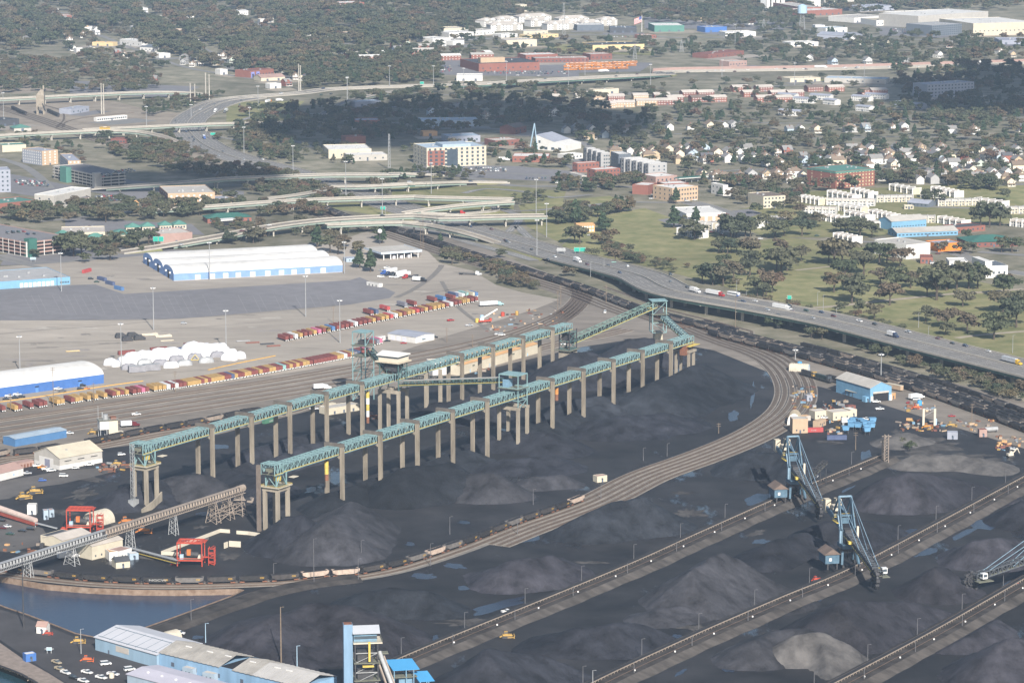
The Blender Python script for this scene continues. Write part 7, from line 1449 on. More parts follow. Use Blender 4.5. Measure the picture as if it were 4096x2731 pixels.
# individually parked vehicles
for r,x,y,rz,k,c,lab in (('T',760,915,-.8,'pickup','tan','tan pickup parked along the shore fence'),('T',800,1005,-.8,'pickup','tan','second tan pickup in the shore row'),('T',880,1055,-.8,'pickup','white','white pickup third in the shore row'),('T',1170,1050,-.6,'pickup','white','white pickup alone in the dark lot'),('T',1420,935,.4,'van','white','white service truck with tool body'),('T',1520,1075,-.4,'pickup','white','white pickup beside the cable drum'),('T',1360,1120,-.6,'pickup','white','white utility pickup with rack'),('T',990,1120,-.7,'suv','black','black car in the shore row'),('T',1740,1010,.5,'van','white','white van beside the lavender shed'),('T',1120,1165,-.7,'pickup','white','white pickup at the end of the shore row'),('U',360,575,-.2,'pickup','white','white pickup behind the ribbed shelter'),(8,1138,1095,.5,'pickup','white','white pickup standing on wet coal floor'),(9,952,190,1.2,'pickup','white','white truck beside the tripper ramp'),
     (7,68,570,-.2,'sedan','dark green','dark green car in the office lot'),(7,150,550,-.2,'sedan','black','black car with pale screen in the office lot'),(7,207,538,-.2,'suv','black','black utility car by the conveyor end'),(7,15,482,-.2,'suv','black','black van at the office lot edge'),(7,50,520,-.2,'sedan','white','white car in the office lot'),(7,20,530,-.2,'sedan','maroon','maroon car in the office lot'),(7,145,828,.3,'sedan','white','white car under the inclined conveyor'),(7,430,735,.6,'box','white','white vacuum truck under the inclined conveyor'),(7,285,212,.2,'suv','blue','blue buggy on the coal lot'),(7,428,182,0,'van','white','white van with red stripe on the coal lot'),('J',460,1440,.5,'pickup','white','white pickup first by the workshop door'),('J',520,1460,.5,'pickup','orange','orange pickup by the workshop door'),('J',570,1480,.5,'pickup','white','white pickup beside the orange one'),('J',630,1500,.5,'pickup','white','white pickup last by the workshop door'),('J',930,1465,.4,'sedan','white','white car by the workshop wall'),('J',1100,1428,.4,'pickup','white','white pickup by the workshop wall'),('J',1500,1300,.4,'suv','white','white utility car under the rear tower'),('J',330,1535,.2,'pickup','silver','silver pickup by the pink roofed shed'),('J',1685,805,.3,'pickup','white','white pickup with red stripe in the rail yard'),('J',855,1038,0,'pickup','white','white pickup behind the long blue shed'),('J',720,490,.1,'pickup','white','white pickup beside the bright blue shed'),('J',770,515,.1,'pickup','grey','grey flatbed beside the bright blue shed'),('J',995,488,.1,'suv','black','black car beside the bright blue shed'),('J',1020,445,.1,'suv','black','black jeep at the bright blue shed wall'),('J',1075,482,.1,'sedan','orange','orange car beside the yellow kerb'),('J',75,612,.1,'sedan','black','black car under the blue shed end'),('J',190,598,.1,'suv','black','black utility car under the blue shed end'),('J',270,585,.1,'suv','black','black car third under the blue shed end'),('J',115,580,.1,'pickup','white','white pickup under the blue shed end'),('J',215,560,.1,'pickup','white','second white pickup under the blue shed end'),
     (4,1235,665,.1,'suv','silver','silver car alone on the wide pavement'),(4,610,365,.1,'suv','black','black car beside the navy containers'),(4,650,385,.1,'sedan','dark green','dark green car beside the navy containers'),(5,292,352,0,'pickup','white','white pickup near the white cabins'),(5,370,355,0,'pickup','white','second white pickup near the white cabins'),(5,295,308,.6,'sedan','silver','silver car by the conifers'),(5,330,292,.6,'pickup','white','white pickup by the conifers'),(5,760,645,.6,'pickup','red','red pickup on the tar track'),(5,885,680,.2,'pickup','silver','silver pickup on the tar track'),(5,1075,738,.2,'suv','white','white utility car beside the rear trestle'),(5,1103,742,.2,'van','white','white van beside the rear trestle'),(5,655,758,0,'suv','black','black car by the white annexe'),(5,445,797,0,'sedan','red','little red cart before the garage'),(5,250,795,.1,'sedan','white','white car before the site cabin'),(5,335,782,.4,'sedan','black','black car by the site cabin'),(5,1520,805,.2,'sedan','white','white car behind the rear trestle leg'),(5,1798,590,1.5,'van','white','white signal van by the track fan'),(5,1140,1240,.2,'pickup','white','white pickup on the coal lot behind the trestle'),(4,2110,1240,.2,'pickup','white','white pickup behind the trestle legs'),(4,2185,1228,.2,'pickup','white','white pickup near the plant shed'),
     ('I',1190,470,.3,'pickup','white','white utility truck at the engine shed door'),('I',1230,555,.3,'pickup','white','white crew pickup in the dark yard'),('I',785,335,.2,'pickup','white','white pickup beside the engine shed wall'),('I',1570,475,1.2,'sedan','red','red and white truck near the blue tank'),('I',1660,440,.3,'van','white','white service truck near the blue tank'),('I',1795,560,-.4,'sedan','white','white car near the rail bank'),('I',2080,635,0,'sedan','red','red machine on the grey ground'),('B',2205,1250,-.3,'sedan','white','white car by the excavator'),(6,1290,1290+20,0,'pickup','white','white flatbed by the long white shed'),(6,1015,1300,0,'pickup','white','white flatbed by the first white shed'),('I',840,720,.2,'box','white','white truck beside the blue skips'),
     (6,960,75,0,'sedan','dark green','dark green car on the estate drive'),(6,580,95,0,'sedan','white','white car at the field top'),('N',245,1185,-.2,'sedan','silver','silver car by the orange brick house'),('N',1040,690,0,'pickup','white','white pickup by the red brick building'),('N',1120,715,-.2,'pickup','white','white van by the brick wing'),('N',1005,730,0,'sedan','white','white car by the mill trees'),('N',1450,758,0,'sedan','white','white car before the tan mill'),('N',1545,750,0,'sedan','white','white car at the mill corner'),('N',1875,1180,-.2,'suv','maroon','maroon car on the asphalt drive'),('N',1760,1145,-.2,'suv','maroon','maroon car beside the stub terrace'),(2,1105,1080,0,'box','white','white box truck by the brick hall'),(6,1775,195,0,'sedan','maroon','maroon car before the orange shop'),(6,1740,262,0,'van','white','white truck beside the red shop')):
    put(vehicle(k,c),P(r,x,y,.2),rz,lab)
for r,x,y,rz,k,c,lab in (('A',90,830,-2.2,'semi','blue','blue tractor with white trailer at the gate'),('A',240,870,-2.2,'semi','black','black tractor with dark trailer at the gate'),('A',300,890,-2.2,'semi','white','white tractor with grey trailer at the gate'),('A',430,895,-2.2,'rig','red','red tractor with empty flatbed at the gate'),('A',500,960,-.4,'box','black','black box truck beside the lot'),('A',1290,860,-.3,'rig','white','car carrier truck by the rail hedge'),('A',1620,1350,.35,'semi','teal','white tractor with teal container passing the trailers'),('A',150,850,-2.2,'rig','dark blue','dark blue bobtail tractor in the gate row'),('J',1560,950,.35,'box','maroon','maroon grapple truck beside the sand plant'),(4,2140,1105,.3,'box','white','white box truck behind the rear trestle'),('B',620,460,.6,'box','white','white crane truck by the blue tank')):
    put(vehicle(k,c),P(r,x,y,.2),rz,lab)
def lot(lab,group,r,quad,rows,n,fill=.85,z=.2,wheels=False,kinds=('sedan','suv','sedan','suv','pickup','van'),cols=('white','silver','black','grey','dark blue','red','maroon','black','grey','white','dark green','tan'),rz=None):
    q=[P(r,*c,z) for c in quad]
    for i in range(rows):
        for j in range(n):
            if random.random() > fill: continue
            a_=q[0].lerp(q[1],(j+.5)/n); b_=q[3].lerp(q[2],(j+.5)/n); p=a_.lerp(b_,(i+.5)/rows); p.z=z
            t=b_ - a_; c=random.choice(cols); put(vehicle(random.choice(kinds),c,wheels),p,(math.atan2(t.y,t.x) if rz is None else rz)+random.choice((0,math.pi)),'%s car parked %s' % (c,lab),group)
lot('in the rows before the office block','cars before the office block',2,((745,1125),(1135,1128),(1140,1158),(740,1152)),3,24,.85); lot('behind the brick school','cars behind the brick school',2,((985,478),(1550,482),(1580,502),(980,500)),2,28,.8); lot('beside the brick school','cars beside the brick school',2,((665,445),(760,440),(775,485),(690,490)),4,6,.9)
lot('in the shaded lot by the grey garage','cars in the shaded lot','Q',((160,500),(560,520),(640,590),(240,560)),4,13,.85); lot('in the lot under the double bridge','cars under the double bridge','Q',((1080,700),(1480,680),(1640,750),(1300,775)),3,13,.85); lot('in the shipyard car park','cars in the shipyard car park',3,((1450,192),(1640,198),(1735,232),(1480,215)),3,14,.9); lot('in the clinic lot','cars in the clinic lot','Q',((970,1090),(1120,1075),(1250,1110),(1090,1125)),2,6,.8); lot('under the church hall trees','cars under the church hall trees',2,((1260,1195),(1450,1190),(1450,1208),(1260,1210)),1,9,.8)
lot('on the roof of the brick garage','cars on the brick garage roof','Q',((30,1150),(260,1120),(540,1180),(160,1190)),2,4,.8,12.8,True); lot('on the roof deck of the grey garage','cars on the grey garage roof','Q',((1230,430),(1600,360),(1700,390),(1260,470)),3,9,.75,12.8); lot('at the dealership under the flag','cars at the dealership',2,((1850,240),(2150,240),(2150,262),(1850,262)),1,16,.85)
lot('before the shaded plant','cars before the shaded plant',2,((330,750),(440,740),(470,790),(330,800)),2,5,.8)
for i in range(46):
    p=P(2,1545+(i % 16)*29+random.random()*8,436+(i // 16)*17+random.random()*4 - (i % 16)*.8,.2); put(vehicle('bus','orange',False),p,random.choice((.1,.12,1.2)),'orange school bus in the crowded bus park','school buses in the bus park')

# ---- wrapped boats and stores
m_wrap=M('shrink_wrap',(.74,.74,.76),.45,.05,.3,bump=.3); m_tarp=M('grey_tarp',(.24,.24,.265),.7,.2,.4)
def wrapped(r,x,y,L,W,H,rz,lab,group=None,m=m_wrap):
    o=thing('wrapped_boat',lab,'wrapped load',P(r,x,y,.16),rz,group); rs=np.random.RandomState(int(x)); nu,nv=14,9; v=[]
    ph=rs.rand()*6
    for i in range(nu):
        t=-1+2*i/(nu - 1); k=max(0,1 - abs(t) ** 3.2) ** .55
        for j in range(nv):
            a_=math.pi*j/(nv - 1); wr=1+.07*math.sin(5*t+ph+j*2)
            v.append((t*L/2,-math.cos(a_)*W/2*(.55+.45*k)*wr,max(0,math.sin(a_) ** .7*H*(.35+.65*k)*wr)))
    s=MB().add(v,[(i*nv+j,(i+1)*nv+j,(i+1)*nv+j+1,i*nv+j+1) for i in range(nu - 1) for j in range(nv - 1)]+[tuple(range(nv)),tuple(range((nu - 1)*nv,nu*nv))[::-1]]); s.sm=True; s.build('wrap',m,o)
    bx(o,'cradle',m_steel_d,-L*.4,L*.4,-W*.3,W*.3,0,.5); return o
for x,y,L,H in ((195,400,10,6),(270,415,8,5),(370,380,12,6.5),(470,350,14,8),(455,390,10,6),(560,380,12,6.5),(625,335,14,8.5),(590,370,10,7),(700,350,12,7),(800,305,14,8.5),(770,360,12,7),(870,330,12,7),(960,290,16,8),(1010,330,12,7),(1060,300,12,7),(1130,320,10,6.5),(1195,250,16,10),(1290,285,12,8),(1330,240,14,8.5),(1400,290,12,7.5),(1480,240,12,8),(1560,230,10,7.5),(1590,260,10,7),(1660,335,12,6),(1685,280,9,6),(1790,315,9,6)):
    wrapped('K',x,y,L,L*.62,H*.8,random.uniform(-.4,.9),'white shrink wrapped boat in the storage block','white wrapped boats in the storage block')
for x,y,lab in ((520,490,'first dark grey tarpaulin box before the wrapped boats'),(700,470,'second dark grey tarpaulin box before the wrapped boats')):
    o=thing('covered_crate',lab,'crate',P('K',x,y,.16),.32); bx(o,'cover',m_tarp,-6,6,-2,2,.3,4.6); bx(o,'top_sheet',m_galv,-6.1,6.1,-2.1,2.1,4.6,4.75); bx(o,'skid',m_steel_d,-5.5,5.5,-1.5,1.5,0,.3)
for x,y,m,lab in ((420,455,m_tarp,'grey covered load at the corner of the wrapped block'),(615,395,m_galv,'long grey hull cover in the wrapped block'),(810,400,m_tarp,'grey wedge shaped cover in the wrapped block'),(1010,350,m_tarp,'dark sloping cover among the wrapped boats'),(940,430,m_wrap,'small white boxy wrap set apart in front'),(1110,405,m_galv,'pale grey hull cover in front of the wraps'),(1375,370,m_galv,'second pale grey hull cover near the yellow frame'),(1235,325,m_tarp,'black covered load behind the yellow triangle frame'),(1400,290,m_tarp,'small dark covered load among the wraps'),(1520,300,m_tarp,'dark grey covered load by the flood mast')): wrapped('K',x,y,11,5,4.2,.33,lab,None,m)
o=thing('yellow_frame','yellow triangular lifting frame before the wrapped boats','frame',P('K',1240,340,.16),.2)
for a_,b_ in (((-3,0,.2),(3,0,.2)),((-3,0,.2),(0,0,4)),((3,0,.2),(0,0,4))): bar(o,'tube',m_yel,a_,b_,.35)
for x,y,lab in ((320,65,'first black sheeted machine on the pavement'),(465,55,'second black sheeted machine behind the first'),(400,105,'third black sheeted machine in front'),(550,90,'fourth black sheeted machine beside the white frames')):
    o=thing('sheeted_machine',lab,'machine',P('K',x,y,.16),.4); MB().prism([(-4,.3),(4,.3),(4.4,1.6),(2,3.4),(-3,3.6),(-4.2,1.8)],-2,2).build('cover',m_steel_d,o); bx(o,'cradle',m_rust,-3,3,-1.5,1.5,0,.3)
for x,y,lab in ((680,35,'white steel frame stack beside the black machines'),(850,55,'larger white steel frame stack with diagonal struts')):
    o=thing('steel_frame_stack',lab,'frame',P('K',x,y,.16),.3)
    for i in range(3): bar(o,'beam',m_cream,(-6,i*1.4 - 1.4,.5+i*.3),(6,i*1.4 - 1.4,.5+i*.3),.6); bar(o,'strut',m_cream,(-5,-2+i,.8),(5,2 - i,1.6),.5)
for x,y,lab,c in ((890,105,'cream timber stack on the pavement','c'),(1950,130,'long red steel beam bundle by the mast','b'),(2210,170,'shorter red steel beam bundle by the mast','b'),(-330+55,235,'tan timber stack behind the blue shed','y'),(2130,145,'dark scrap bundle near the red beams','d'),(1830,110,'grey pallet rows near the trailer block','g')):
    o=thing('material_stack',lab,'stack',P('K',x,y,.16),.35)
    for i in range(4): bar(o,'plank',WM(c),(-5,i*.7 - 1,.5),(5,i*.7 - 1,.5),.5,.5)
    bar(o,'bearer',m_tie,(-4,-1.4,.13),(-4,1.6,.13),.3,.25); bar(o,'bearer',m_tie,(4,-1.4,.13),(4,1.6,.13),.3,.25)
# bulldozers,excavator,crane
m_cat=M('machine_yellow',(.42,.27,.08),.7,.25,.5)
def dozer(lab,r,x,y,rz,m=m_cat,sc=1.0):
    o=thing('bulldozer',lab,'bulldozer',P(r,x,y,coal_z(*P(r,x,y).xy) if r in (5,) else .1),rz); o.scale=(sc,)*3
    for s in (-1.3,1.3): MB().prism([(-2.2,0),(2.0,0),(2.6,.5),(2.2,1.0),(-2.2,1.1),(-2.8,.5)],s - .32,s+.32).build('track',m_steel_d,o)
    MB().prism([(-2.2,.8),(2.4,.8),(2.4,1.7),(.2,1.9),(-2.2,1.8)],-.9,.9).build('body',m,o); bx(o,'cab',m,-1.4,.2,-.8,.8,1.8,3.2); bx(o,'cab_window',m_glass,-1.3,.24,-.83,.83,2.3,3.0)
    MB().prism([(3.0,.1),(3.5,.1),(3.3,.8),(3.6,1.5),(3.3,1.5),(3.0,.8)],-2,2).build('blade',m,o); bar(o,'ripper',m,(-2.4,0,1),(-3.6,0,.4),.5); bar(o,'push_arm',m,(0,-1.75,.5),(3.1,-1.75,.5),.3); bar(o,'push_arm',m,(0,1.75,.5),(3.1,1.75,.5),.3); return o
dozer('muddy yellow bulldozer near the coal lot kerb','O',290,140,.5,sc=1.3); dozer('second muddy yellow bulldozer behind the first','O',430,70,.3,sc=1.3); dozer('orange loader under the inclined conveyor','O',1780,560,.1,M('loader_orange',(.45,.17,.05),.7),1.3); dozer('rusty bulldozer below the striped spout',5,235,1300,.2,m_rust,1.3); dozer('tiny yellow bulldozer on the conveyor bank',8,1140,1262,.1); dozer('orange forklift dozer beside the cream gantry','B',830,910,.2,M('forklift_orange',(.55,.24,.04),.7)); dozer('yellow backhoe behind the long blue shed','J',1150,1035,.4); dozer('yellow grader among the parked machines','B',1210,885,.1); dozer('orange roller by the blue engine shed cabin','I',1660,545,.2,M('roller_red',(.55,.12,.04),.7)); dozer('red skid loader on the spit','T',640,530,.3,m_red_st,.7); dozer('orange road roller in the dark lot','T',1170,885,.1,M('roller_red',(.55,.12,.04),.7),.9); dozer('rusty yellow dozer in the machine row','G',-100+60,470,.2,m_cat); dozer('brown dozer beside the rear tower',7,720,150,.3,m_rust,1.3); dozer('brown loader beyond the rear tower',7,840,120,.3,m_rust,1.2); dozer('orange loader behind the cream quonset hut','O',1560,440,.3,M('loader_orange',(.45,.17,.05),.7),1.2); dozer('yellow generator trailer on the spit','T',1050,640,.2); dozer('red tug beside the blue stacker house',9,955,880,.4,m_red_st,.8); dozer('dark machine with red light at the puddle edge',9,2310,930,.3,m_red_st,.9)
o=thing('excavator','white excavator with raised arm on the grey ground','excavator',P('B',2140,1360),.4)
for s in (-1.2,1.2): bx(o,'track',m_steel_d,-2,2,s - .35,s+.35,0,.9)
bx(o,'body',m_cream,-2.2,1.4,-1.3,1.3,1,2.3); bx(o,'cab',m_cream,-.2,1.4,.1,1.3,2.3,3.4); bx(o,'cab_window',m_glass,0,1.44,.3,1.34,2.5,3.2); bar(o,'boom',m_cream,(1.2,0,2),(4.5,0,5.2),.6); bar(o,'stick',m_cream,(4.5,0,5.2),(6.2,0,2),.45); bx(o,'bucket',m_steel_d,5.8,6.8,-.5,.5,1,2)
o=thing('truck_crane','red truck crane with pale raised boom beside blue tanks','crane',P(5,990,655,.2),.3); bx(o,'carrier',m_red_st,-5,5,-1.3,1.3,.8,2); bx(o,'cab',m_red_st,3.4,5.2,-1.3,1.3,2,3.2); bar(o,'boom',m_white,(-3,0,3),(10,0,10),.9); bx(o,'turret',m_white,-4,-1,-1.2,1.2,2,3.6)
for x in (-3.6,-2.2,2,3.8):
    for s in (-1.2,1.2): MB().cyl((x,s - .2,.55),(x,s+.2,.55),.55,.55,8).build('wheel',m_tyre,o)
for r,x,y,L,R_,m,lab in ((5,970,650,5,1.6,m_blue_pale,'pale blue storage tank by the truck crane'),(5,938,655,3,1.4,m_yel,'yellow upright tank by the truck crane'),(5,1110,612,3,1.5,m_red_st,'red tank in the scrap strip'),(5,1205,605,3,1.3,m_cat,'yellow tank in the scrap strip'),('B',958,860,4,1.2,m_blue_pale,'blue upright drum tank near the cream gantry'),('I',1700,500,3,1.6,M('tank_blue',(.08,.32,.60),.6),'bright blue tank by the service truck'),('B',1830,970,9,1.5,m_galv,'long silver tank in the scrap ground'),('I',290,40,3,1.6,M('tank_blue',(.08,.32,.60),.6),'bright blue tank beside the round shelter'),('T',1500,1105,2,1.2,m_cream,'cream cable drum in the dark lot')):
    o=thing('storage_tank',lab,'tank',P(r,x,y,.2),.3)
    if L > 6: MB().cyl((-L/2,0,R_+.4),(L/2,0,R_+.4),R_,R_,14).build('shell',m,o); bx(o,'saddle',m_steel_d,-L/3,-L/3+.5,-R_,R_,0,R_); bx(o,'saddle',m_steel_d,L/3,L/3+.5,-R_,R_,0,R_)
    else: MB().cyl((0,0,0),(0,0,L),R_,R_,14).cyl((0,0,L),(0,0,L+.4),R_,R_*.3,14).build('shell',m,o); bar(o,'ladder',m_steel_d,(R_+.1,0,0),(R_+.1,0,L),.3,.1)
m_skip=M('skip_blue',(.12,.28,.46),.6,.12,.4)
for i,(x,y) in enumerate(((922,735),(1000,745),(955,790),(900,795),(1050,780),(1085,815),(1120,775),(1145,735),(1075,850),(835,835),(980,800),(1130,800),(890,760),(1040,760))):
    o=thing('crawler_hopper','bright blue steel hopper cab in the machine cluster','hopper',P('I',x,y),random.uniform(-.5,.5),'blue hopper cabs in the machine cluster'); MB().prism([(-1.8,2.4),(1.8,2.4),(2.2,4.8),(-2.2,4.8)],-1.7,1.7).build('hopper',m_skip,o)
    for sx in (-1.5,1.5):
        for sy in (-1.4,1.4): bar(o,'leg',m_steel_d,(sx,sy,0),(sx,sy,2.6),.35)
    bx(o,'lid',m_skip,-2.3,2.3,-1.8,1.8,4.8,4.95)
o=thing('gantry_frame','cream portal gantry above the scrap ground','gantry',P('B',862,870),0)
for x in (-3.6,3.6): bx(o,'post',m_cream,x - .7,x+.7,-.5,.5,0,11)
bar(o,'beam',m_galv,(-3.6,0,10.6),(3.6,0,10.6),.4); bar(o,'beam',m_galv,(-3.6,0,6),(3.6,0,10),.2)
# scrap and spares scattered round the shops
m_scr=[m_rust,m_steel_d,m_cat,m_galv,m_rust,WM('t'),WM('B'),m_galv_rust,WM('O'),m_blue_st]
rs=random.Random(3)
for r,x0,x1,y0,y1,n,lab in (('I',200,480,280,560,46,'rusty spares and crates beside the loop track'),('I',560,860,440,640,40,'steel spares between the sheds'),('B',380,1900,790,960,70,'scrap steel rows on the muddy ground'),('B',1900,2350,1050,1260,34,'blue and rusty scrap heap by the track'),('I',600,820,680,860,26,'steel scrap beside the blue hoppers'),(5,1000,1520,575,720,60,'pale scrap and rail pieces in the scrap strip'),('J',1200,1700,1400,1500,30,'dark spares along the coal lot kerb'),('I',1500,1900,480,580,16,'loose gear beside the rail bank'),('O',20,560,690,800,14,'pipes and spares along the quay road'),(5,640,1080,940,1010,24,'plant parts below the rear trestle')):
    k=MB()
    for _ in range(n):
        p=P(r,rs.uniform(x0,x1),rs.uniform(y0,y1)); a_=rs.uniform(0,3.14); L=rs.uniform(.8,4.5); h=rs.uniform(.3,1.7); k.bar(p+Vector((-math.cos(a_)*L/2,-math.sin(a_)*L/2,h/2)),p+Vector((math.cos(a_)*L/2,math.sin(a_)*L/2,h/2)),rs.uniform(.4,2),h,rs.randrange(len(m_scr)))
    o=k.build('scrap',m_scr); o['kind']='stuff'; o['label']=lab
def loco(lab,r,x,y,rz,c1,c2):
    o=thing('locomotive',lab,'locomotive',P(r,x,y,.6),rz); bx(o,'frame',m_steel_d,-9.5,9.5,-1.5,1.5,.9,1.5); bx(o,'hood',c1,-8.5,5,-.95,.95,1.5,4); bx(o,'cab',c2,5,7.6,-1.5,1.5,1.5,4.4); bx(o,'cab_window',m_glass,5.2,7.66,-1.54,1.54,3,3.9); bx(o,'nose',c2,7.6,9.2,-1,1,1.5,3); bx(o,'fuel_tank',m_steel_d,-2,2,-1.3,1.3,.3,.9)
    for x in (-6,6): bx(o,'bogie',m_steel_d,x - 2,x+2,-1.2,1.2,.1,.9)
    return o
pl=P('I',395,155); dv=P('I',640,225) - pl; loco('yellow and black switching locomotive by the tan shelter','I',400,165,math.atan2(dv.y,dv.x),m_steel_d,m_cat); loco('black locomotive with pale nose behind the engine shed','I',570,215,math.atan2(dv.y,dv.x),M('loco_green',(.03,.05,.05),.5),m_steel_d); put(hopper('black',False),P('I',690,225,.6),math.atan2(dv.y,dv.x),'black ore wagon behind the locomotives')
o=thing('boxcar','tan work car standing behind the blue engine shed','wagon',P('I',1405,325),-.9); bx(o,'body',WM('t'),-7,7,-1.4,1.4,1,4); bx(o,'roof',WM('c'),-7.1,7.1,-1.5,1.5,4,4.2)
for x in (-4.5,4.5): bx(o,'bogie',m_steel_d,x - 1.2,x+1.2,-1.1,1.1,.1,1)
# shore rocks
k=MB(); m_rock=M('rip_rap',(.33,.27,.21),.95,.25,.5)
for _ in range(420):
    f=rs.random(); e=[(0,935),(150,985),(300,1045),(480,1150),(620,1240)]; i=min(3,int(f*4)); g=f*4 - i; x=e[i][0]+(e[i+1][0] - e[i][0])*g - rs.uniform(-10,25)+8; y=e[i][1]+(e[i+1][1] - e[i][1])*g+rs.uniform(-30,26)
    p=P('T',x,y,-.6); s=rs.uniform(.35,.9); v=[p+Vector((rs.uniform(-1,1),rs.uniform(-1,1),rs.uniform(-.8,.9)))*s for _ in range(6)]; k.add(v,[(0,1,2),(0,2,3),(0,3,4),(0,4,1),(5,2,1),(5,3,2),(5,4,3),(5,1,4)])
o=k.build('rip_rap',m_rock); o['kind']='stuff'; o['label']='loose tan rocks along the shore'
# ================================================================== trees,shrubs,houses,clouds
RP=np.array(ROADPTS+[(p.x,p.y,6.0) for ln in (main_c,loop_c,coal_lead) for p in ln]+[(p.x,p.y,8.0) for p in smooth_line(pts(1,'-200,690 0,740 200,800 400,870 600,940 800,990 1000,1050 1250,1110'),12)])
BXA=np.array(BOXES)
RP[:,2] += np.where(RP[:,1] > 4300,9,0)
def clear(x,y,m=2.0):
    if (np.hypot(RP[:,0] - x,RP[:,1] - y) < RP[:,2]+m).any(): return False
    dx,dy=x - BXA[:,0],y - BXA[:,1]; u=dx*BXA[:,2]+dy*BXA[:,3]; v=-dx*BXA[:,3]+dy*BXA[:,2]
    return not ((u > -m) & (u < BXA[:,4]+m) & (v > -m*1.5) & (v < BXA[:,5]+m)).any()
def leafmat(name,cols,rough=1.0):
    m=bpy.data.materials.new(name); m.use_nodes=True; n=m.node_tree.nodes; l=m.node_tree.links; b=n['Principled BSDF']; b.inputs['Roughness'].default_value=.9; b.inputs['Specular IOR Level'].default_value=.12
    oi=n.new('ShaderNodeObjectInfo'); rp=n.new('ShaderNodeValToRGB'); rp.color_ramp.elements[0].color=(*cols[0],1); rp.color_ramp.elements[1].color=(*cols[-1],1)
    for i,c in enumerate(cols[1:-1]): e=rp.color_ramp.elements.new((i+1)/(len(cols) - 1)); e.color=(*c,1)
    l.new(oi.outputs['Random'],rp.inputs[0]); g=n.new('ShaderNodeNewGeometry'); nz=n.new('ShaderNodeTexNoise'); nz.inputs['Scale'].default_value=.45; nz.inputs['Detail'].default_value=3; l.new(g.outputs['Position'],nz.inputs['Vector'])
    mr=n.new('ShaderNodeMapRange'); mr.inputs[1].default_value=.3; mr.inputs[2].default_value=.7; mr.inputs[3].default_value=.65; mr.inputs[4].default_value=1.4; l.new(nz.outputs['Fac'],mr.inputs[0])
    ml=n.new('ShaderNodeVectorMath'); ml.operation='SCALE'; l.new(rp.outputs[0],ml.inputs[0]); l.new(mr.outputs[0],ml.inputs['Scale']); l.new(ml.outputs[0],b.inputs['Base Color']); return m
m_oak=leafmat('leaf_oak',((.058,.072,.042),(.078,.088,.052),(.096,.096,.060),(.052,.068,.046),(.112,.100,.064)))
m_aut=leafmat('leaf_autumn',((.105,.088,.064),(.118,.092,.064),(.10,.096,.066),(.125,.105,.062),(.115,.075,.056)))
m_pine=leafmat('leaf_pine',((.040,.064,.036),(.048,.074,.042),(.056,.076,.046)))
m_bark=M('bark',(.085,.068,.055),.95,.25,.6)
def crown(kind,seed):
    "unit crown: height 1 overall (ground to top),made of leaf tufts spread over uneven lobes"
    rs=np.random.RandomState(seed); lobes=[]
    if kind == 'pine':
        for i in range(9): f=i/8; lobes.append((rs.normal(0,.035),rs.normal(0,.035),.28+.66*f,.19*(1 - f) ** .7+.05,.09))
    elif kind == 'shrub':
        for i in range(7): lobes.append((rs.uniform(-.5,.5),rs.uniform(-.4,.4),rs.uniform(.3,.6),rs.uniform(.25,.4),rs.uniform(.25,.38)))
    else:
        lobes.append((0,0,.60,.27,.26))
        for i in range(11):
            a=rs.uniform(0,6.28); r=rs.uniform(.16,.38); z=rs.uniform(.36,.84); lobes.append((r*math.cos(a)*(1.25 - abs(z - .55)),r*math.sin(a)*(1.25 - abs(z - .55)),z,rs.uniform(.12,.21),rs.uniform(.10,.17)))
    v=[]; f=[]; N=800 if kind != 'shrub' else 420
    w=np.array([q[3] ** 2 for q in lobes]); w /= w.sum(); pick=rs.choice(len(lobes),N,p=w)
    for q in pick:
        cx,cy,cz,r,rz=lobes[q]; d=rs.normal(size=3); d /= np.linalg.norm(d)
        if d[2] < -.3: d[2] *= -.6
        k=rs.uniform(.72,1.08); c=np.array((cx+d[0]*r*k,cy+d[1]*r*k,cz+d[2]*rz*k)); s=rs.uniform(.032,.062)
        nrm=d*.75+rs.normal(size=3)*.55; nrm /= np.linalg.norm(nrm); t=np.cross(nrm,rs.normal(size=3)); t /= np.linalg.norm(t); u=np.cross(nrm,t); o=len(v)
        v += [tuple(c+t*s*a_+u*s*b_*.8) for a_,b_ in ((-1,-.6),(.2,-1.1),(1.1,.2),(.1,1.0),(-.9,.6))]; f.append((o,o+1,o+2,o+3,o+4))
    return v,f
def tree_mesh(kind,seed,m):
    v,f=crown(kind,seed); me=bpy.data.meshes.new('crown'); me.from_pydata(v,[],f); me.materials.append(m); me.update(); return me
def trunk_mesh(seed,kind):
    rs=random.Random(seed); k=MB()
    if kind == 'shrub': k.cyl((0,0,0),(0,0,.35),.04,.02,6)
    else:
        k.cyl((0,0,0),(0,0,.42),.032,.022,7)
        if kind == 'pine': k.cyl((0,0,.42),(0,0,.92),.022,.006,6)
        else:
            for i in range(5): a=i*1.26+rs.random(); k.cyl((0,0,.28+.03*i),(.22*math.cos(a),.22*math.sin(a),.6+.08*rs.random()),.016,.006,5,caps=False)
    return k.mesh('trunk',m_bark,fix=False)
PROTO=[]
for kd,m,n in (('oak',m_oak,6),('aut',m_aut,4),('pine',m_pine,3),('shrub',m_oak,2),('shrub',m_aut,2)):
    for i in range(n):
        s=11*len(PROTO)+5; PROTO.append((kd,tree_mesh('oak' if kd == 'aut' else kd,s,m),trunk_mesh(s,kd)))
KIDX={k: [i for i,p in enumerate(PROTO) if p[0] == k] for k in ('oak','aut','pine','shrub')}
TREES=[]   # (x,y,height,width factor,proto index,area)
def add_tree(x,y,h,kd,area,wf=None): TREES.append((x,y,h,wf or random.uniform(.8,1.45),random.choice(KIDX[kd]),area))
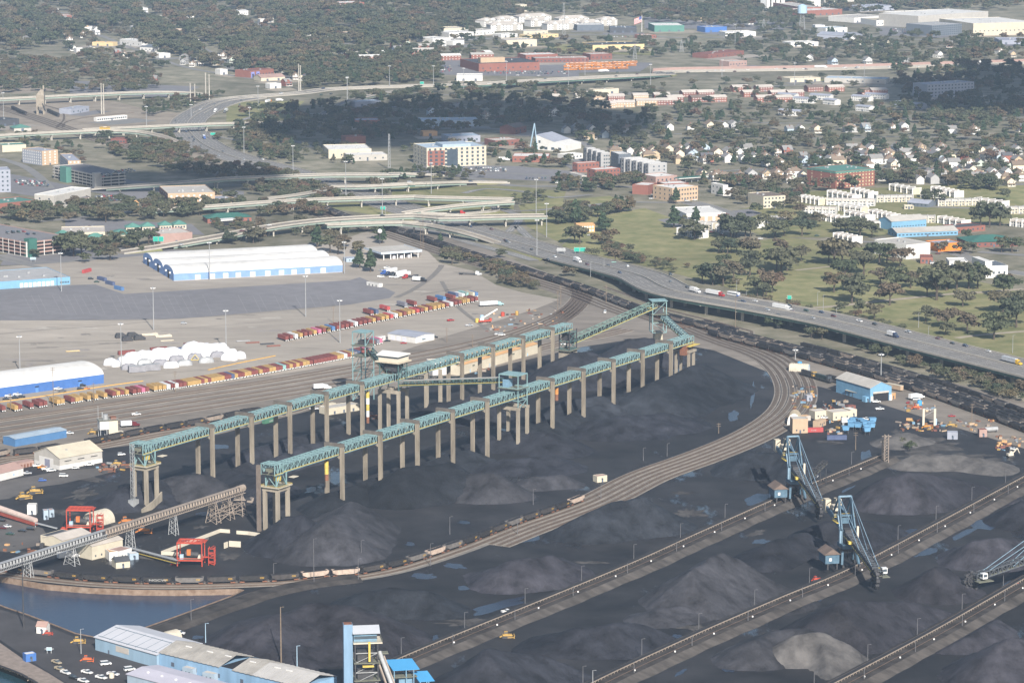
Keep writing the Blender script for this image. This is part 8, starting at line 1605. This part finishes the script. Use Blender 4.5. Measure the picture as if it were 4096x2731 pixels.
def grow(poly,n,h0,h1,mix,area,r='D',clr=1.0,tries=3):
    pl=[tuple(map(float,q.split(','))) for q in poly.split()]; x0,x1=min(q[0] for q in pl),max(q[0] for q in pl); y0,y1=min(q[1] for q in pl),max(q[1] for q in pl); k=0; t=0
    while k < n and t < n*tries*3:
        t += 1; x,y=random.uniform(x0,x1),random.uniform(y0,y1)
        if not inside((x,y),pl): continue
        p=P(r,x,y)
        if not clear(p.x,p.y,clr): continue
        add_tree(p.x,p.y,random.uniform(h0,h1),random.choice(mix),area); k += 1
OA=('oak','oak','oak','oak','aut','pine'); AU=('aut','aut','oak','oak'); 
# single trees of the park and its neighbours (photo pixels of the foot,height in m)
for r,x,y,h,kd in ((6,360,195,13,'oak'),(6,300,190,11,'oak'),(6,420,190,11,'oak'),(6,520,205,14,'aut'),(6,720,190,12,'aut'),(6,640,265,9,'oak'),(6,510,345,20,'oak'),(6,330,275,10,'oak'),(6,720,340,23,'oak'),(6,760,310,19,'oak'),(6,690,300,17,'oak'),(6,855,245,13,'aut'),(6,400,375,16,'aut'),(6,330,410,16,'aut'),(6,260,405,17,'oak'),(6,190,390,14,'oak'),(6,620,470,19,'aut'),(6,560,480,15,'oak'),(6,660,455,16,'aut'),(6,600,485,11,'oak'),(6,1075,285,26,'oak'),(6,1130,270,22,'aut'),(6,1040,250,15,'oak'),(6,1275,335,20,'oak'),(6,1150,385,19,'oak'),(6,1380,265,18,'oak'),(6,1430,255,16,'oak'),(6,1520,290,17,'aut'),(6,1075,455,16,'aut'),(6,1180,450,15,'aut'),(6,1195,525,21,'oak'),(6,1385,400,13,'aut'),(6,1480,440,18,'oak'),(6,1590,425,14,'aut'),(6,1450,540,18,'aut'),(6,1765,505,24,'oak'),(6,1830,440,22,'oak'),(6,1900,430,21,'oak'),(6,1980,430,20,'oak'),(6,2040,430,17,'oak'),(6,1700,480,14,'oak'),(6,1940,550,13,'aut'),(6,1692,650,13,'oak'),(6,1835,690,15,'aut'),(6,1970,725,15,'aut'),(6,2150,770,19,'oak'),(6,2215,480,18,'oak'),(6,2210,590,17,'oak'),(6,2300,690,22,'oak'),(6,2330,590,18,'oak'),(6,1345,640,12,'oak'),(6,1240,600,10,'oak'),(6,1120,600,9,'oak'),(6,1825,740,10,'oak'),(6,650,690,8,'oak'),(6,925,760,9,'oak'),(6,995,770,9,'oak'),(6,730,700,7,'oak'),(6,400,85,16,'oak'),(6,380,70,17,'oak'),(6,480,80,17,'oak'),(6,150,95,15,'pine'),(6,680,90,17,'oak'),(6,740,75,14,'oak'),(6,860,75,16,'oak'),(6,1150,60,14,'oak'),(6,1250,75,15,'oak'),(6,1330,85,13,'oak'),(6,1930,200,11,'oak'),(6,2000,190,9,'oak'),(6,2200,185,13,'oak'),(6,2270,185,13,'oak'),(6,1800,180,9,'aut'),(6,1960,100,9,'oak'),(6,2230,430,12,'aut'),
                       ('N',60,1030,22,'pine'),('N',130,1020,14,'oak'),('N',30,1020,17,'oak'),('N',400,1140,19,'pine'),('N',440,1130,15,'oak'),('N',380,1130,12,'oak'),('N',120,1290,19,'oak'),('N',60,1280,16,'oak'),('N',330,1300,11,'aut'),('N',420,1300,10,'aut'),('N',490,1280,14,'aut'),('N',1285,1090,21,'pine'),('N',1360,1085,12,'oak'),('N',1550,1050,17,'pine'),('N',1540,1240,20,'oak'),('N',1400,1205,6,'shrub'),('N',1310,790,16,'pine'),('N',700,890,12,'pine'),('N',760,890,12,'aut'),('N',610,900,12,'aut'),('N',520,900,13,'aut'),('N',440,910,12,'oak'),('N',370,960,8,'oak'),('N',310,900,9,'aut'),('N',250,910,6,'oak'),('N',1990,1230,24,'oak'),('N',2060,1190,20,'oak'),('N',2230,1200,18,'oak'),('N',1890,1400,15,'oak'),('N',1990,1400,14,'oak'),('N',1820,1390,11,'oak'),('N',2230,1420,16,'aut'),('N',460,1385,6,'shrub'),('N',280,1440,9,'shrub'),('N',560,1530,14,'aut'),('N',900,1510,8,'shrub'),('N',780,1540,10,'oak'),
                       (3,1190,1285,17,'oak'),(3,1040,1285,16,'aut'),(3,1740,1385,17,'oak'),(3,1690,1330,9,'oak'),(3,2120,1530,25,'oak'),(3,2060,1520,19,'oak'),(3,2190,1520,20,'oak'),(3,2225,1350,13,'oak'),(3,690,1440,13,'oak'),(3,560,1440,12,'oak'),(3,800,1400,13,'aut'),(3,840,1440,11,'aut'),(3,750,1520,15,'aut'),(3,860,1520,16,'oak'),(3,950,1530,15,'aut'),(3,620,1530,14,'oak'),(3,370,1540,14,'oak'),(3,1180,1560,15,'oak'),(3,1240,1560,14,'oak'),(3,1120,1560,13,'oak'),
                       (4,495,210,22,'oak'),(4,440,200,18,'oak'),(4,550,215,18,'oak'),(4,700,165,14,'oak'),(4,780,150,15,'oak'),(4,650,155,11,'oak'),(4,930,145,17,'oak'),(4,1000,130,15,'oak'),(4,870,155,14,'oak'),(4,740,240,13,'aut'),(4,680,235,11,'oak'),(4,560,255,10,'oak'),(4,950,185,6,'oak'),(5,150,290,17,'pine'),(5,222,315,19,'pine'),(5,300,125,16,'pine'),(5,265,100,12,'oak'),(5,135,200,12,'aut'),(5,45,150,12,'aut'),('V',1140,1050,20,'pine'),('V',1300,1110,16,'oak'),('V',1400,1140,14,'aut'),('V',1640,1110,10,'aut'),('V',350,1000,16,'aut'),('V',420,980,14,'aut'),('V',60,1020,12,'oak'),(5,690,120,9,'pine'),(5,1098,220,8,'oak'),(5,1545,350,10,'aut'),(5,1575,345,8,'aut'),(5,770,265,12,'oak'),(5,720,250,8,'oak'),(9,1545,-30,6,'shrub'),(6,1575,1510,6,'shrub')):
    p=P(r,x,y); add_tree(p.x,p.y,h*(1.12 if r == 6 else 1),kd,'park' if r in (6,'N',3) else 'terminal',random.uniform(1.0,1.3) if kd != 'pine' else 1.1)
for poly,n,h0,h1,mix,ar in (('1760,680 2000,735 2352,850 2352,880 2100,815 1850,750 1560,690 1580,680',90,3,7,('shrub','shrub','oak','aut'),'hedge'),('1950,780 2050,790 2200,850 2352,900 2352,930 2150,865 1950,800',55,5,10,('oak','oak','aut','shrub'),'hedge'),('1040,570 1100,600 1230,655 1240,668 1150,655 1100,615 1020,590',70,4,10,('aut','oak','aut','shrub'),'hedge'),('1390,560 1480,590 1600,620 1700,650 1690,665 1560,630 1400,590',50,4,9,('aut','shrub','oak'),'hedge'),('1270,490 1450,470 1460,480 1400,500 1270,520',26,8,14,OA,'slip'),('1270,420 1480,415 1480,440 1280,445',60,7,13,('oak','oak','aut','pine'),'slip'),('1180,452 1245,450 1250,470 1180,475',16,5,8,('oak',),'slip'),('590,475 700,480 760,470 740,498 600,500',40,7,12,('oak','aut'),'west'),('0,478 200,480 420,458 560,465 560,490 300,510 0,515',110,9,15,('oak','oak','aut','oak'),'west'),('220,320 420,345 440,390 640,395 700,420 560,430 400,400 220,350',150,8,14,('oak','oak','aut','aut'),'west'),('560,430 720,425 900,425 900,440 700,450 560,450',60,6,11,('oak','aut','oak'),'west'),('0,530 150,560 120,590 0,600',8,6,10,OA,'west'),('330,340 480,350 520,385 400,375',40,5,9,('aut','shrub','oak'),'west'),('640,445 900,448 880,462 650,465',45,5,10,('oak','aut','shrub'),'west'),('480,505 860,520 820,548 500,540',60,5,10,('oak','aut','shrub','aut'),'west'),('150,545 320,560 300,585 160,580',40,4,9,('oak','shrub','oak'),'west'),('560,300 700,335 830,345 820,380 700,375 560,340',70,6,11,OA,'west'),('0,300 60,310 190,345 210,380 100,350 0,330',30,6,11,OA,'west'),('380,300 520,320 420,330 380,320',20,5,9,AU,'west'),('330,235 520,220 520,245 330,270',60,6,11,OA,'west'),
                                 ('520,280 660,330 700,400 540,350',70,6,12,OA,'west'),('0,130 160,150 330,165 400,195 330,215 0,215',260,9,14,AU,'far'),('560,265 900,215 1200,195 1390,222 1400,290 1100,300 900,330 560,330',470,9,15,('oak','oak','oak','pine','aut'),'shaded'),('930,330 1240,330 1340,390 930,375',60,7,12,OA,'shaded'),('880,395 1120,400 1100,415 880,412',40,6,10,OA,'slip'),('1560,410 1900,430 1820,470 1700,470 1600,430',90,7,13,('aut','oak','aut','pine'),'neighbourhood'),('1950,405 2240,415 2300,440 2000,425',60,9,15,OA,'neighbourhood'),('1230,310 1560,240 2352,250 2352,425 1900,405 1560,400 1350,335',560,8,15,OA,'neighbourhood'),('2050,160 2352,150 2352,290 2080,285',240,10,16,('oak','oak','pine','aut'),'shaded east'),('1240,205 2040,175 2040,230 1240,235',60,7,12,OA,'far'),('1680,60 2352,88 2352,152 1700,150',330,9,15,OA,'far'),('1000,95 1700,95 1690,135 1000,130',140,9,15,OA,'far'),
                                 ('0,0 1130,0 1130,60 1000,70 970,110 860,120 700,150 690,178 640,185 560,172 450,150 330,110 300,70 150,95 0,130',1400,11,24,('oak','oak','oak','aut'),'forest'),('150,70 330,80 460,140 330,165 160,150',120,9,14,AU,'far'),('690,140 1010,110 1010,190 700,205',330,10,16,OA,'far'),('1130,0 2352,0 2352,25 2100,28 1880,40 1840,62 1640,66 1480,50 1300,32 1130,45',640,12,18,('oak','oak','oak','aut'),'forest'),('860,45 1110,55 1090,85 860,95',170,12,16,OA,'forest')):
    grow(poly,n,h0,h1,mix,ar)
# ---- houses of the neighbourhood
HOUSE=[]
hw=[('white',(.72,.71,.68)),('cream',(.62,.56,.44)),('pale blue',(.42,.50,.58)),('grey',(.38,.38,.38)),('pale green',(.46,.52,.46)),('brick red',(.30,.11,.08)),('tan',(.48,.38,.26))]
hr=[('grey',(.24,.235,.23)),('brown',(.20,.155,.12)),('dark',(.10,.10,.11))]
m_porch=M('porch_white',(.7,.69,.66),.7)
def house(wi,ri,kind):
    wn_,wc=hw[wi]; rn,rc=hr[ri]; mw=M('house_'+wn_.replace(' ','_'),wc,.8,.08,.5,perobj=.08); mr=M('shingle_'+rn,rc,.9,.15,.6,perobj=.12)
    o=thing('house','','house'); W,D_,h=8.5,12,5.6 if kind != 2 else 3.2; rh=3.4
    MB().box(-W/2,W/2,0,D_,0,h).build('wall',mw,o)
    if kind == 0 or kind == 2:
        MB().prism([(-W/2 - .5,h - .2),(0,h+rh),(W/2+.5,h - .2),(W/2+.5,h),(0,h+rh+.22),(-W/2 - .5,h)],-.5,D_+.5).build('roof',mr,o); MB().prism([(-W/2,h),(W/2,h),(0,h+rh)],.02,D_ - .02).build('gable',mw,o)
    elif kind == 1:
        MB().add([(-W/2 - .6,-.6,h),(W/2+.6,-.6,h),(W/2+.6,D_+.6,h),(-W/2 - .6,D_+.6,h),(0,4,h+rh),(0,D_ - 4,h+rh)],[(0,1,4),(1,2,5,4),(2,3,5),(3,0,4,5),(3,2,1,0)]).build('roof',mr,o); MB().prism([(-1.6,h),(1.6,h),(0,h+2)],-.2,3).build('dormer',mw,o)
    else:
        MB().prism([(-.5,h - .2),(D_/2,h+rh),(D_+.5,h - .2),(D_+.5,h),(D_/2,h+rh+.22),(-.5,h)],-W/2 - .5,W/2+.5,axis='x').build('roof',mr,o); MB().prism([(0,h),(D_,h),(D_/2,h+rh)],-W/2+.02,W/2 - .02,axis='x').build('gable',mw,o); MB().prism([(-2.4,h - .2),(2.4,h - .2),(0,h+2.3)],-.4,3).build('front_gable',mw,o)
    MB().add([(-W/2,-2.4,2.5),(W/2,-2.4,2.5),(W/2,0,3.1),(-W/2,0,3.1),(-W/2,-2.4,2.7),(W/2,-2.4,2.7),(W/2,0,3.3),(-W/2,0,3.3)],[(3,2,1,0),(4,5,6,7),(0,1,5,4),(1,2,6,5),(2,3,7,6),(3,0,4,7)]).build('porch_roof',mr,o); bx(o,'porch_floor',m_porch,-W/2,W/2,-2.4,0,0,.5)
    for x in (-W/2+.2,0,W/2 - .2): bx(o,'porch_post',m_porch,x - .12,x+.12,-2.3,-2.06,.5,2.55)
    bx(o,'door',m_doord,-.5,.5,-.06,.02,.5,2.4)
    for x in (-2.5,2.5):
        bx(o,'window',m_glass,x - .6,x+.6,-.06,.02,1,2.3)
        if h > 5: bx(o,'window',m_glass,x - .55,x+.55,-.06,.02,3.7,5)
    for y in (3,7.5): bx(o,'window',m_glass,-W/2 - .06,-W/2+.02,y - .5,y+.5,1.2,2.4); bx(o,'window',m_glass,W/2 - .02,W/2+.06,y - .5,y+.5,1.2,2.4)
    bx(o,'chimney',WM('b'),-.4,.4,D_*.6,D_*.6+.8,h+1,h+rh+.8); return copy_list(o),wn_,rn,('two storey','hipped','single storey','broad gabled')[kind]
kinds=[(w,r_,k) for w in range(7) for r_,k in ((w % 3,0),((w+1) % 3,1+w % 3))]
HP={}
def place_house(x,y,rz,area,gr):
    wi=random.choices(range(7),(10,4,2,3,1,1,2))[0]; key=random.choice([k for k in kinds if k[0] == wi])
    if key not in HP: HP[key]=house(*key)
    rec,wn_,rn,kn=HP[key]; BOXES.append((x - 5*math.cos(rz),y - 5*math.sin(rz),math.cos(rz),math.sin(rz),10,13)); s=random.uniform(.9,1.2)
    o=put(rec,Vector((x,y,0)),rz,'%s %s house with %s roof %s' % (wn_,kn,rn,area),gr); o.scale=(s,s,s)
HN=0; spots=[]
def try_houses(poly,gx,gy,rz0,fill,area,gr,cap):
    global HN,BXA
    pl=[P('D',*map(float,q.split(','))) for q in poly.split()]; x0,x1=min(p.x for p in pl),max(p.x for p in pl); y0,y1=min(p.y for p in pl),max(p.y for p in pl); c,s=math.cos(rz0),math.sin(rz0); out=[]
    n=0; R_=int(max(x1 - x0,y1 - y0)/min(gx,gy))+2; mx,my=(x0+x1)/2,(y0+y1)/2
    for j in range(-R_,R_):
        for i in range(-R_,R_):
            u,v=i*gx+random.uniform(-2,2),(j // 2)*gy*2+(j % 2)*gy*.62; x,y=mx+u*c - v*s,my+u*s+v*c
            if not inside((x,y),pl) or random.random() > fill or not clear(x,y,6): continue
            out.append((y,x,rz0+(0 if j % 2 == 0 else math.pi)+random.choice((0,0,0,math.pi/2))+random.uniform(-.05,.05)))
    out.sort()
    for y,x,rz in out[:cap]: place_house(x,y,rz,area,gr); n += 1
    BXA=np.array(BOXES); HN += n
BXA=np.array(BOXES)
try_houses('1560,395 1640,380 2352,395 2352,432 2240,425 1990,418 1700,425 1600,415',14,20,R(14),.9,'in the front rows of the neighbourhood','houses in the front rows',62)
try_houses('1330,335 1560,300 2352,315 2352,395 1640,380 1500,375',14,24,R(14),.62,'among the neighbourhood oaks','houses among the oaks',118)
try_houses('1250,290 1560,262 2352,285 2352,315 1560,300 1330,330',16,30,R(14),.4,'deep among the trees behind the neighbourhood','houses deep among the trees',28)
for r_,xs in ((1,((120,165),(340,190),(430,150),(490,160),(650,215),(440,255),(250,215),(160,285),(560,255),(1290,450),(1350,445),(1440,440),(1230,435),(1640,470),(1890,465),(1560,425),(1500,395),(2070,240),(2060,190),(2240,255),(2140,310),(2290,330),(2000,300),(1880,220),(720,130),(950,250),(1310,185),(1000,540),(1030,560),(2100,570),(2290,375),(1940,580))),(3,((1260,300),(1320,300),(1730,385),(1790,390),(1550,430),(1310,430),(1080,435),(910,410),(1200,290),(2200,365),(2280,385),(1850,320),(1440,305),(2040,790),(1490,810))),(2,((1345,790),(1400,785),(1465,780),(830,750),(1010,800),(1660,940),(1450,660),(300,530),(640,780)))):
    for x,y in xs:
        p=P(r_,x,y); place_house(p.x,p.y,random.uniform(-.4,.6),'scattered in the far suburbs','houses scattered in the far suburbs'); HN += 1
for poly,n in (('150,92 330,100 470,140 330,152 160,120',26),('560,150 720,175 700,190 560,172',8),('720,110 1010,105 1000,130 740,135',8)):
    pl=[tuple(map(float,q.split(','))) for q in poly.split()]; k=0
    while k < n:
        x,y=random.uniform(150,1010),random.uniform(90,192)
        if not inside((x,y),pl): continue
        p=P('D',x,y); k += 1
        if clear(p.x,p.y,5): place_house(p.x,p.y,random.uniform(-.4,.6),'scattered in the far suburbs','houses scattered in the far suburbs'); HN += 1
BXA=np.array(BOXES)
TREES[:]=[t for t in TREES if clear(t[0],t[1],.5) or t[5] in ('park','terminal','hedge')]
TREES.sort(key=lambda t: t[1])
words={'oak': 'leafy green tree','aut': 'brownish autumn tree','pine': 'dark pine tree','shrub': 'low scrubby bush'}
where={'park': 'standing in the park and estate lawns','terminal': 'beside the terminal fence','hedge': 'in the scrub belt along the tracks','slip': 'beside the slip roads','west': 'in the belt by the western ramps','far': 'in the far suburbs','neighbourhood': 'among the neighbourhood houses','shaded': 'in the shaded wood','shaded east': 'in the dark eastern wood','forest': 'in the far forest'}
big=sorted(range(len(TREES)),key=lambda i: -TREES[i][2]/TREES[i][1])[:290]; bigset=set(big); rest=[]
for i,(x,y,h,wf,pi,ar) in enumerate(TREES):
    if i in bigset:
        kd,cm,tm=PROTO[pi]; sz='tall ' if h > 17 else 'small ' if h < 10.5 else 'medium sized '; sz=sz+('spreading ' if wf > 1.12 else 'slender ' if wf < .95 else ''); o=thing('bush' if kd == 'shrub' else 'tree',sz+words[kd]+' '+where[ar],'bush' if kd == 'shrub' else 'tree',(x,y,0),random.uniform(0,6.28),words[kd]+'s '+where[ar]); o.scale=(h*wf,h*wf,h); link('crown',cm,o); link('trunk',tm,o)
    else: rest.append((x,y,h,wf,pi))
def woodland(rows):
    me=bpy.data.meshes.new('woodland'); me.from_pydata([(x,y,0) for x,y,*_ in rows],[],[])
    a=me.attributes.new('scl','FLOAT_VECTOR','POINT'); a.data.foreach_set('vector',[c for x,y,h,wf,pi in rows for c in (h*wf,h*wf,h)])
    a=me.attributes.new('rot','FLOAT_VECTOR','POINT'); a.data.foreach_set('vector',[c for _ in rows for c in (0,0,random.uniform(0,6.28))])
    a=me.attributes.new('idx','INT','POINT'); a.data.foreach_set('value',[r[4] for r in rows])
    o=link('woodland',me); o['kind']='stuff'; o['label']='mass of far trees and scrub'
    g=bpy.data.node_groups.new('scatter_trees','GeometryNodeTree'); g.interface.new_socket('Geometry',in_out='INPUT',socket_type='NodeSocketGeometry'); g.interface.new_socket('Geometry',in_out='OUTPUT',socket_type='NodeSocketGeometry')
    n=g.nodes; l=g.links; gi_=n.new('NodeGroupInput'); go=n.new('NodeGroupOutput'); ip=n.new('GeometryNodeInstanceOnPoints'); jn=n.new('GeometryNodeGeometryToInstance')
    srcs=[]
    for kd,cm,tm in PROTO: srcs.append(next((q for q in bpy.data.objects if q.data is cm),None))
    for q in reversed(srcs):
        oi=n.new('GeometryNodeObjectInfo'); oi.inputs['Object'].default_value=q; oi.transform_space='ORIGINAL'; oi.inputs['As Instance'].default_value=True
        srcs_last=oi; l.new(oi.outputs['Geometry'],jn.inputs[0])
    jn2=n.new('GeometryNodeJoinGeometry'); n.remove(jn)
    for q in [k for k in n if k.bl_idname == 'GeometryNodeObjectInfo']: l.new(q.outputs['Geometry'],jn2.inputs[0])
    def attr(nm,ty): a_=n.new('GeometryNodeInputNamedAttribute'); a_.data_type=ty; a_.inputs['Name'].default_value=nm; return a_
    l.new(gi_.outputs[0],ip.inputs['Points']); l.new(jn2.outputs[0],ip.inputs['Instance']); ip.inputs['Pick Instance'].default_value=True
    l.new(attr('idx','INT').outputs[0],ip.inputs['Instance Index']); l.new(attr('scl','FLOAT_VECTOR').outputs[0],ip.inputs['Scale'])
    e2r=n.new('FunctionNodeEulerToRotation'); l.new(attr('rot','FLOAT_VECTOR').outputs[0],e2r.inputs[0]); l.new(e2r.outputs[0],ip.inputs['Rotation']); l.new(ip.outputs[0],go.inputs[0])
    md=o.modifiers.new('scatter','NODES'); md.node_group=g; return o
for kd_i,(kd,cm,tm) in enumerate(PROTO):   # every prototype shows at least once as a single plant
    if not any(q.data is cm for q in bpy.data.objects):
        r0=next((r for r in rest if r[4] == kd_i),None)
        if r0 is None: p=P('N',900+20*kd_i,1540); r0=(p.x,p.y,5,1,kd_i)
        else: rest.remove(r0)
        o=thing('bush' if kd == 'shrub' else 'tree',words[kd]+' at the belt edge','bush' if kd == 'shrub' else 'tree',(r0[0],r0[1],0),0,words[kd]+'s at the belt edge'); o.scale=(r0[2]*r0[3],)*2+(r0[2],); link('crown',cm,o); link('trunk',tm,o)
woodland(rest)
print('trees',len(TREES),'single',len(bigset),'houses',HN)
# ---- clouds that throw the broad shadows
m_cloud=M('cloud_vapour',(.85,.86,.88),1.0,.04,.01,spec=0)
def cloud(cx,cy,rx,ry,n,alt=1150,seed=1):
    rs=random.Random(seed); off=sd*(alt/sd.z); k=MB(); bm=bmesh.new()
    for i in range(n):
        a,q=rs.uniform(0,6.28),math.sqrt(rs.random())*.8; s=rs.uniform(.25,.5)
        mt=Matrix.Translation((cx+off.x+rx*q*math.cos(a),cy+off.y+ry*q*math.sin(a),alt+rs.uniform(0,40))) @ Matrix.Diagonal((rx*s,ry*s,min(rx,ry)*.3*rs.uniform(.6,1),1))
        bmesh.ops.create_icosphere(bm,subdivisions=3,radius=1,matrix=mt)
    for v in bm.verts: v.co += Vector((noise.noise(v.co*.02),noise.noise(v.co*.02+Vector((9,0,0))),noise.noise(v.co*.02+Vector((0,9,0)))))*25
    me=bpy.data.meshes.new('cloud'); bm.to_mesh(me); bm.free(); me.materials.append(m_cloud); me.polygons.foreach_set('use_smooth',[True]*len(me.polygons)); o=link('cloud',me); o['kind']='structure'
cloud(-90,3850,250,240,11,seed=3); cloud(-320,3300,130,130,6,seed=5); cloud(700,4250,200,360,9,seed=8)
# ================================================================== air
def haze():
    m=bpy.data.materials.new('haze_air'); m.use_nodes=True; n=m.node_tree.nodes; n.remove(n['Principled BSDF'])
    v=n.new('ShaderNodeVolumePrincipled'); v.inputs['Color'].default_value=(0.54,0.73,1.0,1); v.inputs['Density'].default_value=HAZE_D
    v.inputs['Anisotropy'].default_value=0.0
    m.node_tree.links.new(v.outputs[0],n['Material Output'].inputs['Volume'])
    o=MB().box(-9000,9000,-60,15000,-4.2,415).build('haze',m); o['kind']='stuff'
HAZE_D=4.2e-5
haze()
